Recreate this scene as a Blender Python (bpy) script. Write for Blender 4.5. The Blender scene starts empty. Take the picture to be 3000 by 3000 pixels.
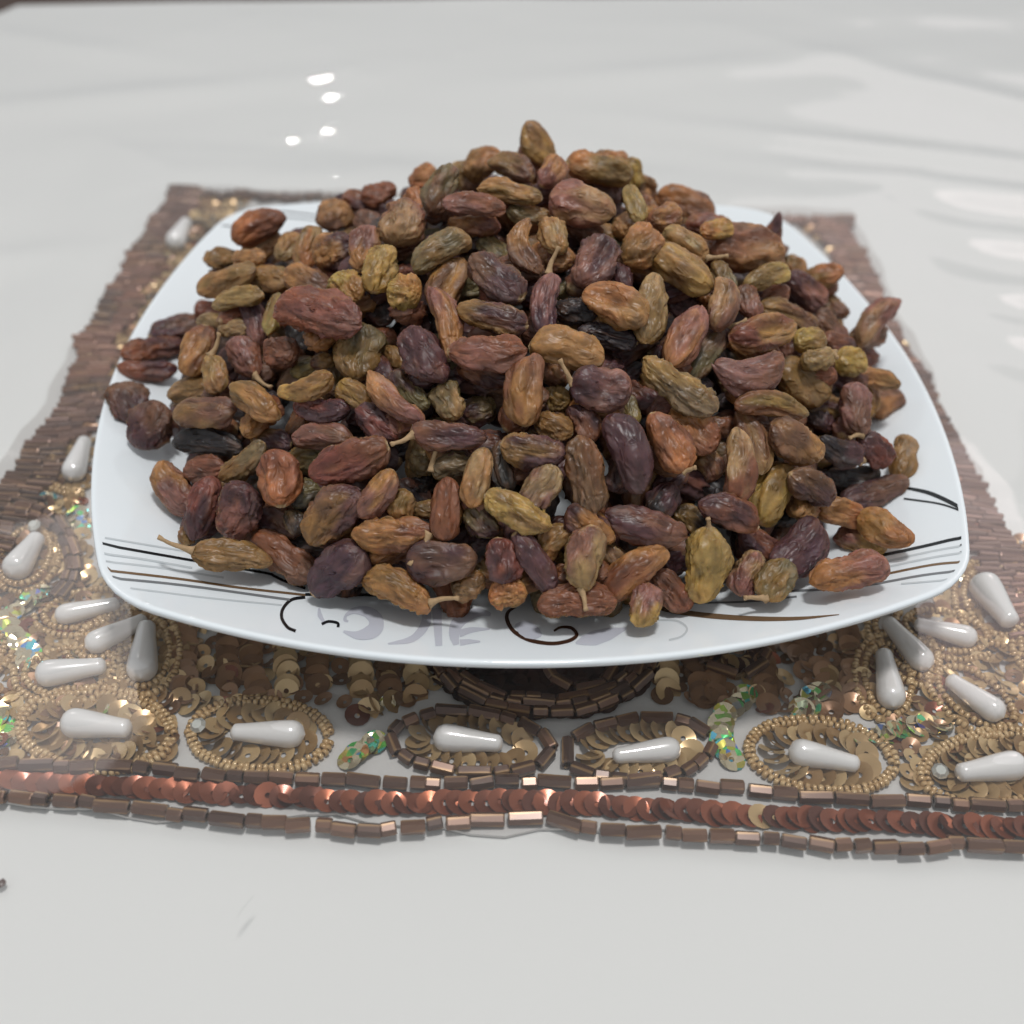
import bpy, math, random
import numpy as np
from mathutils import Vector, Matrix, Quaternion

# ------------------------------------------------------------------ camera, light, exposure
S = 0.01                                    # the tables below are in centimetres
scene = bpy.context.scene
col = scene.collection
cam_data = bpy.data.cameras.new("camera")
cam = bpy.data.objects.new("camera", cam_data)
col.objects.link(cam)
CAM_POS = Vector((-1.887, -24.226, 17.954))
CAM_R = Vector((0.998377, -0.050678, 0.025974))
CAM_U = Vector((0.012878, 0.645216, 0.763891))
CAM_F = Vector((0.055471, 0.762317, -0.644822))
m = Matrix((CAM_R, CAM_U, -CAM_F)).transposed().to_4x4()
m.translation = CAM_POS * S
cam.matrix_world = m
cam_data.sensor_fit = 'HORIZONTAL'
cam_data.sensor_width = 36.0
cam_data.lens = 36.0 * 2067.05 / 1932.0
cam_data.clip_start = 0.01
cam_data.clip_end = 50.0
cam_data.dof.use_dof = True
cam_data.dof.focus_distance = 0.225
cam_data.dof.aperture_fstop = 11.0
scene.camera = cam

world = bpy.data.worlds.new("World")
scene.world = world
world.use_nodes = True
wbg = world.node_tree.nodes["Background"]
wbg.inputs[0].default_value = (0.93, 0.97, 1.0, 1)      # even light of a pale room
wbg.inputs[1].default_value = 0.49

def area_lamp(name, loc, target, size, power, colour):
    d = bpy.data.lights.new(name, 'AREA')
    d.shape = 'DISK'; d.size = size; d.energy = power; d.color = colour
    o = bpy.data.objects.new(name, d); col.objects.link(o)
    o.location = loc
    o.rotation_euler = (Vector(target) - Vector(loc)).to_track_quat('-Z', 'Y').to_euler()
    return o
area_lamp("ceiling_lamp", (0.10, -0.10, 1.60), (0, 0, 0.02), 0.26, 12.6, (1.0, 0.99, 0.98))
area_lamp("wall_lamp", (-0.27, 2.25, 0.80), (0, 0, 0), 0.016, 0.14, (1.0, 0.98, 0.95))
area_lamp("room_window", (1.05, 1.75, 0.95), (0.1, 0.1, 0), 1.0, 1.3, (1.0, 0.90, 0.90))
area_lamp("right_veil_lamp", (1.00, 1.22, 1.22), (0.1, 0, 0), 0.50, 1.4, (1.0, 0.84, 0.84))  # unseen lamp, added so the cover mirrors a pinkish veil at right
area_lamp("left_veil_lamp", (-0.74, 1.22, 1.34), (-0.1, 0, 0), 0.45, 1.3, (1.0, 0.93, 0.91))  # also added out of view, for the milky veil over the mat's left

scene.render.engine = 'CYCLES'
scene.cycles.max_bounces = 5
scene.cycles.transparent_max_bounces = 6
scene.cycles.use_adaptive_sampling = True
scene.cycles.adaptive_threshold = 0.025
scene.cycles.caustics_reflective = False
scene.cycles.caustics_refractive = False
vs = scene.view_settings
vs.view_transform = 'Standard'; vs.look = 'None'; vs.exposure = 0.0; vs.gamma = 1.0
vs.use_curve_mapping = False

random.seed(7)
RNG = np.random.default_rng(7)

# ------------------------------------------------------------------ helpers
def tag(o, label=None, cat=None, group=None, kind=None):
    if label: o["label"] = label
    if cat: o["category"] = cat
    if group: o["group"] = group
    if kind: o["kind"] = kind
    return o

def mesh_from(name, V, F, smooth=True):
    me = bpy.data.meshes.new(name)
    me.from_pydata([tuple(v) for v in (np.asarray(V, float) * S)], [], F)
    if smooth: me.polygons.foreach_set("use_smooth", [True] * len(me.polygons))
    me.update()
    return me

def link(name, me, mat=None, parent=None):
    o = bpy.data.objects.new(name, me); col.objects.link(o)
    if mat is not None and len(me.materials) == 0: me.materials.append(mat)
    if parent is not None: o.parent = parent
    return o

def grid_faces(nu, nv, wrap_u=False):
    F = []
    for j in range(nv - 1):
        for i in range(nu if wrap_u else nu - 1):
            a = j * nu + i; b = j * nu + (i + 1) % nu
            F.append((a, b, b + nu, a + nu))
    return F

def _hash(ix, iy, iz, seed):
    h = (ix.astype(np.int64) * 374761393 + iy.astype(np.int64) * 668265263 + iz.astype(np.int64) * 2147483647 + seed * 974711) & 0xFFFFFFFF
    h = ((h ^ (h >> 13)) * 1274126177) & 0xFFFFFFFF
    h = ((h ^ (h >> 16)) * 2246822519) & 0xFFFFFFFF
    return ((h ^ (h >> 15)) & 0xFFFF) / 65535.0

def vnoise(P, seed=0):
    """smooth value noise, about -1..1"""
    I = np.floor(P).astype(np.int64); f = P - I
    f = f * f * f * (f * (f * 6 - 15) + 10)
    r = 0
    for dx in (0, 1):
        for dy in (0, 1):
            for dz in (0, 1):
                w = (f[:, 0] if dx else 1 - f[:, 0]) * (f[:, 1] if dy else 1 - f[:, 1]) * (f[:, 2] if dz else 1 - f[:, 2])
                r = r + w * _hash(I[:, 0] + dx, I[:, 1] + dy, I[:, 2] + dz, seed)
    return r * 2 - 1

# ------------------------------------------------------------------ materials
def new_mat(name):
    mt = bpy.data.materials.new(name); mt.use_nodes = True
    nt = mt.node_tree
    return mt, nt, nt.nodes["Principled BSDF"]

def N(nt, kind, **kw):
    n = nt.nodes.new(kind)
    for k, v in kw.items(): setattr(n, k, v)
    return n

def srgb(r, g, b):
    f = lambda c: ((c / 255 + 0.055) / 1.055) ** 2.4 if c > 10 else c / 255 / 12.92
    return (f(r), f(g), f(b))

def simple(name, colour, rough=0.4, metal=0.0, spec=0.5, coat=0.0, noise=None, bump=None, sss=0.0):
    mt, nt, p = new_mat(name)
    p.inputs["Base Color"].default_value = (*colour, 1)
    p.inputs["Roughness"].default_value = rough
    p.inputs["Metallic"].default_value = metal
    p.inputs["Specular IOR Level"].default_value = spec
    p.inputs["Coat Weight"].default_value = coat
    p.inputs["Coat Roughness"].default_value = 0.08
    if sss:
        p.inputs["Subsurface Weight"].default_value = sss
        p.inputs["Subsurface Radius"].default_value = (0.004, 0.003, 0.002)
        p.inputs["Subsurface Scale"].default_value = 1.0
    tc = N(nt, "ShaderNodeTexCoord")
    if noise:                               # (scale, amount)
        nz = N(nt, "ShaderNodeTexNoise"); nz.inputs["Scale"].default_value = noise[0]; nz.inputs["Detail"].default_value = 5
        nt.links.new(tc.outputs["Object"], nz.inputs["Vector"])
        mr = N(nt, "ShaderNodeMapRange"); mr.inputs["To Min"].default_value = 1 - noise[1]; mr.inputs["To Max"].default_value = 1 + noise[1]
        nt.links.new(nz.outputs["Fac"], mr.inputs["Value"])
        mx = N(nt, "ShaderNodeVectorMath", operation='SCALE'); mx.inputs[0].default_value = colour
        nt.links.new(mr.outputs["Result"], mx.inputs["Scale"])
        nt.links.new(mx.outputs["Vector"], p.inputs["Base Color"])
    if bump:                                # (scale, distance in m)
        nz = N(nt, "ShaderNodeTexNoise"); nz.inputs["Scale"].default_value = bump[0]; nz.inputs["Detail"].default_value = 4
        nt.links.new(tc.outputs["Object"], nz.inputs["Vector"])
        b = N(nt, "ShaderNodeBump"); b.inputs["Distance"].default_value = bump[1]
        nt.links.new(nz.outputs["Fac"], b.inputs["Height"])
        nt.links.new(b.outputs["Normal"], p.inputs["Normal"])
    return mt

M = {}
M['cloth'] = simple("white_tablecloth", (0.76, 0.755, 0.738), rough=0.75, spec=0.2, noise=(9, 0.012), bump=(900, 0.00002))
M['floor'] = simple("brown_floor", (0.10, 0.05, 0.03), rough=0.6, noise=(3, 0.3))
M['plate'] = simple("white_glazed_ceramic", (0.84, 0.885, 0.91), rough=0.08, spec=0.5, coat=0.3)
M['black'] = simple("black_print", (0.012, 0.014, 0.016), rough=0.2)
M['gold'] = simple("gold_brown_print", (0.24, 0.15, 0.085), rough=0.25, metal=0.3)
M['brown'] = simple("brown_print", (0.055, 0.024, 0.014), rough=0.22)
M['grey'] = simple("grey_print", (0.20, 0.21, 0.22), rough=0.2)
M['pale'] = simple("pale_grey_print", (0.58, 0.62, 0.64), rough=0.15)
M['lilac'] = simple("lilac_grey_print", (0.57, 0.585, 0.65), rough=0.15)
M['stalk'] = simple("dry_stalk", (0.42, 0.275, 0.145), rough=0.7, noise=(900, 0.35), bump=(1500, 0.0002))
M['sheer'] = simple("white_mat_fabric", (0.58, 0.56, 0.54), rough=0.6, noise=(60, 0.05), bump=(900, 0.0001))  # white cloth, greyed to carry the plate's shadow in the gaps
M['speck'] = simple("brown_speck", (0.13, 0.09, 0.08), rough=0.3)

def raisin_material():
    mt, nt, p = new_mat("dried_grape_skin")
    at = N(nt, "ShaderNodeAttribute", attribute_name="tint")
    tc = N(nt, "ShaderNodeTexCoord")
    nz = N(nt, "ShaderNodeTexNoise"); nz.inputs["Scale"].default_value = 420; nz.inputs["Detail"].default_value = 6; nz.inputs["Roughness"].default_value = 0.65
    nt.links.new(tc.outputs["Object"], nz.inputs["Vector"])
    mr = N(nt, "ShaderNodeMapRange"); mr.inputs["From Min"].default_value = 0.3; mr.inputs["From Max"].default_value = 0.7
    mr.inputs["To Min"].default_value = 0.72; mr.inputs["To Max"].default_value = 1.28
    nt.links.new(nz.outputs["Fac"], mr.inputs["Value"])
    sc = N(nt, "ShaderNodeVectorMath", operation='SCALE')
    nt.links.new(at.outputs["Color"], sc.inputs[0]); nt.links.new(mr.outputs["Result"], sc.inputs["Scale"])
    # pale dusty bloom, in patches
    nb = N(nt, "ShaderNodeTexNoise"); nb.inputs["Scale"].default_value = 170; nb.inputs["Detail"].default_value = 3
    nt.links.new(tc.outputs["Object"], nb.inputs["Vector"])
    rb = N(nt, "ShaderNodeMapRange"); rb.inputs["From Min"].default_value = 0.5; rb.inputs["From Max"].default_value = 0.75; rb.inputs["To Max"].default_value = 0.15
    nt.links.new(nb.outputs["Fac"], rb.inputs["Value"])
    mix = N(nt, "ShaderNodeMixRGB"); mix.inputs[2].default_value = (0.36, 0.28, 0.24, 1)
    nt.links.new(rb.outputs["Result"], mix.inputs[0]); nt.links.new(sc.outputs["Vector"], mix.inputs[1])
    nt.links.new(mix.outputs[0], p.inputs["Base Color"])
    rr = N(nt, "ShaderNodeMapRange"); rr.inputs["From Min"].default_value = 0.3; rr.inputs["From Max"].default_value = 0.7
    rr.inputs["To Min"].default_value = 0.33; rr.inputs["To Max"].default_value = 0.58
    nt.links.new(nb.outputs["Fac"], rr.inputs["Value"]); nt.links.new(rr.outputs["Result"], p.inputs["Roughness"])
    p.inputs["Specular IOR Level"].default_value = 0.42
    p.inputs["Subsurface Weight"].default_value = 0.30
    p.inputs["Subsurface Radius"].default_value = (0.0040, 0.0021, 0.0008)
    p.inputs["Subsurface Scale"].default_value = 0.8
    # fine skin creases, running mostly along the fruit (object x)
    mp = N(nt, "ShaderNodeMapping"); mp.inputs["Scale"].default_value = (300, 560, 560)
    nt.links.new(tc.outputs["Object"], mp.inputs["Vector"])
    n2 = N(nt, "ShaderNodeTexNoise", noise_type='RIDGED_MULTIFRACTAL'); n2.inputs["Scale"].default_value = 1.0; n2.inputs["Detail"].default_value = 4; n2.inputs["Distortion"].default_value = 0.9; n2.inputs["Roughness"].default_value = 0.6
    nt.links.new(mp.outputs["Vector"], n2.inputs["Vector"])
    b = N(nt, "ShaderNodeBump"); b.inputs["Strength"].default_value = 1.0; b.inputs["Distance"].default_value = 0.0007
    nt.links.new(n2.outputs["Fac"], b.inputs["Height"]); nt.links.new(b.outputs["Normal"], p.inputs["Normal"])
    return mt
M['raisin'] = raisin_material()

def pearl_material():
    mt, nt, p = new_mat("pearl_lustre")
    p.inputs["Base Color"].default_value = (0.77, 0.74, 0.715, 1)
    p.inputs["Roughness"].default_value = 0.28
    p.inputs["Specular IOR Level"].default_value = 0.7
    p.inputs["Coat Weight"].default_value = 1.0; p.inputs["Coat Roughness"].default_value = 0.06; p.inputs["Coat IOR"].default_value = 1.8
    p.inputs["Sheen Weight"].default_value = 0.25
    return mt
M['pearl'] = pearl_material()

def bead_material(name, a, b, metal, rough, trans=0.0):
    """glass or metallised bead; colour differs a little from piece to piece"""
    mt, nt, p = new_mat(name)
    oi = N(nt, "ShaderNodeObjectInfo"); geo = N(nt, "ShaderNodeNewGeometry")
    ad = N(nt, "ShaderNodeMath", operation='ADD')
    nt.links.new(oi.outputs["Random"], ad.inputs[0]); nt.links.new(geo.outputs["Random Per Island"], ad.inputs[1])
    fr = N(nt, "ShaderNodeMath", operation='FRACT'); nt.links.new(ad.outputs[0], fr.inputs[0])
    mix = N(nt, "ShaderNodeMixRGB"); mix.inputs[1].default_value = (*a, 1); mix.inputs[2].default_value = (*b, 1)
    nt.links.new(fr.outputs[0], mix.inputs[0]); nt.links.new(mix.outputs[0], p.inputs["Base Color"])
    p.inputs["Metallic"].default_value = metal; p.inputs["Roughness"].default_value = rough
    p.inputs["Coat Weight"].default_value = 0.25 if "film" in name else 0.35 if "tube" in name else 0.7; p.inputs["Coat Roughness"].default_value = 0.25 if "tube" in name else 0.12
    if trans:                               # silver-lined glass: paler streaks along the tube
        tc = N(nt, "ShaderNodeTexCoord"); mp = N(nt, "ShaderNodeMapping"); mp.inputs["Scale"].default_value = (60, 900, 900)
        nt.links.new(tc.outputs["Object"], mp.inputs["Vector"])
        nz = N(nt, "ShaderNodeTexNoise"); nz.inputs["Scale"].default_value = 1.0; nz.inputs["Detail"].default_value = 2
        nt.links.new(mp.outputs["Vector"], nz.inputs["Vector"])
        mr = N(nt, "ShaderNodeMapRange"); mr.inputs["From Min"].default_value = 0.52; mr.inputs["From Max"].default_value = 0.70; mr.inputs["To Max"].default_value = trans
        nt.links.new(nz.outputs["Fac"], mr.inputs["Value"])
        m2 = N(nt, "ShaderNodeMixRGB"); m2.inputs[2].default_value = (0.50, 0.30, 0.13, 1)
        nt.links.new(mr.outputs["Result"], m2.inputs[0]); nt.links.new(mix.outputs[0], m2.inputs[1]); nt.links.new(m2.outputs[0], p.inputs["Base Color"])
    return mt
M['tube_brown'] = bead_material("brown_glass_tube", (0.070, 0.034, 0.023), (0.19, 0.092, 0.052), 0.35, 0.30, 0.7)
M['tube_mauve'] = bead_material("mauve_glass_tube", (0.12, 0.056, 0.040), (0.25, 0.13, 0.09), 0.35, 0.26, 0.3)
M['tube_rust'] = bead_material("rust_glass_tube", (0.16, 0.066, 0.042), (0.32, 0.145, 0.09), 0.35, 0.26, 0.4)
M['seq_gold'] = bead_material("gold_sequin_film", (0.33, 0.185, 0.07), (0.70, 0.50, 0.26), 0.4, 0.28)
M['seq_bronze'] = bead_material("bronze_sequin_film", (0.17, 0.082, 0.036), (0.31, 0.16, 0.075), 0.4, 0.34)  # brown sequins, tone deepened to stand in for the plate's shadow
M['seq_copper'] = bead_material("copper_sequin_film", (0.12, 0.034, 0.017), (0.36, 0.098, 0.04), 0.55, 0.30)
M['seq_maroon'] = bead_material("maroon_sequin_film", (0.035, 0.014, 0.010), (0.085, 0.030, 0.018), 0.5, 0.34)
M['seed_gold'] = bead_material("gold_glass_seed_bead", (0.46, 0.275, 0.11), (0.64, 0.44, 0.22), 0.15, 0.10)

def holo_material():
    mt, nt, p = new_mat("iridescent_sequin_film")
    tc = N(nt, "ShaderNodeTexCoord"); oi = N(nt, "ShaderNodeObjectInfo")
    of = N(nt, "ShaderNodeVectorMath", operation='ADD')
    nt.links.new(tc.outputs["Object"], of.inputs[0]); nt.links.new(oi.outputs["Location"], of.inputs[1])
    vo = N(nt, "ShaderNodeTexVoronoi"); vo.inputs["Scale"].default_value = 620
    nt.links.new(of.outputs[0], vo.inputs["Vector"])
    hs = N(nt, "ShaderNodeSeparateColor"); nt.links.new(vo.outputs["Color"], hs.inputs[0])
    hv = N(nt, "ShaderNodeCombineColor", mode='HSV'); hv.inputs[1].default_value = 0.80; hv.inputs[2].default_value = 0.95
    mr = N(nt, "ShaderNodeMapRange"); mr.inputs["To Min"].default_value = 0.05; mr.inputs["To Max"].default_value = 0.66
    nt.links.new(hs.outputs[0], mr.inputs["Value"]); nt.links.new(mr.outputs[0], hv.inputs[0])
    st = N(nt, "ShaderNodeMapRange"); st.inputs["From Min"].default_value = 0.55; st.inputs["From Max"].default_value = 0.7
    nt.links.new(hs.outputs[1], st.inputs["Value"])
    mix = N(nt, "ShaderNodeMixRGB"); mix.inputs[1].default_value = (0.62, 0.53, 0.36, 1)
    nt.links.new(st.outputs[0], mix.inputs[0]); nt.links.new(hv.outputs[0], mix.inputs[2])
    nt.links.new(mix.outputs[0], p.inputs["Base Color"])
    # every facet of the film is turned a little its own way
    ge = N(nt, "ShaderNodeNewGeometry")
    sb = N(nt, "ShaderNodeVectorMath", operation='SUBTRACT'); sb.inputs[1].default_value = (0.5, 0.5, 0.5)
    nt.links.new(vo.outputs["Color"], sb.inputs[0])
    sc = N(nt, "ShaderNodeVectorMath", operation='SCALE'); sc.inputs["Scale"].default_value = 0.75
    nt.links.new(sb.outputs[0], sc.inputs[0])
    an = N(nt, "ShaderNodeVectorMath", operation='ADD'); nt.links.new(ge.outputs["Normal"], an.inputs[0]); nt.links.new(sc.outputs[0], an.inputs[1])
    nn = N(nt, "ShaderNodeVectorMath", operation='NORMALIZE'); nt.links.new(an.outputs[0], nn.inputs[0])
    nt.links.new(nn.outputs[0], p.inputs["Normal"])
    p.inputs["Metallic"].default_value = 0.75; p.inputs["Roughness"].default_value = 0.12
    return mt
M['seq_holo'] = holo_material()

def clear_film():
    """thin clear plastic: light passes straight through, the surface mirrors by Fresnel"""
    mt, nt, p = new_mat("clear_plastic_film")
    nt.nodes.remove(p)
    out = nt.nodes["Material Output"]
    tr = N(nt, "ShaderNodeBsdfTransparent"); tr.inputs[0].default_value = (0.985, 0.985, 0.98, 1)
    gl = N(nt, "ShaderNodeBsdfGlossy"); gl.inputs["Roughness"].default_value = 0.055
    fr = N(nt, "ShaderNodeFresnel")
    # a thin sheet mirrors alike from above and below
    ge = N(nt, "ShaderNodeNewGeometry"); ir = N(nt, "ShaderNodeMapRange"); ir.inputs["To Min"].default_value = 1.5; ir.inputs["To Max"].default_value = 1 / 1.5
    nt.links.new(ge.outputs["Backfacing"], ir.inputs["Value"]); nt.links.new(ir.outputs[0], fr.inputs["IOR"])
    mx = N(nt, "ShaderNodeMixShader")
    tc = N(nt, "ShaderNodeTexCoord")
    nz = N(nt, "ShaderNodeTexNoise"); nz.inputs["Scale"].default_value = 30; nz.inputs["Detail"].default_value = 3
    nt.links.new(tc.outputs["Object"], nz.inputs["Vector"])
    b = N(nt, "ShaderNodeBump"); b.inputs["Distance"].default_value = 0.002; b.inputs["Strength"].default_value = 0.07
    nt.links.new(nz.outputs["Fac"], b.inputs["Height"]); nt.links.new(b.outputs["Normal"], gl.inputs["Normal"]); nt.links.new(b.outputs["Normal"], fr.inputs["Normal"])
    nt.links.new(fr.outputs[0], mx.inputs[0]); nt.links.new(tr.outputs[0], mx.inputs[1]); nt.links.new(gl.outputs[0], mx.inputs[2])
    df = N(nt, "ShaderNodeBsdfDiffuse"); df.inputs[0].default_value = (0.85, 0.84, 0.84, 1)      # faint milkiness of soft plastic
    hz = N(nt, "ShaderNodeMixShader"); hz.inputs[0].default_value = 0.03
    nt.links.new(mx.outputs[0], hz.inputs[1]); nt.links.new(df.outputs[0], hz.inputs[2])
    nt.links.new(hz.outputs[0], out.inputs[0])
    return mt
M['film'] = clear_film()

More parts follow.
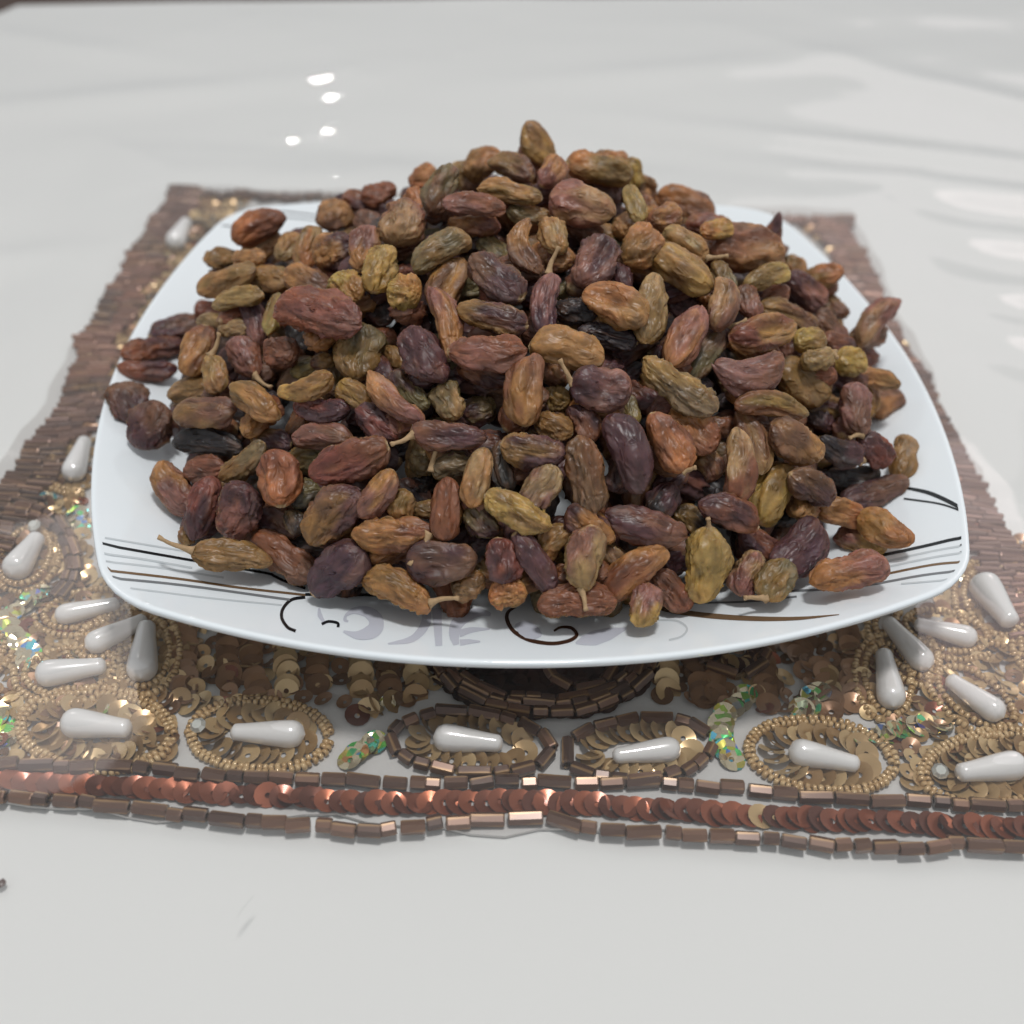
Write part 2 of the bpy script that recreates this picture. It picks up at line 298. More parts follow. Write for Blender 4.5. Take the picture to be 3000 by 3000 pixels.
# ------------------------------------------------------------------ tables (centimetres)
RAISINS = [
((-9.21,1.93,2.45),(0.87,0.48,0.109),(0.156,-0.479,0.864),1.40,0.66,0.53,'dp','br','-',None,'dark purple-brown and brown raisin leaning right, mid heap, far left'),
((-9.64,0.93,2.41),(0.696,0.687,-0.211),(0.55,-0.32,0.772),1.81,0.59,0.47,'rb','dp','w',None,'slender reddish-brown raisin lying level, mid heap, far left, above the reddish-brown and dark purple-brown one'),
((-9.58,-0.07,2.43),(0.967,0.176,-0.185),(0.247,-0.461,0.852),1.47,0.54,0.40,'rb','dp','-',None,'slender reddish-brown and dark purple-brown raisin lying level, mid heap, far left'),
((-9.67,-1.66,2.54),(0.513,-0.753,-0.413),(0.295,-0.297,0.908),1.22,0.94,0.65,'br','dp','w',None,'roundish brown and dark purple-brown raisin leaning left, on the lower slope, far left'),
((-8.89,-2.91,2.7),(0.472,0.656,0.589),(-0.133,-0.607,0.783),1.22,0.97,0.63,'dp','br','w',None,'dark purple-brown and brown raisin leaning right, on the lower slope, far left'),
((-7.75,-1.98,4.2),(0.347,0.784,0.515),(-0.185,-0.482,0.857),1.33,0.76,0.55,'am','rb','-',None,'amber and reddish-brown raisin leaning right, mid heap, left'),
((-7.11,-3.18,4.33),(0.287,-0.846,-0.45),(-0.25,-0.519,0.817),1.01,0.57,0.41,'yg','ol','-',(-1,(-7.03,-2.6,5.03)),'yellow-green and olive-brown raisin with stalk upright, mid heap, left'),
((-7.92,-2.54,3.46),(0.939,-0.177,0.295),(-0.34,-0.602,0.722),1.18,0.62,0.40,'ta','ol','-',None,'tan and olive-brown raisin lying level, mid heap, left'),
((-7.29,-4.01,3.83),(0.945,-0.222,0.241),(-0.327,-0.639,0.696),1.54,0.68,0.44,'ol','br','s',None,'olive-brown and brown raisin lying level, on the lower slope, left'),
((-6.04,-4.49,4.45),(0.768,-0.609,-0.201),(-0.268,-0.59,0.762),1.38,0.71,0.59,'ol','am','s',None,'olive-brown and amber raisin leaning left, on the lower slope, left'),
((-7.26,-4.29,3.25),(0.943,-0.31,0.122),(-0.301,-0.638,0.709),1.75,0.59,0.45,'bk','bk','w',None,'slender near-black raisin lying level, on the lower slope, left'),
((-6.58,-3.53,3.19),(0.922,-0.381,0.075),(-0.301,-0.582,0.756),1.09,0.55,0.37,'bk','bk','-',None,'near-black raisin lying level, on the lower slope, left'),
((-6.5,-2.72,4.46),(0.485,-0.771,-0.411),(-0.222,-0.564,0.795),1.13,0.66,0.48,'pk','rb','w',(1,(-5.86,-3.49,4.15)),'pinkish-brown and reddish-brown raisin with stalk leaning left, mid heap, left'),
((-5.61,-3.12,4.83),(0.924,-0.327,0.198),(-0.36,-0.57,0.739),0.86,0.71,0.59,'rb','br','-',None,'roundish reddish-brown and brown raisin lying level, mid heap, left'),
((-6.44,-1.43,4.67),(0.343,-0.812,-0.473),(-0.209,-0.557,0.804),1.37,0.52,0.42,'dp','pk','-',None,'slender dark purple-brown and pinkish-brown raisin upright, mid heap, left'),
((-6.93,-1.47,4.47),(0.936,-0.26,0.239),(-0.347,-0.552,0.758),0.87,0.40,0.32,'ta','ta','-',None,'small tan raisin lying level, mid heap, left'),
((-5.91,-1.76,5.02),(0.17,0.883,0.438),(-0.15,-0.416,0.897),1.18,0.46,0.33,'yg','ol','-',None,'yellow-green and olive-brown raisin upright, on the upper slope, left'),
((-4.68,-3.2,5.83),(0.891,-0.45,0.05),(-0.323,-0.553,0.768),2.16,0.90,0.67,'rb','pk','W',None,'big deeply wrinkled reddish-brown and pinkish-brown raisin lying level, on the upper slope, left of centre'),
((-5.12,-1.22,5.52),(0.862,-0.503,-0.065),(-0.251,-0.534,0.807),1.35,0.71,0.55,'am','br','-',None,'amber and brown raisin leaning left, on the upper slope, left of centre'),
((-4.12,-2.5,6.11),(0.695,-0.665,-0.272),(-0.213,-0.552,0.806),0.90,0.68,0.44,'ye','am','W',None,'deeply wrinkled yellow and amber raisin leaning left, on the upper slope, left of centre'),
((-3.39,-2.27,6.41),(0.285,0.842,0.458),(-0.069,-0.458,0.886),1.24,0.70,0.53,'ye','yg','W',None,'deeply wrinkled yellow and yellow-green raisin upright, on the upper slope, left of centre'),
((-2.84,-3.11,6.33),(0.968,-0.219,0.119),(-0.232,-0.617,0.752),0.74,0.68,0.47,'ye','am','W',None,'deeply wrinkled yellow and amber raisin lying level, on the upper slope, left of centre'),
((-6.81,2.73,5.02),(0.899,0.312,0.308),(-0.171,-0.397,0.902),1.36,0.78,0.63,'or','rb','-',None,'orange and reddish-brown raisin leaning right, high on the heap, left'),
((-7.76,2.39,4.31),(0.73,0.662,-0.173),(0.238,-0.01,0.971),0.96,0.64,0.42,'ol','gr','-',None,'olive-brown and grey-green raisin lying level, on the upper slope, left'),
((-6.81,2.84,4.46),(0.862,0.343,0.374),(-0.226,-0.4,0.888),1.01,0.67,0.52,'ta','am','-',None,'tan and amber raisin leaning right, on the upper slope, left, right of the amber one'),
((-5.87,1.26,5.19),(0.381,0.837,0.392),(-0.15,-0.363,0.92),0.89,0.60,0.49,'ta','am','-',None,'tan and amber raisin leaning right, on the upper slope, left'),
((-5.28,0.57,5.53),(0.192,0.851,0.489),(-0.174,-0.461,0.87),1.24,0.62,0.43,'or','ol','s',None,'orange and olive-brown raisin upright, on the upper slope, left of centre'),
((-4.58,-0.25,5.83),(0.933,0.007,0.359),(-0.293,-0.559,0.775),1.05,0.93,0.76,'am','dp','w',None,'roundish amber and dark purple-brown raisin leaning right, on the upper slope, left of centre'),
((-3.78,-1.38,6.47),(0.138,0.847,0.513),(-0.127,-0.499,0.857),1.18,0.66,0.54,'am','pk','-',None,'amber and pinkish-brown raisin upright, on the upper slope, left of centre'),
((-7.28,0.03,4.88),(0.891,-0.17,0.421),(-0.444,-0.521,0.729),1.76,0.75,0.48,'am','ol','s',None,'amber and olive-brown raisin leaning right, on the upper slope, left'),
((-6.24,0.14,4.93),(0.924,-0.367,0.11),(-0.299,-0.512,0.805),1.12,0.64,0.50,'am','ol','-',(-1,(-6.68,0.3,5.1)),'amber and olive-brown raisin with stalk lying level, on the upper slope, left'),
((-6.77,0.64,5.15),(0.921,-0.254,0.297),(-0.387,-0.494,0.779),0.93,0.55,0.35,'am','am','-',None,'amber raisin lying level, on the upper slope, left'),
((-6.8,-1.22,5.11),(0.919,-0.221,0.326),(-0.394,-0.546,0.739),1.41,0.52,0.39,'ta','ol','-',None,'slender tan and olive-brown raisin lying level, on the upper slope, left'),
((-8.32,2.25,2.85),(0.978,0.178,-0.105),(0.169,-0.4,0.901),0.74,0.51,0.37,'rb','br','-',None,'small reddish-brown and brown raisin lying level, on the upper slope, left'),
((-7.61,-0.47,4.11),(0.941,-0.325,0.098),(-0.271,-0.548,0.791),0.91,0.36,0.25,'ta','ol','-',None,'small tan and olive-brown raisin lying level, mid heap, left'),
((-4.87,2.85,5.29),(0.616,0.75,0.239),(-0.064,-0.255,0.965),0.95,0.76,0.54,'br','am','-',None,'roundish brown and amber raisin leaning right, high on the heap, left of centre'),
((-4.18,3.41,5.38),(0.94,-0.074,-0.334),(0.265,-0.46,0.847),0.93,0.63,0.51,'rb','dp','-',None,'reddish-brown and dark purple-brown raisin leaning left, high on the heap, left of centre'),
((-3.66,3.28,5.7),(0.966,0.154,0.207),(-0.136,-0.376,0.917),0.87,0.59,0.41,'rb','rb','-',None,'reddish-brown raisin lying level, high on the heap, left of centre'),
((-2.95,-0.73,6.8),(0.151,0.831,0.535),(-0.123,-0.521,0.844),1.23,0.92,0.62,'ta','rb','w',None,'roundish tan and reddish-brown raisin upright, high on the heap, left of centre'),
((-3.89,2,5.36),(0.454,-0.76,-0.464),(-0.101,-0.562,0.821),0.94,0.61,0.48,'br','br','-',None,'brown raisin leaning left, high on the heap, left of centre'),
((-2.51,3.31,6.13),(0.782,0.261,0.566),(-0.399,-0.488,0.776),0.72,0.61,0.44,'or','am','-',None,'small roundish orange and amber raisin leaning right, at the peak, left of centre'),
((-2.05,0.43,7.08),(0.38,0.782,0.493),(-0.103,-0.494,0.863),1.46,0.70,0.56,'br','gr','w',None,'brown and grey-green raisin leaning right, high on the heap, centre'),
((-2.6,1.06,6.48),(0.442,-0.765,-0.468),(-0.103,-0.562,0.821),0.83,0.52,0.35,'am','am','-',None,'small amber raisin leaning left, high on the heap, left of centre'),
((-1.38,3.31,6.13),(0.657,-0.308,-0.688),(0.357,-0.677,0.643),0.89,0.64,0.45,'ol','br','-',None,'olive-brown and brown raisin leaning left, at the peak, centre'),
((-0.94,3.17,6.57),(0.874,0.16,0.458),(-0.35,-0.447,0.824),0.99,0.71,0.57,'ol','am','-',None,'olive-brown and amber raisin leaning right, at the peak, centre'),
((-0.28,1.42,7.22),(0.754,-0.649,-0.102),(-0.191,-0.366,0.911),1.30,0.72,0.53,'ol','br','d',None,'dented olive-brown and brown raisin leaning left, at the peak, centre'),
((-0.44,-0.25,7.31),(0.941,-0.338,0.012),(-0.203,-0.534,0.821),1.58,0.51,0.38,'am','ol','-',None,'slender amber and olive-brown raisin lying level, high on the heap, centre'),
((-1.26,-0.64,7.18),(0.917,-0.396,0.046),(-0.266,-0.521,0.811),1.53,0.63,0.43,'pk','rb','d',None,'dented pinkish-brown and reddish-brown raisin lying level, high on the heap, centre'),
((0.45,2.97,7.13),(0.528,-0.353,-0.773),(0.337,-0.748,0.572),1.19,0.70,0.45,'ol','ye','s',None,'olive-brown and yellow raisin leaning left, at the peak, centre'),
((0.61,0.92,7.3),(0.48,0.724,0.496),(-0.049,-0.542,0.839),0.96,0.66,0.54,'pk','am','-',None,'pinkish-brown and amber raisin leaning right, at the peak, centre'),
((1.18,-0.76,7.21),(0.954,-0.257,-0.153),(-0.027,-0.585,0.811),1.52,1.04,0.68,'pk','ta','s',None,'big pinkish-brown and tan raisin lying level, high on the heap, centre'),
((1.93,1.99,6.94),(0.986,-0.017,-0.165),(0.14,-0.452,0.881),1.55,0.74,0.60,'or','ol','-',None,'orange and olive-brown raisin lying level, at the peak, right of centre'),
((2.5,-0.19,7.01),(0.236,-0.839,-0.49),(0.027,-0.498,0.867),1.10,0.45,0.32,'yg','yg','-',None,'yellow-green raisin upright, high on the heap, right of centre'),
((2.94,2.99,6.41),(0.297,-0.417,-0.859),(0.292,-0.817,0.498),0.74,0.47,0.39,'ol','ye','-',None,'small olive-brown and yellow raisin upright, at the peak, right of centre'),
((2.33,2.93,6.85),(0.987,-0.161,-0.019),(-0.046,-0.391,0.919),0.79,0.44,0.31,'ol','am','-',None,'small olive-brown and amber raisin lying level, at the peak, right of centre'),
((3.33,3.04,5.95),(0.212,-0.427,-0.879),(0.254,-0.844,0.472),0.70,0.50,0.42,'ol','br','-',None,'small olive-brown and brown raisin upright, high on the heap, right of centre'),
((3.01,0.85,6.43),(0.161,-0.843,-0.514),(0.064,-0.51,0.858),0.78,0.49,0.37,'rb','am','-',None,'small reddish-brown and amber raisin upright, high on the heap, right of centre'),
((4.43,2.93,5.59),(0.925,-0.314,-0.217),(0.08,-0.396,0.915),1.49,0.84,0.58,'am','br','-',None,'amber and brown raisin leaning left, high on the heap, right of centre'),
((3.2,-0.48,6.8),(0.89,0.442,0.114),(0.155,-0.527,0.835),0.85,0.62,0.49,'rb','am','-',None,'roundish reddish-brown and amber raisin leaning right, high on the heap, right of centre'),
((3.55,-1.39,6.58),(0.775,-0.522,-0.356),(0.002,-0.561,0.828),1.20,0.70,0.54,'ta','am','s',(1,(4.45,-1.84,6.53)),'tan and amber raisin with stalk leaning left, on the upper slope, right of centre'),
((2.4,-1.92,6.79),(0.627,0.666,0.405),(0.072,-0.567,0.821),1.12,0.87,0.68,'ol','am','d',None,'dented olive-brown and amber raisin leaning right, on the upper slope, right of centre'),
((3.33,-2.36,6.45),(0.789,-0.487,-0.375),(0.008,-0.602,0.798),1.63,0.83,0.60,'ol','ye','s',None,'olive-brown and yellow raisin leaning left, on the upper slope, right of centre'),
((1.3,-2.66,6.79),(0.49,0.746,0.451),(0.052,-0.542,0.839),1.39,0.92,0.71,'pk','dp','d',None,'dented pinkish-brown and dark purple-brown raisin leaning right, on the upper slope, centre'),
((1.9,-2.49,6.32),(0.367,-0.846,-0.386),(-0.084,-0.444,0.892),0.81,0.54,0.36,'dp','dp','-',None,'dark purple-brown raisin leaning left, on the upper slope, right of centre'),
((0.44,-1.91,7.04),(0.259,-0.838,-0.481),(-0.073,-0.514,0.855),0.97,0.61,0.47,'am','ta','-',None,'amber and tan raisin upright, high on the heap, centre'),
((0.14,-3.82,6.43),(0.148,0.857,0.494),(-0.016,-0.497,0.868),1.52,0.56,0.43,'dp','pk','w',(1,(0.48,-2.98,7.32)),'slender dark purple-brown and pinkish-brown raisin with stalk upright, on the upper slope, centre'),
((0.6,-2.1,6.55),(1,0.026,-0.013),(0.027,-0.623,0.782),0.62,0.54,0.39,'rb','am','-',None,'small roundish reddish-brown and amber raisin lying level, on the upper slope, centre'),
((-0.23,-2.31,6.94),(0.195,-0.843,-0.501),(-0.081,-0.522,0.849),1.39,0.55,0.44,'am','br','k',None,'curved amber and brown raisin upright, on the upper slope, centre'),
((0.02,-0.47,6.87),(0.986,-0.165,-0.013),(-0.085,-0.576,0.813),1.06,0.42,0.28,'gr','ol','w',None,'slender grey-green and olive-brown raisin lying level, high on the heap, centre'),
((-2.06,-2.1,6.78),(0.867,0.396,0.301),(-0.014,-0.585,0.811),1.45,0.68,0.48,'gr','ol','-',None,'grey-green and olive-brown raisin leaning right, on the upper slope, centre'),
((-2.3,0.11,6.03),(0.924,-0.343,0.169),(-0.326,-0.478,0.816),0.70,0.41,0.32,'gr','gr','-',None,'small grey-green raisin lying level, high on the heap, centre'),
((-0.84,-0.86,6.21),(0.687,-0.702,-0.188),(-0.222,-0.45,0.865),0.85,0.52,0.37,'gr','gr','-',None,'grey-green raisin leaning left, on the upper slope, centre'),
((-0.86,-3.11,6.65),(0.667,-0.693,-0.272),(-0.202,-0.519,0.83),1.56,0.82,0.64,'br','dp','w',None,'brown and dark purple-brown raisin leaning left, on the upper slope, centre'),
((-1.88,-2.59,6.25),(0.443,0.801,0.403),(0.012,-0.455,0.89),1.47,0.72,0.55,'br','am','s',None,'brown and amber raisin leaning right, on the upper slope, centre'),
((-2.9,-1.2,5.76),(0.942,0.178,0.283),(-0.132,-0.579,0.804),0.52,0.39,0.33,'rb','dp','-',None,'small reddish-brown and dark purple-brown raisin leaning right, on the upper slope, left of centre'),
((-1.98,-3.98,6.1),(0.216,-0.863,-0.457),(-0.13,-0.489,0.862),1.88,0.58,0.48,'pk','am','-',None,'slender pinkish-brown and amber raisin upright, on the upper slope, centre'),
((-3.43,-2.45,5.35),(0.835,-0.55,-0.023),(-0.309,-0.503,0.807),0.69,0.50,0.39,'dp','bk','-',None,'small roundish dark purple-brown and near-black raisin leaning left, on the upper slope, left of centre'),
((-3.87,-3.63,5.14),(0.138,0.859,0.493),(-0.093,-0.484,0.87),1.33,1.05,0.84,'ol','gr','d',None,'dented olive-brown and grey-green raisin upright, mid heap, left of centre'),
((-4.69,-3.29,4.68),(0.929,-0.315,0.194),(-0.348,-0.567,0.746),0.62,0.47,0.32,'br','ol','-',None,'small roundish brown and olive-brown raisin lying level, mid heap, left of centre'),
((-2.42,-4.77,5.74),(0.579,-0.736,-0.351),(-0.197,-0.544,0.816),1.45,0.86,0.67,'dp','dp','w',None,'dark purple-brown raisin leaning left, mid heap, left of centre'),
((-3.1,-3.67,5.05),(0.443,-0.816,-0.372),(-0.192,-0.492,0.849),0.70,0.39,0.32,'ol','ol','-',None,'small olive-brown raisin leaning left, mid heap, left of centre'),
((-0.96,-4.11,6.26),(0.957,-0.28,-0.074),(-0.13,-0.646,0.752),1.55,0.64,0.46,'ol','dp','w',None,'slender olive-brown and dark purple-brown raisin lying level, mid heap, centre'),
((-1.1,-4.94,5.92),(0.997,-0.031,0.074),(-0.076,-0.675,0.734),1.62,0.72,0.54,'pk','rb','w',None,'pinkish-brown and reddish-brown raisin lying level, mid heap, centre'),
((-3.05,-5.52,5.17),(0.692,-0.655,-0.303),(-0.209,-0.584,0.784),1.66,0.54,0.40,'am','pk','-',None,'slender amber and pinkish-brown raisin leaning left, on the lower slope, left of centre'),
((-2.74,-5.07,5.08),(0.649,-0.691,-0.317),(-0.204,-0.56,0.803),1.17,0.58,0.48,'dp','gr','-',None,'dark purple-brown and grey-green raisin leaning left, mid heap, left of centre'),
((-1.9,-5.42,5.04),(0.456,-0.763,-0.457),(-0.143,-0.57,0.809),0.87,0.68,0.48,'gr','ta','d',None,'dented grey-green and tan raisin leaning left, on the lower slope, centre'),
((-1.3,-5.23,4.67),(0.968,0.148,0.202),(-0.053,-0.665,0.745),0.67,0.42,0.31,'dp','gr','w',None,'small dark purple-brown and grey-green raisin lying level, on the lower slope, centre'),
((-4.93,-4.69,4.93),(0.936,-0.011,0.353),(-0.269,-0.672,0.69),1.31,0.56,0.36,'ye','ol','-',None,'yellow and olive-brown raisin lying level, mid heap, left of centre'),
((-3.91,-4.84,4.85),(0.793,-0.593,-0.14),(-0.278,-0.556,0.783),0.88,0.56,0.40,'ye','ol','-',None,'yellow and olive-brown raisin leaning left, mid heap, left of centre'),
((-4.62,-4.89,4.54),(0.925,-0.367,0.094),(-0.314,-0.605,0.731),1.31,0.56,0.43,'pu','dp','w',None,'wine-red and dark purple-brown raisin lying level, on the lower slope, left of centre'),
((-3.4,-5.55,4.61),(0.767,-0.6,-0.229),(-0.229,-0.588,0.776),1.13,0.62,0.51,'dp','pu','w',None,'dark purple-brown and wine-red raisin leaning left, on the lower slope, left of centre'),
((-4.56,-5.48,4.22),(0.95,-0.281,0.136),(-0.291,-0.639,0.712),1.39,0.58,0.48,'pk','br','-',None,'pinkish-brown and brown raisin lying level, on the lower slope, left of centre'),
((-3.92,-6.43,4.27),(0.922,0.099,0.374),(-0.194,-0.718,0.669),1.78,0.86,0.61,'pu','rb','w',None,'big wine-red and reddish-brown raisin leaning right, on the lower slope, left of centre'),
((-1.91,-6.38,4.87),(0.989,-0.146,0.032),(-0.125,-0.693,0.71),1.53,0.58,0.48,'br','dp','w',(-1,(-3.08,-6.52,4.79)),'slender brown and dark purple-brown raisin with stalk lying level, on the lower slope, centre'),
((-2.86,-5.49,3.86),(0.871,0.297,0.391),(-0.102,-0.669,0.736),0.61,0.45,0.31,'bk','bk','-',None,'small near-black raisin leaning right, on the lower slope, left of centre'),
((-2.47,-6.04,3.98),(0.988,-0.13,0.087),(-0.152,-0.673,0.724),0.54,0.49,0.39,'gr','gr','w',None,'small roundish grey-green raisin lying level, on the lower slope, left of centre'),
((-1.88,-6.59,4.28),(0.967,0.106,0.232),(-0.093,-0.701,0.707),0.84,0.50,0.33,'gr','gr','-',(-1,(-2.11,-6.43,4.73)),'grey-green raisin with stalk lying level, on the lower slope, centre'),
((-1.34,-7.11,4.4),(0.221,0.709,0.67),(-0.051,-0.677,0.734),1.28,0.63,0.46,'am','ta','s',None,'amber and tan raisin upright, on the lower slope, centre'),
((-2,-7.51,3.93),(0.047,0.702,0.711),(-0.072,-0.707,0.703),1.31,0.60,0.39,'rb','rb','s',None,'reddish-brown raisin upright, near the front, centre'),
((-3.35,-7.08,3.95),(0.583,0.5,0.64),(-0.109,-0.732,0.672),1.17,0.55,0.45,'pk','am','-',None,'pinkish-brown and amber raisin leaning right, near the front, left of centre'),
((-2.92,-7.07,3.66),(0.181,0.699,0.692),(-0.083,-0.691,0.718),0.67,0.59,0.48,'am','ol','s',None,'roundish amber and olive-brown raisin upright, near the front, left of centre'),
((-2.46,-6.86,3.38),(0.989,-0.122,0.086),(-0.147,-0.692,0.706),0.57,0.37,0.25,'gr','ol','-',None,'small grey-green and olive-brown raisin lying level, near the front, left of centre'),
((-2.5,-6.25,3.45),(0.941,0.154,0.3),(-0.116,-0.686,0.718),0.60,0.49,0.37,'bk','bk','w',None,'small roundish near-black raisin leaning right, near the front, centre'),
((-4.29,-7.15,3.47),(0.677,0.361,0.641),(-0.177,-0.766,0.618),1.51,0.90,0.62,'ol','dp','w',None,'big olive-brown and dark purple-brown raisin leaning right, near the front, left of centre'),
((-4.21,-7.88,2.61),(0.735,0.235,0.637),(-0.269,-0.76,0.591),1.48,0.90,0.67,'vi','dp','-',None,'big violet-brown and dark purple-brown raisin leaning right, in the front row, left of centre'),
((-3.08,-7.7,3.42),(0.982,-0.113,0.15),(-0.184,-0.736,0.651),1.63,0.70,0.52,'am','rb','W',(1,(-2.73,-8.32,3.16)),'deeply wrinkled amber and reddish-brown raisin with stalk lying level, near the front, left of centre'),
((-2.08,-8.21,3.13),(0.992,-0.105,0.076),(-0.129,-0.756,0.642),1.40,0.82,0.54,'dp','br','d',None,'dented dark purple-brown and brown raisin lying level, in the front row, centre'),
((-2.96,-8.37,2.58),(0.871,-0.475,-0.121),(-0.249,-0.641,0.726),1.56,0.66,0.53,'ol','am','W',(1,(-1.75,-8.83,2.71)),'deeply wrinkled olive-brown raisin leaning left, in the front row, below the amber and reddish-brown one'),
((-1.56,-8.36,2.62),(0.937,0.132,0.323),(-0.11,-0.767,0.632),0.71,0.55,0.39,'gr','ol','w',None,'grey-green and olive-brown raisin leaning right, in the front row, centre'),
((-0.89,-8.31,3.23),(0.161,-0.632,-0.758),(-0.055,-0.772,0.633),0.92,0.65,0.47,'pu','dp','w',None,'wine-red and dark purple-brown raisin upright, in the front row, centre'),
((-0.79,-8.69,2.7),(0.994,-0.008,0.105),(-0.078,-0.727,0.682),0.76,0.55,0.36,'or','am','W',None,'deeply wrinkled orange and amber raisin lying level, in the front row, centre'),
((-1.29,-7.55,3.58),(0.751,-0.512,-0.417),(-0.09,-0.704,0.704),0.83,0.53,0.34,'gr','dp','w',None,'grey-green and dark purple-brown raisin leaning left, near the front, centre'),
((-0.24,-8.37,3.22),(0.519,-0.55,-0.654),(-0.035,-0.778,0.628),1.39,0.58,0.39,'dp','dp','-',None,'slender dark purple-brown raisin leaning left, in the front row, centre'),
((-0.57,-7.76,4.01),(0.873,-0.372,-0.315),(-0.062,-0.727,0.684),1.49,0.55,0.39,'ye','ol','W',None,'deeply wrinkled yellow and olive-brown raisin leaning left, near the front, centre'),
((0.15,-7.87,3.35),(0.656,0.512,0.555),(-0.028,-0.718,0.695),0.87,0.60,0.49,'am','ol','-',None,'amber and olive-brown raisin leaning right, near the front, centre'),
((-0.11,-7.28,4.21),(0.514,0.613,0.599),(-0.022,-0.689,0.724),1.15,0.63,0.52,'pk','ta','-',None,'pinkish-brown and tan raisin leaning right, near the front, centre'),
((-0.22,-6.74,4.78),(0.987,-0.143,-0.078),(-0.047,-0.707,0.706),1.31,0.64,0.47,'ol','dp','W',None,'deeply wrinkled olive-brown and dark purple-brown raisin lying level, on the lower slope, centre'),
((0.24,-6.04,4.84),(0.929,-0.303,-0.212),(-0.057,-0.684,0.727),0.85,0.56,0.41,'ol','ol','w',None,'olive-brown raisin leaning left, on the lower slope, centre'),
((0.35,-5.04,4.84),(0.98,-0.169,-0.102),(-0.037,-0.666,0.745),0.65,0.52,0.40,'ol','ol','w',None,'olive-brown raisin lying level, on the lower slope, centre'),
((-0.35,-5.69,5.5),(0.111,0.806,0.582),(-0.036,-0.582,0.813),1.58,0.82,0.66,'am','rb','s',None,'big amber and reddish-brown raisin upright, mid heap, centre'),
((0.54,-4.87,5.94),(0.981,-0.161,-0.107),(-0.031,-0.677,0.735),1.60,0.79,0.56,'am','am','-',None,'big amber raisin lying level, mid heap, centre'),
((1.2,-5.64,5.48),(0.984,-0.121,-0.134),(0.013,-0.694,0.72),1.22,0.82,0.66,'dp','pk','d',(-1,(0.35,-5.38,6.04)),'dented dark purple-brown and pinkish-brown raisin with stalk lying level, mid heap, right of centre'),
((1.65,-3.82,6.4),(0.891,-0.362,-0.274),(-0.031,-0.65,0.759),1.49,0.86,0.62,'or','am','d',None,'dented orange and amber raisin leaning left, on the upper slope, right of centre'),
((2.48,-3.61,6.2),(0.195,0.845,0.498),(0.041,-0.515,0.856),1.75,0.66,0.50,'ol','ta','-',None,'slender olive-brown and tan raisin upright, on the upper slope, right of centre'),
((0.84,-3.56,6.08),(0.996,-0.064,-0.065),(0.008,-0.652,0.758),0.94,0.57,0.45,'bk','bk','W',None,'deeply wrinkled near-black raisin lying level, on the upper slope, centre'),
((1.49,-4.09,5.79),(0.977,-0.144,-0.156),(0.022,-0.663,0.748),1.32,0.52,0.39,'bk','bk','W',None,'deeply wrinkled near-black raisin lying level, mid heap, right of centre'),
((0.75,-2.35,5.92),(0.999,0.034,-0.021),(0.037,-0.619,0.784),0.57,0.45,0.35,'gr','gr','-',None,'small grey-green raisin lying level, on the upper slope, centre'),
((3.15,-4.21,5.86),(0.491,0.755,0.436),(0.1,-0.545,0.832),1.69,0.70,0.55,'am','pk','s',None,'amber and pinkish-brown raisin leaning right, mid heap, right of centre'),
((3.75,-3.81,5.21),(0.623,0.686,0.376),(0.122,-0.56,0.819),1.67,0.67,0.43,'gr','br','s',(1,(4.69,-3.32,5.74)),'grey-green and brown raisin with stalk leaning right, mid heap, right of centre'),
((2.87,-5.38,5.35),(0.8,-0.419,-0.429),(0.024,-0.693,0.721),1.83,0.68,0.44,'yg','gr','W',None,'deeply wrinkled yellow-green and grey-green raisin leaning left, mid heap, right of centre'),
((4.58,-4.59,5.19),(0.961,0.264,-0.087),(0.239,-0.628,0.741),1.72,0.82,0.55,'pk','rb','k',None,'curved pinkish-brown and reddish-brown raisin lying level, mid heap, right'),
((6.23,-3.42,4.22),(0.869,-0.076,-0.49),(0.316,-0.677,0.665),1.47,0.96,0.66,'ol','ol','s',None,'olive-brown raisin leaning left, mid heap, right'),
((4.98,-5.14,4.71),(0.959,0.135,-0.25),(0.274,-0.666,0.694),1.84,0.64,0.43,'rb','ol','-',None,'slender reddish-brown and olive-brown raisin lying level, on the lower slope, right'),
((5.04,-3.45,5.47),(0.953,0.301,-0.008),(0.198,-0.607,0.769),1.70,0.78,0.50,'pu','am','d',None,'dented wine-red and amber raisin lying level, mid heap, right'),
((6.38,-2.87,4.92),(0.963,0.269,0.011),(0.163,-0.616,0.771),0.84,0.58,0.40,'ye','ol','-',None,'yellow and olive-brown raisin lying level, mid heap, right'),
((6.42,-3.46,4.81),(0.926,0.355,0.13),(0.135,-0.633,0.762),0.89,0.51,0.39,'ol','ta','-',(1,(6.85,-3.53,4.87)),'olive-brown and tan raisin with stalk leaning right, mid heap, right'),
((7.64,-2.45,4.13),(0.983,0.154,-0.103),(0.178,-0.622,0.762),0.83,0.71,0.58,'ye','ye','s',None,'roundish yellow raisin lying level, mid heap, far right'),
((9.11,-0.01,3.8),(0.671,0.595,0.443),(0.171,-0.706,0.688),1.70,0.76,0.54,'ta','pk','s',None,'tan and pinkish-brown raisin leaning right, mid heap, far right'),
((8.43,-2.23,3.44),(0.982,0.094,-0.162),(0.185,-0.633,0.752),1.50,0.57,0.41,'am','ol','-',None,'slender amber and olive-brown raisin lying level, mid heap, far right'),
((9.23,-1.52,2.3),(0.936,0.318,0.149),(0.001,-0.426,0.905),1.09,0.79,0.57,'am','br','s',None,'roundish amber and brown raisin leaning right, on the lower slope, far right'),
((7.45,-3.9,3.71),(0.036,-0.85,-0.525),(0.158,-0.514,0.843),1.33,0.71,0.55,'pk','br','-',(1,(7.13,-4.63,3.42)),'pinkish-brown and brown raisin with stalk upright, on the lower slope, far right'),
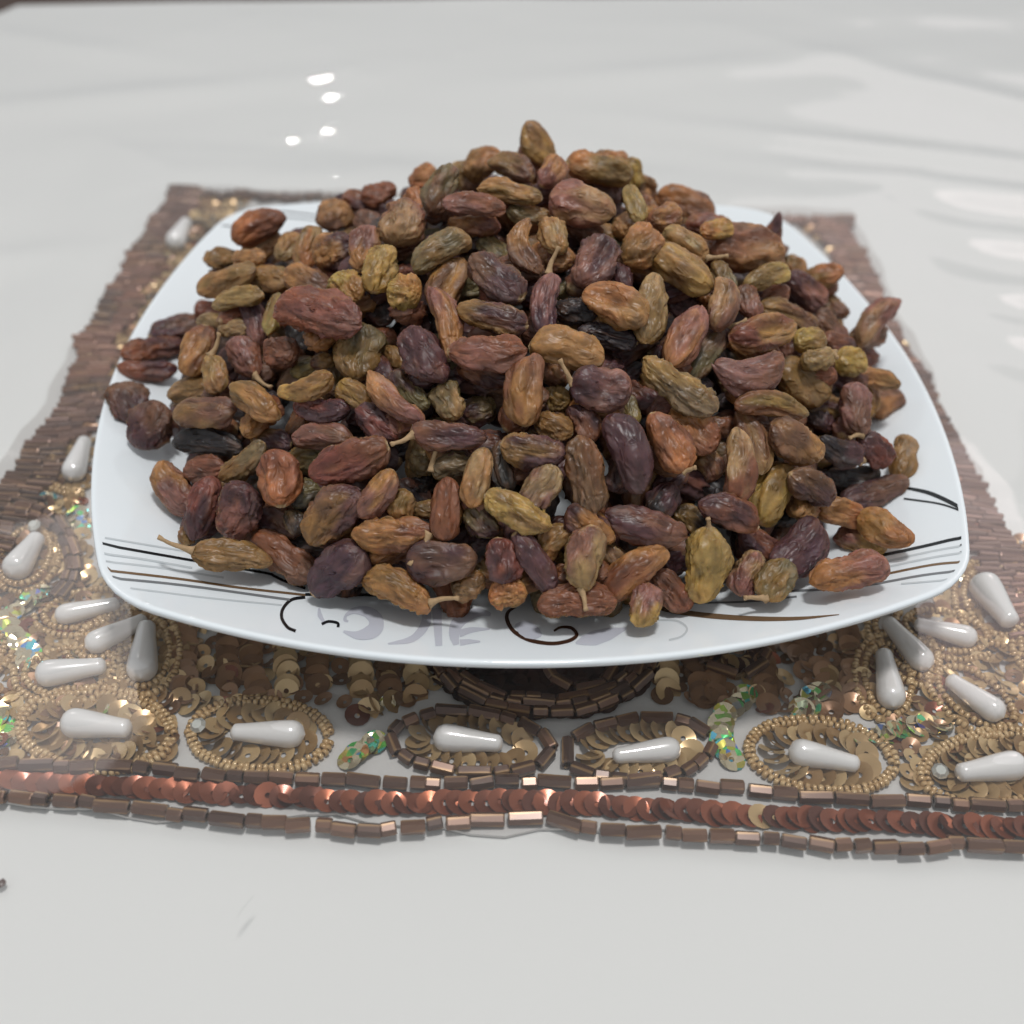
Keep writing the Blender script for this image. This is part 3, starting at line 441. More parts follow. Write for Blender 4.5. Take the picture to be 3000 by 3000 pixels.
((8.01,1.49,4.24),(0.913,-0.149,0.38),(-0.4,-0.511,0.761),1.09,0.67,0.54,'ol','or','s',None,'olive-brown and orange raisin lying level, on the upper slope, right'),
((7.24,0.42,4.39),(0.797,-0.216,-0.564),(0.354,-0.591,0.725),1.30,0.76,0.63,'dp','pk','-',None,'dark purple-brown and pinkish-brown raisin leaning left, on the upper slope, right'),
((7.39,1.98,4.23),(0.507,-0.534,-0.677),(0.339,-0.598,0.726),0.71,0.54,0.39,'ol','am','-',None,'small olive-brown and amber raisin leaning left, on the upper slope, right'),
((5.32,-0.22,5.85),(0.958,0.213,-0.19),(0.277,-0.538,0.796),2.04,1.20,0.94,'rb','am','d',None,'big dented reddish-brown and amber raisin lying level, on the upper slope, right'),
((6.69,2.18,5.25),(0.281,0.341,0.897),(-0.008,-0.934,0.357),0.81,0.42,0.30,'rb','dp','t',None,'small reddish-brown and dark purple-brown raisin upright, high on the heap, right'),
((5.56,-1.36,5.74),(0.915,0.381,0.134),(0.124,-0.583,0.803),1.29,0.57,0.46,'ol','ye','-',None,'olive-brown and yellow raisin leaning right, on the upper slope, right'),
((4.33,-2.16,6.15),(0.252,-0.884,-0.395),(0.006,-0.407,0.914),1.00,0.55,0.38,'ol','gr','-',None,'olive-brown and grey-green raisin leaning left, on the upper slope, right of centre'),
((4.14,-3.22,6.04),(0.243,0.827,0.507),(0.084,-0.538,0.838),1.29,0.68,0.55,'br','ta','s',None,'brown and tan raisin upright, on the upper slope, right of centre'),
((5.07,-2,5.44),(0.172,-0.896,-0.409),(0.051,-0.407,0.912),0.88,0.59,0.44,'br','pk','-',None,'brown and pinkish-brown raisin upright, on the upper slope, right'),
((5.9,-1.2,5.15),(0.917,0.377,0.131),(0.122,-0.578,0.807),0.88,0.53,0.42,'rb','rb','-',None,'reddish-brown raisin leaning right, on the upper slope, right'),
((6.2,-1.67,4.9),(0.921,0.071,-0.382),(0.348,-0.59,0.729),1.66,0.66,0.49,'ol','br','-',None,'olive-brown and brown raisin leaning left, on the upper slope, right'),
((4.44,-0.47,6.49),(0.941,0.338,0.002),(0.187,-0.528,0.828),0.88,0.53,0.37,'am','ye','-',None,'amber and yellow raisin lying level, high on the heap, right of centre'),
((3.43,-2.26,5.45),(0.943,-0.149,-0.297),(0.143,-0.624,0.768),0.84,0.68,0.50,'dp','dp','w',None,'roundish dark purple-brown raisin leaning left, on the upper slope, right of centre'),
((7.69,-0.77,3.99),(0.792,-0.051,-0.609),(0.456,-0.613,0.645),1.16,0.69,0.45,'br','pk','-',None,'brown and pinkish-brown raisin leaning left, mid heap, right'),
((8.46,1.2,3.5),(0.358,-0.905,-0.231),(0.15,-0.188,0.971),0.85,0.54,0.35,'ol','br','-',None,'small olive-brown and brown raisin leaning left, on the upper slope, right'),
((7.63,-2.04,3.25),(0.423,-0.721,-0.549),(0.148,-0.542,0.827),1.02,0.68,0.51,'dp','gr','-',None,'dark purple-brown and grey-green raisin leaning left, mid heap, right'),
((7.77,-1.25,3.85),(0.967,0.089,-0.237),(0.244,-0.579,0.778),0.94,0.55,0.41,'rb','dp','-',None,'reddish-brown and dark purple-brown raisin lying level, mid heap, right'),
((6.99,-3.34,3.34),(0.965,0.079,-0.251),(0.244,-0.624,0.742),1.18,0.65,0.52,'dp','ol','-',None,'dark purple-brown and olive-brown raisin lying level, on the lower slope, right'),
((4.56,-5.64,4.15),(0.291,-0.723,-0.627),(0.032,-0.647,0.762),1.50,0.63,0.41,'br','ta','-',None,'slender brown and tan raisin upright, on the lower slope, right'),
((4.09,-6.51,4.17),(0.095,0.769,0.632),(0.041,-0.638,0.769),1.57,0.70,0.53,'rb','ta','s',None,'reddish-brown and tan raisin upright, on the lower slope, right of centre'),
((3.21,-5.81,4.56),(0.759,-0.44,-0.48),(0.041,-0.703,0.71),1.27,0.87,0.64,'am','rb','d',None,'dented amber and reddish-brown raisin leaning left, on the lower slope, right of centre'),
((2.55,-6.46,4.73),(0.438,-0.663,-0.607),(-0.02,-0.683,0.731),1.39,0.71,0.54,'rb','or','d',(1,(3.05,-7,4.5)),'dented reddish-brown and orange raisin with stalk leaning left, on the lower slope, right of centre'),
((1.71,-6.71,4.7),(0.39,-0.687,-0.613),(-0.04,-0.677,0.734),1.70,0.88,0.69,'dp','dp','s',None,'big dark purple-brown raisin leaning left, on the lower slope, right of centre'),
((0.83,-7.12,4.45),(0.23,-0.72,-0.655),(-0.05,-0.68,0.731),1.64,0.76,0.57,'rb','br','w',None,'big reddish-brown and brown raisin upright, on the lower slope, centre'),
((0.85,-5.96,4.86),(0.534,-0.673,-0.511),(-0.075,-0.64,0.765),0.93,0.61,0.46,'dp','rb','w',None,'dark purple-brown and reddish-brown raisin leaning left, on the lower slope, centre'),
((1.98,-5.17,4.65),(0.192,-0.813,-0.55),(-0.036,-0.566,0.823),0.73,0.32,0.23,'gr','yg','-',None,'small grey-green and yellow-green raisin upright, on the lower slope, right of centre'),
((5.54,-5.66,4.07),(0.864,-0.106,-0.492),(0.265,-0.736,0.623),1.46,0.89,0.68,'br','am','-',None,'brown and amber raisin leaning left, on the lower slope, right'),
((5.02,-6.25,3.24),(0.58,0.714,0.392),(0.178,-0.58,0.795),1.58,0.88,0.61,'ye','ol','s',None,'yellow and olive-brown raisin leaning right, near the front, right'),
((5.79,-6.39,3.48),(0.816,-0.112,-0.566),(0.288,-0.771,0.568),1.25,0.75,0.56,'br','dp','-',None,'brown and dark purple-brown raisin leaning left, near the front, right'),
((3.82,-7.32,3.57),(0.927,-0.079,-0.366),(0.182,-0.76,0.624),1.42,0.72,0.56,'dp','rb','-',None,'dark purple-brown and reddish-brown raisin leaning left, near the front, right of centre'),
((2.81,-6.28,3.61),(0.661,0.637,0.395),(0.104,-0.6,0.793),0.99,0.62,0.42,'dp','br','-',None,'dark purple-brown and brown raisin leaning right, near the front, right of centre'),
((2.49,-6.93,3.57),(0.532,0.681,0.503),(0.059,-0.623,0.78),0.87,0.66,0.56,'sl','dp','s',None,'slate-dark and dark purple-brown raisin leaning right, near the front, right of centre'),
((3.61,-5.97,3.75),(0.47,-0.646,-0.602),(0.017,-0.675,0.738),0.72,0.59,0.46,'ol','br','-',None,'roundish olive-brown and brown raisin leaning left, on the lower slope, right of centre'),
((2.02,-7.74,3.55),(0.961,-0.121,-0.248),(0.073,-0.756,0.651),1.72,0.70,0.49,'dp','br','w',None,'slender dark purple-brown and brown raisin lying level, near the front, right of centre'),
((0.89,-7.81,3.68),(0.812,-0.389,-0.435),(-0.008,-0.752,0.659),1.14,0.65,0.48,'dp','am','-',None,'dark purple-brown and amber raisin leaning left, near the front, centre'),
((0.71,-8.47,3.43),(0.099,0.633,0.767),(-0.041,-0.768,0.639),1.30,0.78,0.54,'ta','pk','-',(-1,(0.71,-9.27,2.76)),'tan and pinkish-brown raisin with stalk upright, in the front row, centre'),
((1.78,-8.36,2.93),(0.801,0.405,0.441),(0.019,-0.753,0.657),1.58,0.76,0.50,'rb','am','s',None,'big reddish-brown and amber raisin leaning right, in the front row, right of centre'),
((0.59,-8.92,2.64),(0.999,0.044,0.004),(0.025,-0.649,0.76),1.60,0.63,0.41,'rb','rb','W',None,'deeply wrinkled reddish-brown raisin lying level, in the front row, centre'),
((1.92,-8.97,2.58),(0.229,0.94,0.253),(-0.134,-0.227,0.965),1.01,0.59,0.41,'ye','pk','w',None,'yellow and pinkish-brown raisin upright, in the front row, right of centre'),
((2.58,-8.36,2.38),(0.641,-0.391,-0.661),(0.083,-0.821,0.565),1.10,0.58,0.47,'br','rb','w',None,'brown and reddish-brown raisin leaning left, in the front row, right of centre'),
((3.27,-8.14,2.87),(0.108,0.608,0.786),(0.014,-0.792,0.611),1.55,0.88,0.59,'ye','yg','w',(1,(3.28,-7.68,3.73)),'big yellow and yellow-green raisin with stalk upright, in the front row, right of centre'),
((1.35,-8.01,3.02),(0.76,-0.407,-0.508),(0.017,-0.768,0.64),0.69,0.51,0.40,'ta','br','-',None,'tan and brown raisin leaning left, in the front row, right of centre'),
((4.21,-8,2.52),(0.414,0.767,0.49),(0.129,-0.582,0.803),1.05,0.59,0.41,'pk','ta','w',None,'pinkish-brown and tan raisin upright, in the front row, right'),
((4.72,-8.29,2.58),(0.508,0.812,0.287),(-0.234,-0.19,0.953),1.09,0.74,0.48,'ol','gr','d',(-1,(3.97,-8.8,2.57)),'dented olive-brown and grey-green raisin with stalk leaning right, in the front row, right'),
((5.47,-7.4,2.52),(0.686,0.678,0.266),(0.233,-0.55,0.802),1.69,0.95,0.64,'vi','dp','-',None,'big violet-brown and dark purple-brown raisin leaning right, in the front row, right'),
((6.18,-8.29,2.78),(0.981,0.104,0.163),(-0.143,-0.176,0.974),1.66,0.82,0.64,'am','pk','w',None,'big amber and pinkish-brown raisin lying level, in the front row, right'),
((7.18,-6.5,2.04),(0.66,-0.698,0.279),(-0.516,-0.151,0.843),1.24,0.66,0.49,'pk','ye','-',None,'pinkish-brown and yellow raisin lying level, near the front, far right'),
((6.69,-6.19,2.59),(0.977,0.089,-0.194),(0.194,-0.752,0.63),1.20,0.65,0.49,'am','or','d',None,'dented amber and orange raisin lying level, near the front, right'),
((7.45,-6.86,2.66),(0.439,-0.894,0.092),(-0.465,-0.138,0.875),1.39,0.76,0.55,'am','or','s',None,'amber and orange raisin leaning left, near the front, far right'),
((7.91,-5.03,2.14),(0.947,0.309,0.092),(0.093,-0.534,0.84),1.85,0.69,0.48,'dp','br','w',None,'slender dark purple-brown and brown raisin leaning right, near the front, far right'),
((8.87,-3.95,2.38),(0.389,0.82,0.42),(-0.387,-0.268,0.882),1.26,0.64,0.47,'ol','ta','s',None,'olive-brown and tan raisin upright, on the lower slope, far right'),
((7.91,-4.41,2.93),(0.738,-0.167,-0.654),(0.342,-0.743,0.575),1.12,0.76,0.63,'dp','pu','w',None,'dark purple-brown and wine-red raisin leaning left, on the lower slope, far right'),
((6.95,-4.79,3.2),(0.898,-0.053,-0.437),(0.279,-0.699,0.659),1.22,0.62,0.42,'bk','dp','-',(1,(7.37,-5.01,2.98)),'near-black and dark purple-brown raisin with stalk leaning left, on the lower slope, right'),
((7.51,-4.59,2.25),(0.981,0.185,-0.061),(0.173,-0.681,0.711),1.46,0.57,0.45,'bk','sl','-',None,'near-black and slate-dark raisin lying level, on the lower slope, far right'),
((4.64,-7.2,2.57),(0.851,-0.122,-0.511),(0.23,-0.787,0.572),1.15,0.62,0.43,'dp','rb','-',None,'dark purple-brown and reddish-brown raisin leaning left, in the front row, right'),
((5.62,-6.01,2.38),(0.924,0.378,0.059),(0.219,-0.646,0.731),1.11,0.57,0.38,'bk','sl','-',None,'near-black and slate-dark raisin leaning right, near the front, right'),
((-8,-4.97,2.48),(0.611,-0.731,-0.305),(-0.105,-0.456,0.884),1.59,0.78,0.55,'am','pk','-',None,'amber and pinkish-brown raisin leaning left, near the front, far left'),
((-7.29,-4.82,2.9),(0.945,-0.21,0.249),(-0.325,-0.665,0.673),1.08,0.52,0.34,'br','rb','w',None,'brown and reddish-brown raisin lying level, on the lower slope, left'),
((-7.24,-5.91,2.68),(0.263,0.639,0.723),(-0.165,-0.709,0.686),1.40,0.64,0.53,'dp','pu','-',None,'dark purple-brown and wine-red raisin upright, near the front, left'),
((-6.37,-6.3,2.9),(0.452,0.421,0.787),(-0.242,-0.791,0.562),1.26,0.89,0.64,'pk','dp','W',None,'deeply wrinkled pinkish-brown and dark purple-brown raisin leaning right, near the front, left'),
((-6.34,-5.23,3.37),(0.771,0.207,0.602),(-0.295,-0.722,0.626),1.30,0.55,0.37,'ol','gr','w',None,'olive-brown and grey-green raisin leaning right, on the lower slope, left'),
((-5.45,-6.17,3.7),(0.099,-0.768,-0.633),(-0.157,-0.64,0.752),1.23,0.92,0.59,'rb','or','d',None,'dented reddish-brown and orange raisin upright, near the front, left'),
((-5.52,-6.2,2.45),(0.876,-0.482,0),(-0.34,-0.618,0.709),1.13,0.63,0.41,'dp','br','-',None,'dark purple-brown and brown raisin leaning left, near the front, left'),
((-6.42,-7.24,2.52),(0.976,0.05,-0.211),(0.217,-0.259,0.941),1.63,0.66,0.45,'ol','ol','w',(-1,(-7.85,-7.2,3.01)),'slender olive-brown raisin with stalk lying level, in the front row, left'),
((-5.44,-6.94,2.2),(0.793,-0.569,-0.219),(-0.291,-0.669,0.683),1.67,0.86,0.63,'rb','br','-',None,'big reddish-brown and brown raisin leaning left, in the front row, left'),
((-7.57,-6.04,2.13),(0.209,0.915,0.346),(0.024,-0.358,0.933),0.69,0.46,0.35,'ol','br','-',None,'small olive-brown and brown raisin upright, near the front, left'),
((-4.98,-6.01,3.09),(0.861,0.157,0.483),(-0.241,-0.711,0.66),0.74,0.56,0.47,'sl','gr','-',None,'slate-dark and grey-green raisin leaning right, near the front, left of centre'),
((-6.84,-5.06,2.56),(0.942,-0.268,0.202),(-0.331,-0.646,0.688),0.63,0.45,0.36,'ol','br','-',None,'small olive-brown and brown raisin lying level, near the front, left'),
((-4.97,-5.37,3.54),(0.95,-0.124,0.287),(-0.295,-0.658,0.692),0.94,0.59,0.41,'ol','gr','w',None,'olive-brown and grey-green raisin lying level, on the lower slope, left of centre'),
((-5.2,-6.51,2.77),(0.497,-0.745,-0.445),(-0.215,-0.602,0.769),0.59,0.45,0.34,'gr','sl','-',None,'small grey-green and slate-dark raisin leaning left, near the front, left'),
((-5.16,-3.16,4.44),(0.927,0.006,0.376),(-0.289,-0.628,0.723),0.67,0.38,0.31,'gr','yg','-',None,'small grey-green and yellow-green raisin leaning right, mid heap, left of centre'),
((-0.99,-4.66,5),(0.988,-0.155,-0.008),(-0.096,-0.653,0.751),0.95,0.52,0.34,'dp','br','w',None,'dark purple-brown and brown raisin lying level, mid heap, centre'),
((2.09,-4.11,4.77),(0.833,0.523,0.182),(0.166,-0.55,0.818),0.94,0.56,0.40,'dp','sl','-',None,'dark purple-brown and slate-dark raisin leaning right, mid heap, right of centre'),
((-0.86,-6.7,4.34),(0.149,-0.765,-0.627),(-0.069,-0.64,0.765),1.07,0.47,0.38,'br','sl','-',None,'brown and slate-dark raisin upright, on the lower slope, centre'),
((4,-5.12,4.14),(0.97,0.191,-0.148),(0.237,-0.639,0.732),0.67,0.55,0.39,'br','rb','-',None,'small roundish brown and reddish-brown raisin lying level, on the lower slope, right of centre'),
((2.76,-7.73,2.56),(0.941,0.306,0.143),(0.12,-0.699,0.705),0.78,0.53,0.40,'dp','dp','-',None,'dark purple-brown raisin leaning right, in the front row, right of centre'),
((3.13,-7.03,3.11),(0.817,-0.328,-0.474),(0.088,-0.742,0.664),0.91,0.53,0.40,'ol','bk','-',None,'olive-brown and near-black raisin leaning left, near the front, right of centre'),
((-5.77,-4.61,3.55),(0.913,-0.397,0.093),(-0.332,-0.59,0.736),1.02,0.49,0.39,'ol','dp','-',(-1,(-5.9,-4.5,3.71)),'olive-brown and dark purple-brown raisin with stalk lying level, on the lower slope, left'),
((1.16,-5.56,4.15),(0.514,0.717,0.471),(0.046,-0.571,0.819),0.71,0.51,0.36,'bk','dp','-',None,'near-black and dark purple-brown raisin leaning right, on the lower slope, centre'),
((2.48,-4.98,4.27),(0.845,0.501,0.189),(0.161,-0.575,0.803),0.87,0.52,0.37,'bk','dp','-',None,'near-black and dark purple-brown raisin leaning right, on the lower slope, right of centre'),
((4.57,-4.08,4.05),(0.948,0.315,-0.041),(0.229,-0.591,0.773),1.07,0.60,0.49,'bk','dp','-',None,'near-black and dark purple-brown raisin lying level, on the lower slope, right of centre'),
((-3.56,-7.63,2.33),(0.964,-0.053,0.259),(-0.214,-0.733,0.646),0.90,0.55,0.40,'bk','br','-',None,'near-black and brown raisin lying level, in the front row, left of centre'),
((-1.37,-7.58,2.98),(0.774,0.399,0.491),(-0.068,-0.719,0.692),0.76,0.54,0.39,'bk','dp','-',None,'near-black and dark purple-brown raisin leaning right, in the front row, centre'),
((-1.86,-7.83,1.95),(0.205,-0.86,-0.468),(-0.269,-0.509,0.818),1.37,0.76,0.60,'rb','rb','w',None,'half-buried reddish-brown raisin upright, in the front row, centre'),
((-1.26,-0.39,6.56),(-0.939,0.335,-0.08),(-0.076,0.027,0.997),1.25,0.68,0.55,'pk','am','w',None,'half-buried pinkish-brown and amber raisin lying level, high on the heap, centre'),
((-1.1,-4.69,5.3),(0.968,-0.103,-0.228),(0.226,-0.024,0.974),1.25,0.68,0.55,'rb','dp','w',None,'half-buried reddish-brown and dark purple-brown raisin lying level, mid heap, centre'),
((3.22,-6.09,3.41),(0.924,0.112,-0.366),(0.359,-0.585,0.727),1.64,0.81,0.65,'rb','dp','-',None,'half-buried reddish-brown and dark purple-brown raisin lying level, near the front, right of centre'),
((-2.84,-2.86,5.71),(-0.305,0.861,-0.406),(-0.136,0.383,0.914),1.25,0.68,0.55,'rb','pk','w',None,'half-buried reddish-brown and pinkish-brown raisin lying level, on the upper slope, left of centre'),
((-6.04,-4.24,3.83),(-0.516,-0.842,-0.157),(-0.082,-0.134,0.988),1.25,0.68,0.55,'rb','am','w',None,'half-buried reddish-brown and amber raisin leaning right, on the lower slope, left'),
((6.67,-3.17,3.22),(-0.263,0.965,0.026),(0.53,0.121,0.839),1.57,0.84,0.67,'dp','sl','w',None,'half-buried dark purple-brown and slate-dark raisin leaning left, on the lower slope, right'),
((2.3,-4.67,4.57),(0.795,-0.592,-0.132),(-0.062,-0.296,0.953),1.26,0.65,0.52,'dp','br','w',None,'half-buried dark purple-brown and brown raisin leaning left, mid heap, right of centre'),
((2.15,-3.43,5.17),(-0.821,-0.502,-0.27),(0.004,-0.479,0.878),1.50,0.73,0.58,'br','dp','-',None,'half-buried brown and dark purple-brown raisin leaning right, mid heap, right of centre'),
((-3.08,-7.45,2.8),(-0.861,-0.508,-0.005),(-0.004,-0.002,1),1.25,0.68,0.55,'rb','am','w',None,'half-buried reddish-brown and amber raisin leaning right, in the front row, left of centre'),
((5.79,-6.14,2.86),(-0.316,-0.948,0.047),(0.015,0.045,0.999),1.25,0.68,0.55,'pk','am','w',None,'half-buried pinkish-brown and amber raisin upright, near the front, right'),
((0.32,-4.14,5.05),(0.6,-0.711,-0.368),(0.026,-0.443,0.896),1.05,0.67,0.54,'ol','rb','w',None,'half-buried olive-brown and reddish-brown raisin leaning left, mid heap, centre'),
((-2.6,-6.41,3.3),(0.728,-0.35,-0.589),(0.068,-0.819,0.57),1.11,0.64,0.51,'bk','rb','-',None,'half-buried near-black and reddish-brown raisin leaning left, near the front, left of centre'),
((-1.4,-4.3,4.88),(-0.837,0.422,-0.348),(-0.489,-0.293,0.821),1.58,0.81,0.65,'dp','dp','w',None,'half-buried dark purple-brown raisin lying level, mid heap, centre'),
((-4.68,-2.95,5.21),(0.128,0.99,-0.052),(0.007,0.051,0.999),1.25,0.68,0.55,'am','br','w',None,'half-buried amber and brown raisin leaning right, mid heap, left of centre'),
((2.08,-6.32,3.55),(-0.201,-0.686,-0.699),(0.128,-0.726,0.675),1.27,0.77,0.62,'ol','br','-',None,'half-buried olive-brown and brown raisin upright, near the front, right of centre'),
((-2.39,-5.6,3.96),(-0.482,-0.519,-0.706),(-0.295,-0.662,0.689),1.52,0.75,0.60,'gr','ol','w',None,'half-buried grey-green and olive-brown raisin leaning right, on the lower slope, left of centre'),
((1.71,-6.46,4.08),(-0.295,-0.917,-0.269),(-0.083,-0.256,0.963),1.25,0.68,0.55,'pk','dp','w',None,'half-buried pinkish-brown and dark purple-brown raisin upright, near the front, right of centre'),
((-3.65,-2.83,4.94),(0.926,-0.285,0.247),(-0.329,-0.287,0.9),1.34,0.78,0.63,'gr','rb','-',None,'half-buried grey-green and reddish-brown raisin lying level, mid heap, left of centre'),
((2.5,0.06,6.39),(-0.451,-0.891,0.054),(0.024,0.048,0.999),1.25,0.68,0.55,'am','am','w',None,'half-buried amber raisin leaning right, high on the heap, right of centre'),
((7.64,-2.2,3.51),(-0.957,0.234,0.173),(0.168,-0.041,0.985),1.25,0.68,0.55,'br','dp','w',None,'half-buried brown and dark purple-brown raisin lying level, mid heap, right'),
((0.71,-8.22,2.81),(-0.982,-0.039,-0.186),(-0.186,-0.007,0.983),1.25,0.68,0.55,'rb','rb','w',None,'half-buried reddish-brown raisin lying level, in the front row, centre'),
((-2.95,-0.48,6.18),(0.647,0.741,0.178),(-0.117,-0.134,0.984),1.25,0.68,0.55,'br','rb','w',None,'half-buried brown and reddish-brown raisin leaning right, on the upper slope, left of centre'),
((1.18,-0.51,6.59),(0.863,0.174,-0.475),(0.466,0.094,0.88),1.25,0.68,0.55,'br','br','w',None,'half-buried brown raisin leaning left, high on the heap, centre'),
((-5.33,-1.71,4.5),(-0.132,0.67,0.731),(-0.463,-0.694,0.552),1.19,0.78,0.63,'sl','sl','w',None,'half-buried slate-dark raisin upright, mid heap, left of centre'),
((1.57,-4.07,5),(-0.058,-0.94,0.336),(0.222,0.316,0.922),1.10,0.65,0.52,'pk','dp','w',None,'half-buried pinkish-brown and dark purple-brown raisin upright, mid heap, right of centre'),
((1.93,2.24,6.32),(0.866,-0.446,-0.225),(0.2,-0.103,0.974),1.25,0.68,0.55,'pk','dp','w',None,'half-buried pinkish-brown and dark purple-brown raisin leaning left, high on the heap, right of centre'),
((-0.23,-2.06,6.32),(-0.988,0.152,0.026),(0.025,-0.004,1),1.25,0.68,0.55,'br','br','w',None,'half-buried brown raisin lying level, on the upper slope, centre'),
((-5.11,-4.25,3.73),(-0.58,-0.533,-0.616),(-0.441,-0.431,0.787),1.34,0.70,0.56,'rb','br','w',None,'half-buried reddish-brown and brown raisin leaning right, on the lower slope, left'),
((-1.33,-1.87,5.78),(-0.941,-0.024,-0.337),(-0.321,-0.246,0.915),1.45,0.81,0.65,'gr','gr','w',None,'half-buried grey-green raisin leaning right, on the upper slope, centre'),
((-0.22,-6.49,4.16),(-0.879,-0.465,-0.104),(-0.092,-0.049,0.995),1.25,0.68,0.55,'dp','br','w',None,'half-buried dark purple-brown and brown raisin leaning right, on the lower slope, centre'),
((-0.35,-5.44,4.88),(0.7,0.613,0.366),(-0.275,-0.241,0.931),1.25,0.68,0.55,'rb','br','w',None,'half-buried reddish-brown and brown raisin leaning right, on the lower slope, centre'),
((2.87,-5.13,4.73),(-0.878,-0.298,-0.375),(-0.355,-0.121,0.927),1.25,0.68,0.55,'dp','pk','w',None,'half-buried dark purple-brown and pinkish-brown raisin leaning right, on the lower slope, right of centre'),
((-6.46,-2.5,3.63),(0.737,0.194,0.648),(-0.598,-0.261,0.758),1.50,0.78,0.63,'dp','br','-',None,'half-buried dark purple-brown and brown raisin leaning right, mid heap, left'),
((0.35,-2.17,5.8),(0.92,0.369,0.133),(-0.022,-0.291,0.957),1.41,0.74,0.59,'dp','sl','w',None,'half-buried dark purple-brown and slate-dark raisin leaning right, on the upper slope, centre'),
((4.44,-0.22,5.87),(0.516,-0.812,0.272),(-0.146,0.229,0.962),1.25,0.68,0.55,'am','br','w',None,'half-buried amber and brown raisin lying level, on the upper slope, right of centre'),
((-2.05,0.68,6.46),(0.698,0.714,-0.06),(0.042,0.043,0.998),1.25,0.68,0.55,'br','rb','w',None,'half-buried brown and reddish-brown raisin leaning right, high on the heap, centre'),
((3.33,-2.11,5.83),(0.933,0.069,0.353),(-0.352,-0.026,0.935),1.25,0.68,0.55,'dp','rb','w',None,'half-buried dark purple-brown and reddish-brown raisin leaning right, on the upper slope, right of centre'),
((4.81,1.68,5.57),(0.998,-0.038,-0.046),(0.052,0.195,0.979),1.12,0.64,0.51,'pk','am','-',None,'half-buried pinkish-brown and amber raisin lying level, high on the heap, right of centre'),
((6.42,-3.21,4.19),(0.826,-0.509,0.243),(-0.207,0.127,0.97),1.25,0.68,0.55,'pk','rb','w',None,'half-buried pinkish-brown and reddish-brown raisin lying level, mid heap, right'),
((7.45,-3.65,3.09),(0.57,0.813,-0.116),(0.067,0.095,0.993),1.25,0.68,0.55,'pk','br','w',None,'half-buried pinkish-brown and brown raisin leaning right, on the lower slope, right'),
((-1.42,-5.09,4.45),(0.848,0.423,0.32),(-0.086,-0.486,0.87),1.23,0.66,0.53,'dp','gr','-',None,'half-buried dark purple-brown and grey-green raisin leaning right, on the lower slope, centre'),
((-2.63,-3.11,5.15),(0.029,0.81,0.585),(-0.247,-0.562,0.79),1.36,0.75,0.60,'bk','dp','w',None,'half-buried near-black and dark purple-brown raisin upright, mid heap, left of centre'),
((-3.58,-3.66,4.65),(0.573,-0.789,0.221),(-0.504,-0.127,0.854),1.76,0.82,0.66,'rb','dp','w',None,'half-buried reddish-brown and dark purple-brown raisin leaning left, mid heap, left of centre'),
((2.73,-4,4.8),(0.017,0.988,0.152),(0.238,-0.152,0.959),1.44,0.83,0.67,'ol','dp','w',None,'half-buried olive-brown and dark purple-brown raisin upright, mid heap, right of centre'),
((2.4,-1.67,6.17),(-0.92,0.369,0.129),(0.119,-0.048,0.992),1.25,0.68,0.55,'am','dp','w',None,'half-buried amber and dark purple-brown raisin lying level, on the upper slope, right of centre'),
((-0.57,-7.51,3.39),(0.109,0.426,-0.898),(0.222,0.87,0.44),1.25,0.68,0.55,'pk','dp','w',None,'half-buried pinkish-brown and dark purple-brown raisin upright, near the front, centre'),
((-3.39,-2.02,5.79),(-0.94,-0.246,-0.236),(-0.229,-0.06,0.972),1.25,0.68,0.55,'dp','dp','w',None,'half-buried dark purple-brown raisin leaning right, on the upper slope, left of centre'),
((-6.8,-0.97,4.49),(0.71,0.671,-0.212),(0.154,0.146,0.977),1.25,0.68,0.55,'rb','dp','w',None,'half-buried reddish-brown and dark purple-brown raisin lying level, on the upper slope, left'),
((-0.65,-4.82,4.68),(-0.855,0.456,-0.247),(-0.42,-0.329,0.846),1.17,0.73,0.59,'sl','br','-',None,'half-buried slate-dark and brown raisin lying level, on the lower slope, centre'),
((9.11,0.24,2.56),(0.802,0.466,-0.373),(0.323,0.188,0.928),1.25,0.68,0.55,'pk','rb','w',None,'half-buried pinkish-brown and reddish-brown raisin lying level, mid heap, far right'),
((-4.91,-6.45,2.2),(0.938,-0.337,0.086),(-0.318,-0.729,0.606),1.58,0.80,0.64,'br','sl','w',None,'half-buried brown and slate-dark raisin lying level, in the front row, left of centre'),
((-0.03,-6.62,3.49),(-0.066,0.724,0.687),(-0.007,-0.689,0.725),1.37,0.73,0.58,'sl','br','-',None,'half-buried slate-dark and brown raisin upright, near the front, centre'),
((1.27,-7.8,2.18),(-0.108,0.725,0.68),(0.071,-0.676,0.733),1.72,0.80,0.64,'gr','dp','w',None,'half-buried grey-green and dark purple-brown raisin upright, in the front row, right of centre'),
((-0.24,-8.12,2.6),(0.753,0.629,-0.195),(0.15,0.125,0.981),1.25,0.68,0.55,'am','dp','w',None,'half-buried amber and dark purple-brown raisin leaning right, in the front row, centre'),
((-4.49,-3.36,4.42),(0.202,-0.825,-0.527),(-0.336,-0.564,0.754),1.33,0.73,0.58,'ol','dp','w',None,'half-buried olive-brown and dark purple-brown raisin upright, mid heap, left of centre'),
((-7.11,-2.93,3.71),(0.094,0.948,-0.305),(0.03,0.304,0.952),1.25,0.68,0.55,'br','pk','w',None,'half-buried brown and pinkish-brown raisin leaning right, mid heap, left'),
((-4.12,-2.25,5.49),(0.982,0.085,0.168),(-0.167,-0.014,0.986),1.25,0.68,0.55,'rb','am','w',None,'half-buried reddish-brown and amber raisin lying level, on the upper slope, left of centre'),
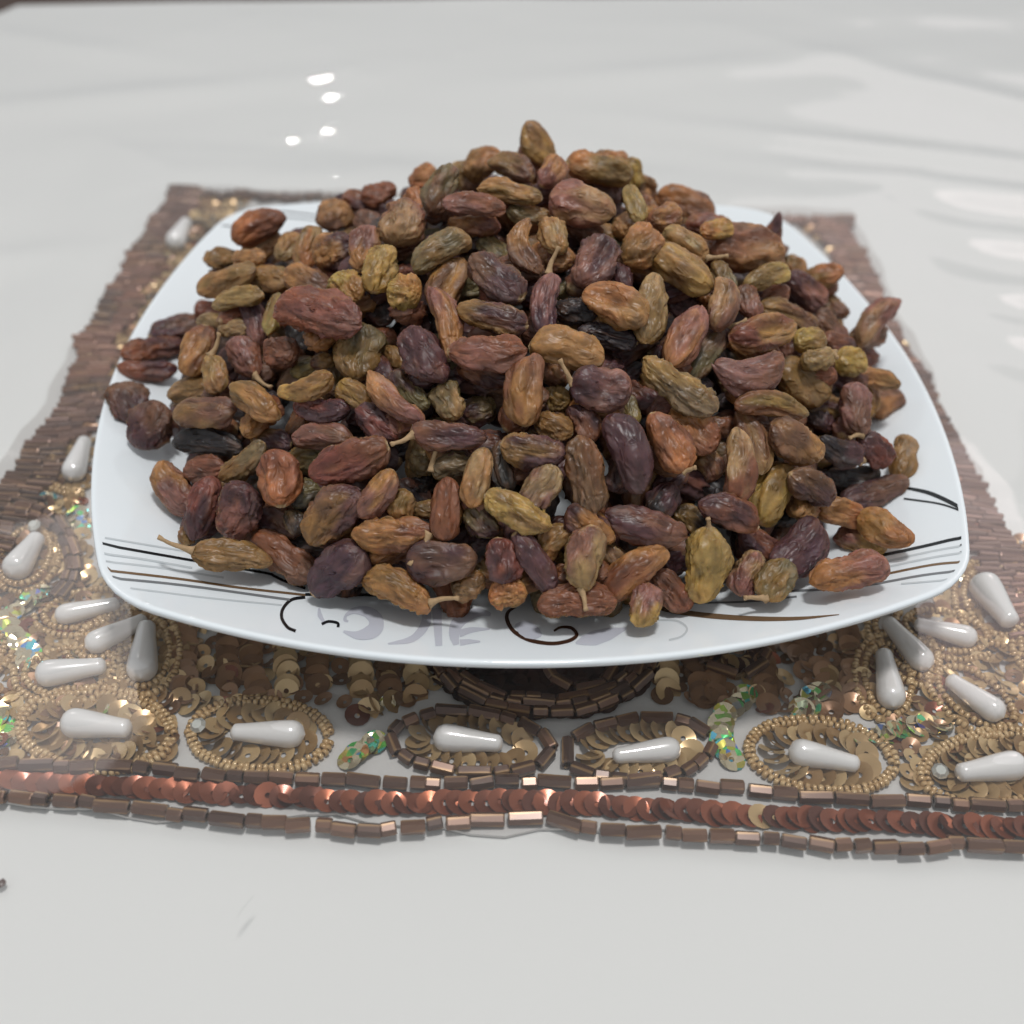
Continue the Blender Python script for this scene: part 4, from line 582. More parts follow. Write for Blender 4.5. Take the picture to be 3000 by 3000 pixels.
((8.43,-1.98,2.82),(0.14,-0.832,-0.537),(0.089,-0.529,0.844),1.25,0.68,0.55,'rb','am','w',None,'half-buried reddish-brown and amber raisin upright, on the lower slope, far right'),
((2.77,-2.86,5.24),(-0.862,-0.499,-0.09),(0.123,-0.378,0.917),1.10,0.70,0.56,'bk','bk','w',None,'half-buried near-black raisin leaning right, mid heap, right of centre'),
((-5.75,-2.39,4.11),(-0.652,0.548,-0.525),(-0.674,-0.1,0.732),1.66,0.79,0.63,'rb','sl','-',None,'half-buried reddish-brown and slate-dark raisin lying level, mid heap, left'),
((5.04,-3.2,4.85),(-0.875,0.474,0.101),(0.089,-0.048,0.995),1.25,0.68,0.55,'rb','am','w',None,'half-buried reddish-brown and amber raisin leaning left, mid heap, right'),
((0.96,-6.58,3.49),(-0.477,0.593,0.649),(0.105,-0.695,0.712),1.31,0.76,0.61,'rb','br','w',None,'half-buried reddish-brown and brown raisin leaning left, near the front, centre'),
((1.2,-5.39,4.86),(0.849,-0.516,0.116),(-0.1,0.06,0.993),1.25,0.68,0.55,'am','br','w',None,'half-buried amber and brown raisin lying level, on the lower slope, right of centre'),
((-0.88,-5.84,4.03),(0.931,-0.349,-0.108),(-0.112,-0.553,0.826),1.30,0.83,0.66,'br','bk','-',None,'half-buried brown and near-black raisin lying level, on the lower slope, centre'),
((-3.05,-5.27,4.55),(-0.163,0.982,-0.091),(-0.015,0.09,0.996),1.25,0.68,0.55,'pk','am','w',None,'half-buried pinkish-brown and amber raisin upright, on the lower slope, left of centre'),
((-0.96,-0.27,6.09),(0.954,0.055,-0.296),(0.299,-0.055,0.953),1.18,0.77,0.62,'bk','br','w',None,'half-buried near-black and brown raisin lying level, on the upper slope, centre'),
((-3.96,-7.15,1.97),(-0.447,-0.634,-0.631),(-0.252,-0.588,0.769),1.48,0.69,0.55,'rb','bk','w',None,'half-buried reddish-brown and near-black raisin leaning right, in the front row, left of centre'),
((6.38,-2.62,4.3),(-0.293,0.955,0.038),(0.011,-0.036,0.999),1.25,0.68,0.55,'br','dp','w',None,'half-buried brown and dark purple-brown raisin leaning left, mid heap, right'),
((-3.61,-5.45,3.69),(-0.944,0.33,-0.026),(-0.218,-0.56,0.8),1.40,0.71,0.57,'dp','dp','-',None,'half-buried dark purple-brown raisin lying level, on the lower slope, left of centre'),
((-7.56,-0.08,3.21),(-0.755,0.614,0.228),(-0.215,-0.561,0.799),1.72,0.79,0.63,'sl','br','-',None,'half-buried slate-dark and brown raisin leaning left, mid heap, left'),
((-1.82,-7.19,2.77),(0.933,0.293,0.207),(0.048,-0.673,0.739),1.54,0.78,0.62,'dp','dp','w',None,'half-buried dark purple-brown raisin leaning right, near the front, centre'),
((-0.44,-0,6.69),(-0.398,-0.209,0.893),(0.791,0.416,0.449),1.25,0.68,0.55,'br','rb','w',None,'half-buried brown and reddish-brown raisin leaning left, high on the heap, centre'),
((-1.1,-7.6,2.44),(-0.904,0.391,0.172),(-0.195,-0.737,0.648),1.44,0.75,0.60,'rb','ol','w',None,'half-buried reddish-brown and olive-brown raisin leaning left, in the front row, centre'),
((0.61,1.17,6.68),(-0.955,0.054,-0.292),(-0.291,0.016,0.957),1.25,0.68,0.55,'rb','dp','w',None,'half-buried reddish-brown and dark purple-brown raisin lying level, high on the heap, centre'),
((0.61,-5.91,4.03),(-0.444,-0.842,-0.306),(0.134,-0.4,0.907),1.60,0.74,0.59,'rb','dp','-',None,'half-buried reddish-brown and dark purple-brown raisin leaning right, on the lower slope, centre'),
]
BURIED = [
((0.77,-1.16,6.02),(0.73,-0.54,-0.42),(0.27,-0.33,0.9),1.15,0.65,'pk','dp'),
((3.44,-4.31,4.45),(-0.56,-0.82,-0.11),(0.34,-0.35,0.87),1.30,0.84,'bk','dp'),
((-1.79,3.8,4.96),(0.75,0.66,0.06),(-0.35,0.32,0.88),1.27,0.72,'sl','ol'),
((5.91,-1.97,4.14),(0.15,-0.15,-0.98),(0.88,-0.43,0.2),1.30,0.67,'dp','br'),
((-6.36,-5.62,1.83),(0.74,-0.43,0.51),(-0.66,-0.57,0.49),0.96,0.62,'dp','gr'),
((1.8,-7.32,2.67),(0.26,0.55,0.8),(0.1,-0.84,0.54),1.30,0.77,'br','bk'),
((1.66,-5.66,4.1),(-0.32,0.04,0.95),(0.51,-0.83,0.21),1.34,0.68,'pk','ol'),
((5.57,-3.09,4),(0.5,0.85,0.17),(0.42,-0.41,0.81),1.45,0.78,'bk','sl'),
((-3.74,-4.41,4.25),(-0.51,-0.7,-0.5),(-0.29,-0.41,0.87),1.07,0.63,'dp','dp'),
((7.71,-1.23,2.88),(-0.62,0.76,0.22),(0.51,0.17,0.85),1.42,0.71,'sl','ol'),
((-5.39,2.47,4.31),(-0.71,0.66,-0.25),(-0.25,0.09,0.96),1.19,0.66,'bk','ol'),
((1.03,0.11,6.13),(0.97,-0.21,0.14),(-0.13,0.03,0.99),1.37,0.84,'dp','br'),
((-0.79,-6.96,3.15),(-0.42,0.18,0.89),(0.2,-0.94,0.28),1.59,0.84,'rb','ol'),
((-5.22,-0.94,4.68),(-0.16,0.63,-0.76),(-0.75,0.43,0.51),1.23,0.71,'dp','bk'),
((5.11,1.49,4.73),(-0.15,0.01,0.99),(0.96,0.25,0.15),1.65,0.75,'sl','bk'),
((-1.08,5.98,3.39),(-0.05,0.66,-0.75),(-0.08,0.75,0.66),1.60,0.77,'bk','dp'),
((-7.4,2.83,2.79),(0.5,0.04,0.86),(-0.82,0.35,0.46),1.26,0.67,'sl','dp'),
((-2.72,4.76,4.15),(0.69,-0.53,0.49),(-0.17,0.55,0.82),1.26,0.81,'br','dp'),
((-1.5,2.79,5.49),(0.77,-0.62,-0.13),(0.24,0.1,0.97),1.41,0.78,'bk','dp'),
((6.23,-2.68,3.73),(0.73,0.42,-0.53),(0.65,-0.21,0.73),1.18,0.67,'bk','rb'),
((-0.93,-1.09,5.99),(-0.24,-0.97,-0.07),(-0.08,-0.05,1),1.12,0.64,'bk','br'),
((-6.52,3.61,3.08),(-0.47,-0.87,0.14),(-0.56,0.41,0.72),1.15,0.62,'bk','br'),
((-0.82,-3.02,5.48),(0.72,-0.66,-0.22),(-0.05,-0.36,0.93),1.65,0.81,'dp','br'),
((-0.2,5.04,4.29),(0.91,-0.2,-0.35),(0.4,0.58,0.71),1.39,0.64,'bk','rb'),
((-2.9,-0.4,5.66),(-0.88,0.47,-0.11),(-0.19,-0.12,0.97),1.40,0.67,'bk','gr'),
((-4.92,5.59,2.46),(0.86,0.43,-0.29),(-0.22,0.81,0.54),1.35,0.81,'br','dp'),
((2.85,-0.4,5.72),(-0.96,0.27,-0.04),(-0.04,0.02,1),1.10,0.64,'dp','bk'),
((6.25,0.18,4.17),(-0.08,0.97,0.22),(0.56,-0.14,0.82),1.39,0.65,'dp','sl'),
((-3.73,-6.51,2.81),(0.33,0.7,0.63),(-0.27,-0.57,0.78),1.19,0.67,'gr','rb'),
((-0.24,3.54,5.25),(-0.34,-0.77,0.54),(0.02,0.57,0.82),1.09,0.68,'br','sl'),
((-2.63,5.55,3.52),(0.8,0.6,0.09),(-0.46,0.52,0.72),1.44,0.75,'br','rb'),
((4.73,-2.72,4.57),(0.95,0.22,-0.19),(0.26,-0.31,0.91),0.97,0.63,'dp','ol'),
((1.61,4.77,4.4),(-0.37,-0.9,0.2),(-0.04,0.24,0.97),1.53,0.82,'dp','dp'),
((6.25,3.17,3.51),(-0.11,0.83,-0.55),(0.52,0.52,0.68),1.41,0.83,'br','ol'),
((0.31,0.93,6.14),(-0.64,-0.75,0.17),(0.05,0.18,0.98),1.51,0.78,'rb','dp'),
((-6.4,1.21,4.01),(-0.42,-0.58,-0.69),(-0.79,-0.14,0.6),1.62,0.75,'bk','br'),
((-3.76,-0.53,5.36),(-0.77,-0.49,-0.4),(-0.4,-0.11,0.91),1.28,0.62,'br','sl'),
((4.27,5.45,3.03),(0.91,-0.29,0.28),(0.07,0.79,0.61),1.48,0.84,'br','dp'),
((-2.76,2.05,5.47),(0.12,-0.92,0.37),(-0.26,0.33,0.91),1.55,0.80,'ol','gr'),
((2.76,-7.14,2.61),(-0.35,0.91,-0.2),(-0.17,0.15,0.97),1.25,0.75,'br','br'),
((2.27,3.46,5.09),(0.05,0.99,-0.14),(0.17,0.13,0.98),1.33,0.65,'ol','dp'),
((-7.08,-0.9,3.53),(0.5,0.67,0.55),(-0.64,-0.15,0.75),1.37,0.63,'dp','pk'),
((1.81,-1.34,5.85),(0.53,0.8,0.28),(0.06,-0.37,0.93),1.59,0.83,'gr','sl'),
((2.72,-5.62,3.9),(0.52,0.83,0.22),(0.3,-0.42,0.86),1.12,0.63,'dp','rb'),
((0.57,-3.27,5.42),(-0.89,-0.31,-0.32),(-0.16,-0.44,0.88),1.34,0.68,'dp','ol'),
((-0.66,-4.02,5.08),(0.69,-0.6,-0.41),(0.06,-0.52,0.85),1.53,0.71,'rb','rb'),
((1.99,6.8,2.22),(-0.45,-0.33,0.83),(0.17,0.88,0.44),1.21,0.63,'bk','bk'),
((4.32,-5.57,3.35),(-0.22,0.72,0.66),(0.37,-0.56,0.74),1.72,0.84,'br','gr'),
((6.68,-4.15,2.72),(-0.97,-0.24,0.06),(0.19,-0.58,0.79),1.44,0.75,'ol','ol'),
((-4.39,-2.57,4.74),(-0.64,-0.76,0.07),(-0.06,0.14,0.99),1.48,0.69,'br','bk'),
((4.99,3.25,4.23),(-0.6,-0.49,0.63),(0.47,0.43,0.77),1.51,0.79,'gr','dp'),
((6.46,-1.41,3.88),(0.96,-0.15,-0.24),(0.22,-0.1,0.97),1.42,0.75,'pk','ol'),
((5.26,0.02,4.75),(0.25,0.96,0.1),(0.43,-0.21,0.88),1.55,0.79,'ol','dp'),
((7.12,2.88,2.96),(-0.81,0.47,0.34),(0.54,0.4,0.74),1.00,0.62,'dp','dp'),
((2.76,1.21,5.7),(0.68,-0.73,0.04),(0.19,0.23,0.96),1.16,0.68,'ol','rb'),
((3.66,-2.27,5.14),(-0.4,0.87,0.28),(0.29,-0.16,0.94),1.18,0.65,'sl','br'),
((5.6,-4.15,3.52),(0.94,0.3,-0.17),(0.3,-0.47,0.83),1.49,0.77,'ol','br'),
((-7.47,-1.51,3.11),(-0.8,-0.2,-0.57),(-0.55,-0.13,0.82),1.37,0.63,'dp','dp'),
((-4.19,6.35,1.85),(0.97,0.22,-0.11),(-0.14,0.87,0.48),1.67,0.80,'bk','ol'),
((-4.17,-5.85,3.17),(0.22,-0.29,0.93),(-0.83,-0.56,0.02),1.17,0.72,'br','pk'),
((-4.43,-1.37,4.99),(-0.98,-0.18,0.12),(0.13,-0.07,0.99),1.75,0.80,'dp','br'),
((5.3,4.62,3.21),(0.36,-0.91,0.19),(0.53,0.37,0.76),1.43,0.65,'sl','br'),
((0.16,-5.24,4.47),(0.6,0.8,0.06),(0.23,-0.25,0.94),1.24,0.72,'dp','ol'),
((4.28,6.19,2.12),(0.85,-0.28,0.45),(0.1,0.92,0.38),1.56,0.83,'gr','bk'),
((-1.74,5.25,3.98),(-0.29,-0.71,0.64),(-0.11,0.69,0.71),1.46,0.67,'dp','dp'),
((-1.85,1.7,5.78),(0.13,0.97,0.2),(-0.26,-0.16,0.95),1.31,0.73,'bk','ol'),
((-1.7,-2.92,5.41),(0.93,-0.29,0.23),(-0.31,-0.28,0.91),1.30,0.77,'sl','dp'),
((7.26,-3.37,2.61),(-0.66,0.02,0.75),(0.71,-0.34,0.62),1.43,0.81,'br','bk'),
((4.76,-1.43,4.86),(0.23,-0.92,-0.32),(0.44,-0.2,0.88),1.48,0.76,'gr','dp'),
((0.38,-7.95,2.05),(0.77,0.2,0.6),(-0.14,-0.87,0.47),1.45,0.68,'gr','gr'),
((6.24,-5.63,1.94),(-0.52,-0.78,-0.34),(0.59,-0.62,0.52),1.43,0.75,'dp','dp'),
((0.44,1.98,5.89),(-0.88,0.48,0.05),(0.17,0.22,0.96),1.33,0.64,'ol','pk'),
((-1.87,0.91,5.91),(-0.24,0.92,-0.3),(-0.24,0.24,0.94),1.65,0.81,'dp','gr'),
((-4.39,1.57,5.02),(-0.86,-0.5,-0.11),(-0.26,0.25,0.93),1.43,0.80,'br','br'),
((-3.65,1.5,5.32),(0.44,0.82,0.37),(-0.51,-0.11,0.86),1.40,0.76,'bk','bk'),
((-3.4,3.86,4.53),(0.22,-0.41,-0.88),(-0.59,0.67,-0.46),1.49,0.72,'dp','dp'),
((-5.49,-5.2,2.92),(-0.59,0.53,-0.61),(-0.8,-0.32,0.5),1.38,0.74,'dp','rb'),
((8,0.06,2.71),(-0.06,0.98,0.18),(0.74,-0.07,0.67),1.41,0.77,'rb','sl'),
((1.22,6.76,2.43),(-0.88,-0.44,0.15),(-0.26,0.73,0.64),1.28,0.77,'br','rb'),
((-0.07,-0.74,6.11),(-0.88,-0.4,-0.26),(-0.19,-0.22,0.96),1.46,0.74,'br','ol'),
((-6.31,-3.27,3.46),(0.53,-0.69,0.49),(-0.75,-0.1,0.66),1.78,0.81,'sl','sl'),
((-5.51,3.45,3.83),(0.31,0.88,-0.35),(-0.43,0.46,0.77),1.46,0.68,'bk','gr'),
((5.7,3.92,3.46),(-0.19,-0.27,0.94),(0.65,0.69,0.33),1.33,0.84,'dp','dp'),
((-0.73,2.38,5.73),(0.21,-0.97,0.12),(-0.03,0.12,0.99),1.18,0.63,'bk','dp'),
((3.57,-3.3,4.85),(0.95,-0.2,-0.25),(0.18,-0.31,0.93),1.63,0.79,'br','sl'),
((2.8,-1.4,5.61),(0.65,-0.54,-0.53),(0.43,-0.31,0.85),1.68,0.84,'dp','dp'),
((-6.14,-4.31,3.06),(0.82,0.03,0.57),(-0.5,-0.43,0.75),1.51,0.69,'dp','rb'),
((6.96,-2.22,3.33),(0.63,0.75,-0.19),(0.57,-0.28,0.77),1.72,0.81,'dp','dp'),
((0.07,6.37,3.02),(-0.35,-0.45,0.82),(0.06,0.86,0.5),1.02,0.62,'sl','rb'),
((1.59,5.49,3.83),(-0.7,0.65,0.29),(0.62,0.36,0.7),1.18,0.68,'dp','dp'),
((-4.37,5.16,3.22),(-0.71,-0.7,0.13),(-0.42,0.56,0.71),1.53,0.78,'pk','dp'),
((2.98,4.64,4.21),(0.17,-0.79,-0.58),(0.77,-0.26,0.58),1.26,0.79,'br','ol'),
((-5.16,1.34,4.7),(0.58,-0.72,0.38),(-0.43,0.12,0.89),1.32,0.68,'br','dp'),
((6.99,2.14,3.37),(0.63,0.29,-0.72),(0.67,0.26,0.69),1.31,0.76,'dp','pk'),
((1.07,2.88,5.53),(-0.62,0.59,0.52),(0.64,0.01,0.77),1.53,0.73,'dp','bk'),
((-6.19,-5.07,2.51),(0.71,-0.56,0.42),(-0.69,-0.43,0.59),1.32,0.83,'br','sl'),
((-4.11,0.79,5.23),(0.96,0.25,0.16),(-0.19,0.11,0.97),1.50,0.85,'br','sl'),
((3.66,-0.96,5.39),(-0.02,1,0.03),(0.34,-0.02,0.94),1.19,0.76,'br','rb'),
((3.2,5.69,3.25),(-0.52,-0.49,0.7),(0.25,0.7,0.67),1.66,0.78,'br','bk'),
((7.21,-0.25,3.45),(0.46,0.8,-0.4),(0.66,-0.01,0.75),0.96,0.64,'dp','dp'),
((-4,4.29,4.06),(0.66,-0.58,0.48),(-0.23,0.45,0.86),1.48,0.73,'br','ol'),
((4.17,2.63,4.86),(0.9,0.38,-0.22),(0.14,0.23,0.96),1.19,0.63,'dp','sl'),
((2.19,-2.31,5.55),(-0.97,0.2,0.16),(0.11,-0.25,0.96),1.66,0.76,'ol','dp'),
((-4.58,2.49,4.7),(0.25,0.96,-0.11),(-0.41,0.2,0.89),1.38,0.77,'gr','dp'),
((2.43,5.63,3.54),(0.21,-0.97,-0.1),(0.45,0.01,0.89),1.35,0.79,'sl','bk'),
((-2.79,-7.19,2.48),(-0.96,0.21,-0.16),(-0.26,-0.73,0.63),1.20,0.69,'dp','sl'),
((-7.89,0.95,2.88),(-0.28,-0.88,-0.37),(-0.74,-0.04,0.67),1.32,0.80,'bk','dp'),
((-2.79,1.05,5.67),(-0.96,-0.26,-0.14),(-0.18,0.14,0.97),1.53,0.75,'dp','dp'),
((4.72,-6.56,2.25),(0.04,-0.34,-0.94),(0.46,-0.83,0.32),1.67,0.85,'bk','rb'),
((-4.02,3.06,4.71),(0.14,0.91,-0.39),(-0.33,0.42,0.85),1.26,0.75,'sl','br'),
((7.33,4.07,1.9),(0.72,0.11,-0.69),(0.51,0.58,0.64),1.25,0.81,'rb','ol'),
((1.07,-4.8,4.68),(0.38,0.39,0.84),(-0.18,-0.86,0.48),1.26,0.73,'ol','rb'),
((-6.34,2.33,3.8),(-0.92,-0.36,-0.15),(-0.29,0.38,0.88),1.40,0.69,'ol','bk'),
((-6.86,-4.3,2.49),(-0.23,0.89,0.39),(-0.61,-0.44,0.66),1.39,0.72,'br','rb'),
((1.44,1.66,5.9),(-0.88,-0.13,0.45),(0.4,0.28,0.87),1.59,0.82,'dp','br'),
((0.01,4.28,4.83),(0.77,-0.01,-0.64),(0.5,0.64,0.59),1.42,0.67,'dp','dp'),
((-4.56,-0.23,5.05),(-0.12,-0.76,0.63),(-0.43,0.62,0.66),1.26,0.82,'br','rb'),
((-6.5,-1.34,3.88),(0.89,-0.26,0.38),(-0.43,-0.18,0.89),1.31,0.65,'rb','ol'),
((3.96,-6.25,2.99),(-0.56,0.58,0.59),(0.26,-0.55,0.79),1.44,0.83,'bk','bk'),
((-2.1,-0.27,5.88),(0.67,0.73,0.12),(-0.17,0,0.98),1.39,0.83,'dp','bk'),
((4.41,-4.72,3.85),(0.76,0.61,-0.23),(0.52,-0.35,0.78),1.33,0.81,'dp','rb'),
((6.93,3.76,2.61),(-0.73,0.46,0.5),(0.68,0.43,0.6),1.43,0.76,'sl','dp'),
((-2.65,6.91,1.7),(0.67,0.65,-0.36),(-0.37,0.71,0.6),1.14,0.70,'bk','dp'),
((3.94,3.66,4.5),(0.66,-0.5,0.57),(0.02,0.76,0.65),1.37,0.64,'rb','dp'),
((7.87,1.4,2.75),(-0.96,-0.28,-0.03),(0,-0.11,0.99),1.54,0.74,'sl','bk'),
((4.89,-4.07,3.96),(0.2,0.88,0.43),(0.4,-0.47,0.78),1.43,0.79,'sl','dp'),
((-8.32,-0.27,2.44),(-0.37,-0.46,-0.8),(-0.86,-0.15,0.49),1.58,0.73,'dp','sl'),
((6.55,1.43,3.87),(0.36,0.93,-0.04),(0.49,-0.15,0.86),1.68,0.76,'dp','gr'),
((5.55,5.13,2.58),(0.43,-0.59,-0.68),(0.9,0.36,0.25),1.73,0.82,'bk','dp'),
((4.53,0.33,5.11),(0.82,0.04,-0.56),(0.56,0.01,0.83),1.30,0.68,'br','pk'),
((-0.22,5.76,3.68),(0.66,-0.36,0.66),(-0.17,0.79,0.59),1.18,0.65,'dp','gr'),
((-8.25,-2.11,2.14),(0.69,-0.68,0.26),(-0.63,-0.38,0.68),1.62,0.83,'dp','dp'),
((-8.43,1.21,2.25),(-0.22,0.78,0.58),(-0.82,-0.47,0.32),1.24,0.70,'rb','rb'),
((5.05,-5.77,2.79),(-0.12,-0.77,-0.63),(0.44,-0.61,0.66),1.61,0.74,'pk','dp'),
((7.04,0.84,3.58),(0.46,-0.53,-0.71),(0.8,-0.1,0.59),1.23,0.62,'dp','dp'),
((-7.1,-3.4,2.79),(0.71,-0.59,0.38),(-0.64,-0.33,0.7),1.20,0.73,'pk','br'),
((-3.14,3.12,4.99),(-0.55,-0.8,-0.24),(-0.51,0.1,0.86),1.34,0.70,'dp','ol'),
((-2,-1.09,5.81),(-0.13,0.99,-0.05),(-0.24,0.02,0.97),1.48,0.76,'dp','dp'),
((-3.96,5.77,2.8),(-0.66,0.21,-0.72),(-0.37,0.74,0.56),1.26,0.64,'dp','bk'),
((5.36,-0.89,4.63),(0.25,0.9,0.37),(0.41,-0.44,0.8),1.64,0.77,'ol','ol'),
((4.09,1.52,5.19),(-0.77,-0.41,0.48),(0.44,0.2,0.88),1.50,0.82,'ol','pk'),
((3.31,6.64,1.97),(-0.57,0.66,-0.49),(0.37,0.74,0.56),1.30,0.72,'rb','bk'),
((-2.56,-2.14,5.46),(0.95,-0.31,0.11),(-0.19,-0.26,0.95),1.13,0.70,'pk','sl'),
((3.33,2.6,5.18),(0.56,0.81,0.16),(-0.04,-0.17,0.98),1.17,0.72,'rb','br'),
((0.83,5.04,4.28),(-0.07,0.67,-0.74),(0.04,0.75,0.67),1.43,0.77,'dp','dp'),
((1.9,0.29,5.98),(0.3,-0.91,0.27),(0.12,0.32,0.94),1.30,0.66,'sl','ol'),
((-5.53,0.36,4.59),(-0.83,-0.02,-0.55),(-0.55,0.01,0.83),1.39,0.83,'rb','br'),
((-6.6,4.31,2.5),(-0.4,-0.92,0.01),(-0.69,0.31,0.65),1.19,0.73,'sl','bk'),
((-2.58,-4.39,4.62),(0.28,-0.87,-0.41),(-0.2,-0.47,0.86),1.48,0.71,'dp','sl'),
((-5.52,-5.92,2.29),(0.25,-0.78,-0.58),(-0.49,-0.62,0.62),1.39,0.80,'rb','gr'),
((-7.73,3.42,2.05),(0.59,0.74,0.32),(-0.76,0.37,0.53),1.26,0.81,'br','sl'),
((-3.42,-1.89,5.27),(0.69,0.53,0.49),(-0.4,-0.28,0.87),1.23,0.79,'bk','dp'),
((3.66,0.83,5.45),(-0.9,0.33,0.28),(0.32,0.08,0.94),1.68,0.81,'gr','dp'),
((-7.55,-2.59,2.72),(-0.31,-0.37,-0.88),(-0.8,-0.4,0.45),1.34,0.64,'sl','br'),
((-0.45,-2.06,5.81),(0.79,0.54,0.28),(-0.12,-0.31,0.94),1.43,0.68,'br','sl'),
((-2.49,6.54,2.42),(-0.83,0.47,-0.29),(0.14,0.69,0.71),1.43,0.67,'rb','br'),
((-5.93,-0.51,4.34),(0.21,-0.93,0.31),(-0.56,0.14,0.81),1.24,0.64,'br','ol'),
((3.05,3.69,4.78),(-0.12,-0.89,0.44),(0.24,0.41,0.88),1.57,0.72,'bk','br'),
((-5.31,-3.06,4.14),(-0.71,-0.55,-0.44),(-0.37,-0.24,0.9),1.22,0.66,'ol','br'),
((0.37,7.08,1.96),(-0.45,-0.68,0.58),(-0.14,0.69,0.71),1.32,0.81,'bk','pk'),
((-4.95,4.4,3.54),(-0.77,-0.41,0.49),(-0.05,0.81,0.59),1.30,0.81,'gr','bk'),
((0.86,-7.3,2.83),(0.93,-0.12,-0.35),(0.16,-0.74,0.65),1.72,0.84,'dp','pk'),
((3.7,-7.18,2.15),(-0.26,0.88,0.4),(0.22,-0.35,0.91),1.18,0.73,'sl','ol'),
((-3.36,6.45,2.19),(0.94,0.14,0.31),(-0.29,0.82,0.49),1.52,0.83,'ol','rb'),
((8.24,-1.42,2.24),(-0.13,-0.95,0.29),(0.84,0.05,0.55),1.25,0.70,'br','dp'),
((7.86,2.51,2.38),(-0.57,-0.61,0.55),(0.6,0.15,0.78),1.10,0.66,'dp','br'),
((-4.56,-5.09,3.52),(-0.23,0.7,0.67),(-0.33,-0.71,0.62),1.46,0.74,'sl','ol'),
((-0.09,-7.43,2.72),(0.31,-0.69,-0.65),(-0.04,-0.7,0.72),1.71,0.84,'br','ol'),
((-1.03,6.64,2.6),(-0.47,0.78,-0.41),(0.15,0.53,0.84),1.37,0.82,'rb','pk'),
((-8,1.79,2.6),(-0.24,0.94,-0.23),(-0.68,0.01,0.73),1.07,0.67,'dp','dp'),
((-0.43,1.6,5.99),(0.62,0.77,0.12),(-0.23,0.03,0.97),1.47,0.69,'bk','ol'),
((-0.86,4.09,4.91),(-0.41,0.85,-0.33),(0.01,0.36,0.93),1.47,0.68,'sl','sl'),
((5.33,-4.9,3.26),(0.44,0.4,-0.8),(0.89,-0.3,0.34),1.05,0.64,'sl','sl'),
((-7.62,-3.78,2.03),(-0.2,0.51,0.84),(-0.66,-0.7,0.27),1.17,0.67,'dp','dp'),
((-1.11,4.74,4.46),(0.21,0.9,-0.39),(-0.13,0.42,0.9),1.45,0.72,'br','bk'),
((1.58,3.97,4.93),(0.89,-0.43,0.11),(0.13,0.49,0.86),1.18,0.68,'dp','bk'),
((-7.29,1.35,3.35),(0.48,0.73,0.48),(-0.71,0.01,0.7),1.02,0.66,'dp','rb'),
((6.8,-4.91,2.03),(0.7,0,-0.72),(0.61,-0.52,0.6),1.41,0.83,'bk','dp'),
((5.97,2.42,4.01),(-0.91,-0.06,0.4),(0.37,0.27,0.89),1.35,0.75,'br','sl'),
((6.48,4.83,2.06),(-0.89,0.46,-0.02),(0.38,0.76,0.52),1.71,0.82,'ol','rb'),
((-2.01,-3.7,5.06),(-0.86,0.15,0.5),(0.35,-0.55,0.76),1.35,0.70,'gr','sl'),
((2.06,-7.79,2.01),(0.88,0.3,0.36),(0.06,-0.84,0.54),1.03,0.65,'ol','rb'),
((-6.84,0.45,3.78),(0.66,-0.59,0.47),(-0.58,0.01,0.82),1.27,0.76,'bk','dp'),
((2.37,6.28,2.85),(-0.4,0.72,-0.57),(0.22,0.68,0.7),1.46,0.82,'dp','dp'),
((-5.87,4.17,3.17),(0.28,-0.82,0.5),(-0.43,0.36,0.83),1.49,0.82,'ol','dp'),
((-4.62,3.7,4.15),(-0,0.92,-0.4),(-0.37,0.37,0.85),1.55,0.82,'bk','bk'),
((-8.48,-1.01,2.16),(0.2,0.95,0.25),(-0.75,-0.02,0.67),1.21,0.75,'dp','gr'),
((0.98,6.28,3.1),(0.8,0.42,-0.43),(-0.01,0.73,0.69),1.66,0.85,'dp','ol'),
((2.24,2.25,5.59),(0.4,0.71,-0.58),(0.31,0.49,0.82),1.51,0.77,'dp','bk'),
((5.19,5.75,2.09),(0.59,-0.7,0.41),(0.47,0.71,0.53),1.46,0.82,'ol','pk'),
((4.43,4.59,3.7),(-0.81,0.57,-0.12),(0.3,0.59,0.75),1.05,0.69,'dp','sl'),
((-5.61,5.09,2.55),(0.5,-0.62,-0.61),(0.79,0.61,0.03),1.52,0.74,'dp','bk'),
((-0.86,0.59,6.11),(0.63,0.74,-0.24),(0.04,0.27,0.96),1.76,0.84,'dp','br'),
((1.48,-2.74,5.54),(0.59,0.42,0.69),(-0.28,-0.7,0.66),1.29,0.70,'rb','rb'),
((1.19,7.18,1.7),(0.56,-0.59,0.58),(0.16,0.77,0.62),1.53,0.70,'dp','br'),
((7.42,-4.08,1.98),(-0.59,0.61,0.53),(0.49,-0.26,0.83),1.15,0.71,'rb','sl'),
((3.74,5.99,2.7),(0.97,-0.21,0.11),(0.11,0.8,0.59),1.46,0.69,'br','br'),
((-3.05,-4.91,4.21),(0.02,0.72,0.7),(-0.26,-0.67,0.7),1.44,0.67,'rb','dp'),
((5.91,1.23,4.32),(0.49,0.01,-0.87),(0.86,0.14,0.49),1.24,0.81,'dp','rb'),
((7.73,-2.06,2.66),(-0.53,0.03,0.85),(0.82,-0.22,0.53),1.47,0.78,'dp','sl'),
((4.46,-0.6,5.11),(0.76,-0.64,-0.06),(0.18,0.12,0.98),1.47,0.74,'br','rb'),
((8.05,-2.58,2.09),(-0.14,0.95,0.29),(0.73,-0.1,0.68),1.31,0.85,'dp','rb'),
((0.59,5.74,3.69),(0.62,0.45,-0.64),(0.11,0.76,0.64),1.08,0.63,'dp','ol'),
((4.47,-3.47,4.42),(-0.2,0.79,0.58),(0.42,-0.46,0.78),1.28,0.64,'ol','sl'),
((-3.47,5.25,3.53),(-0.97,-0.22,-0.08),(-0.21,0.65,0.73),1.08,0.65,'dp','bk'),
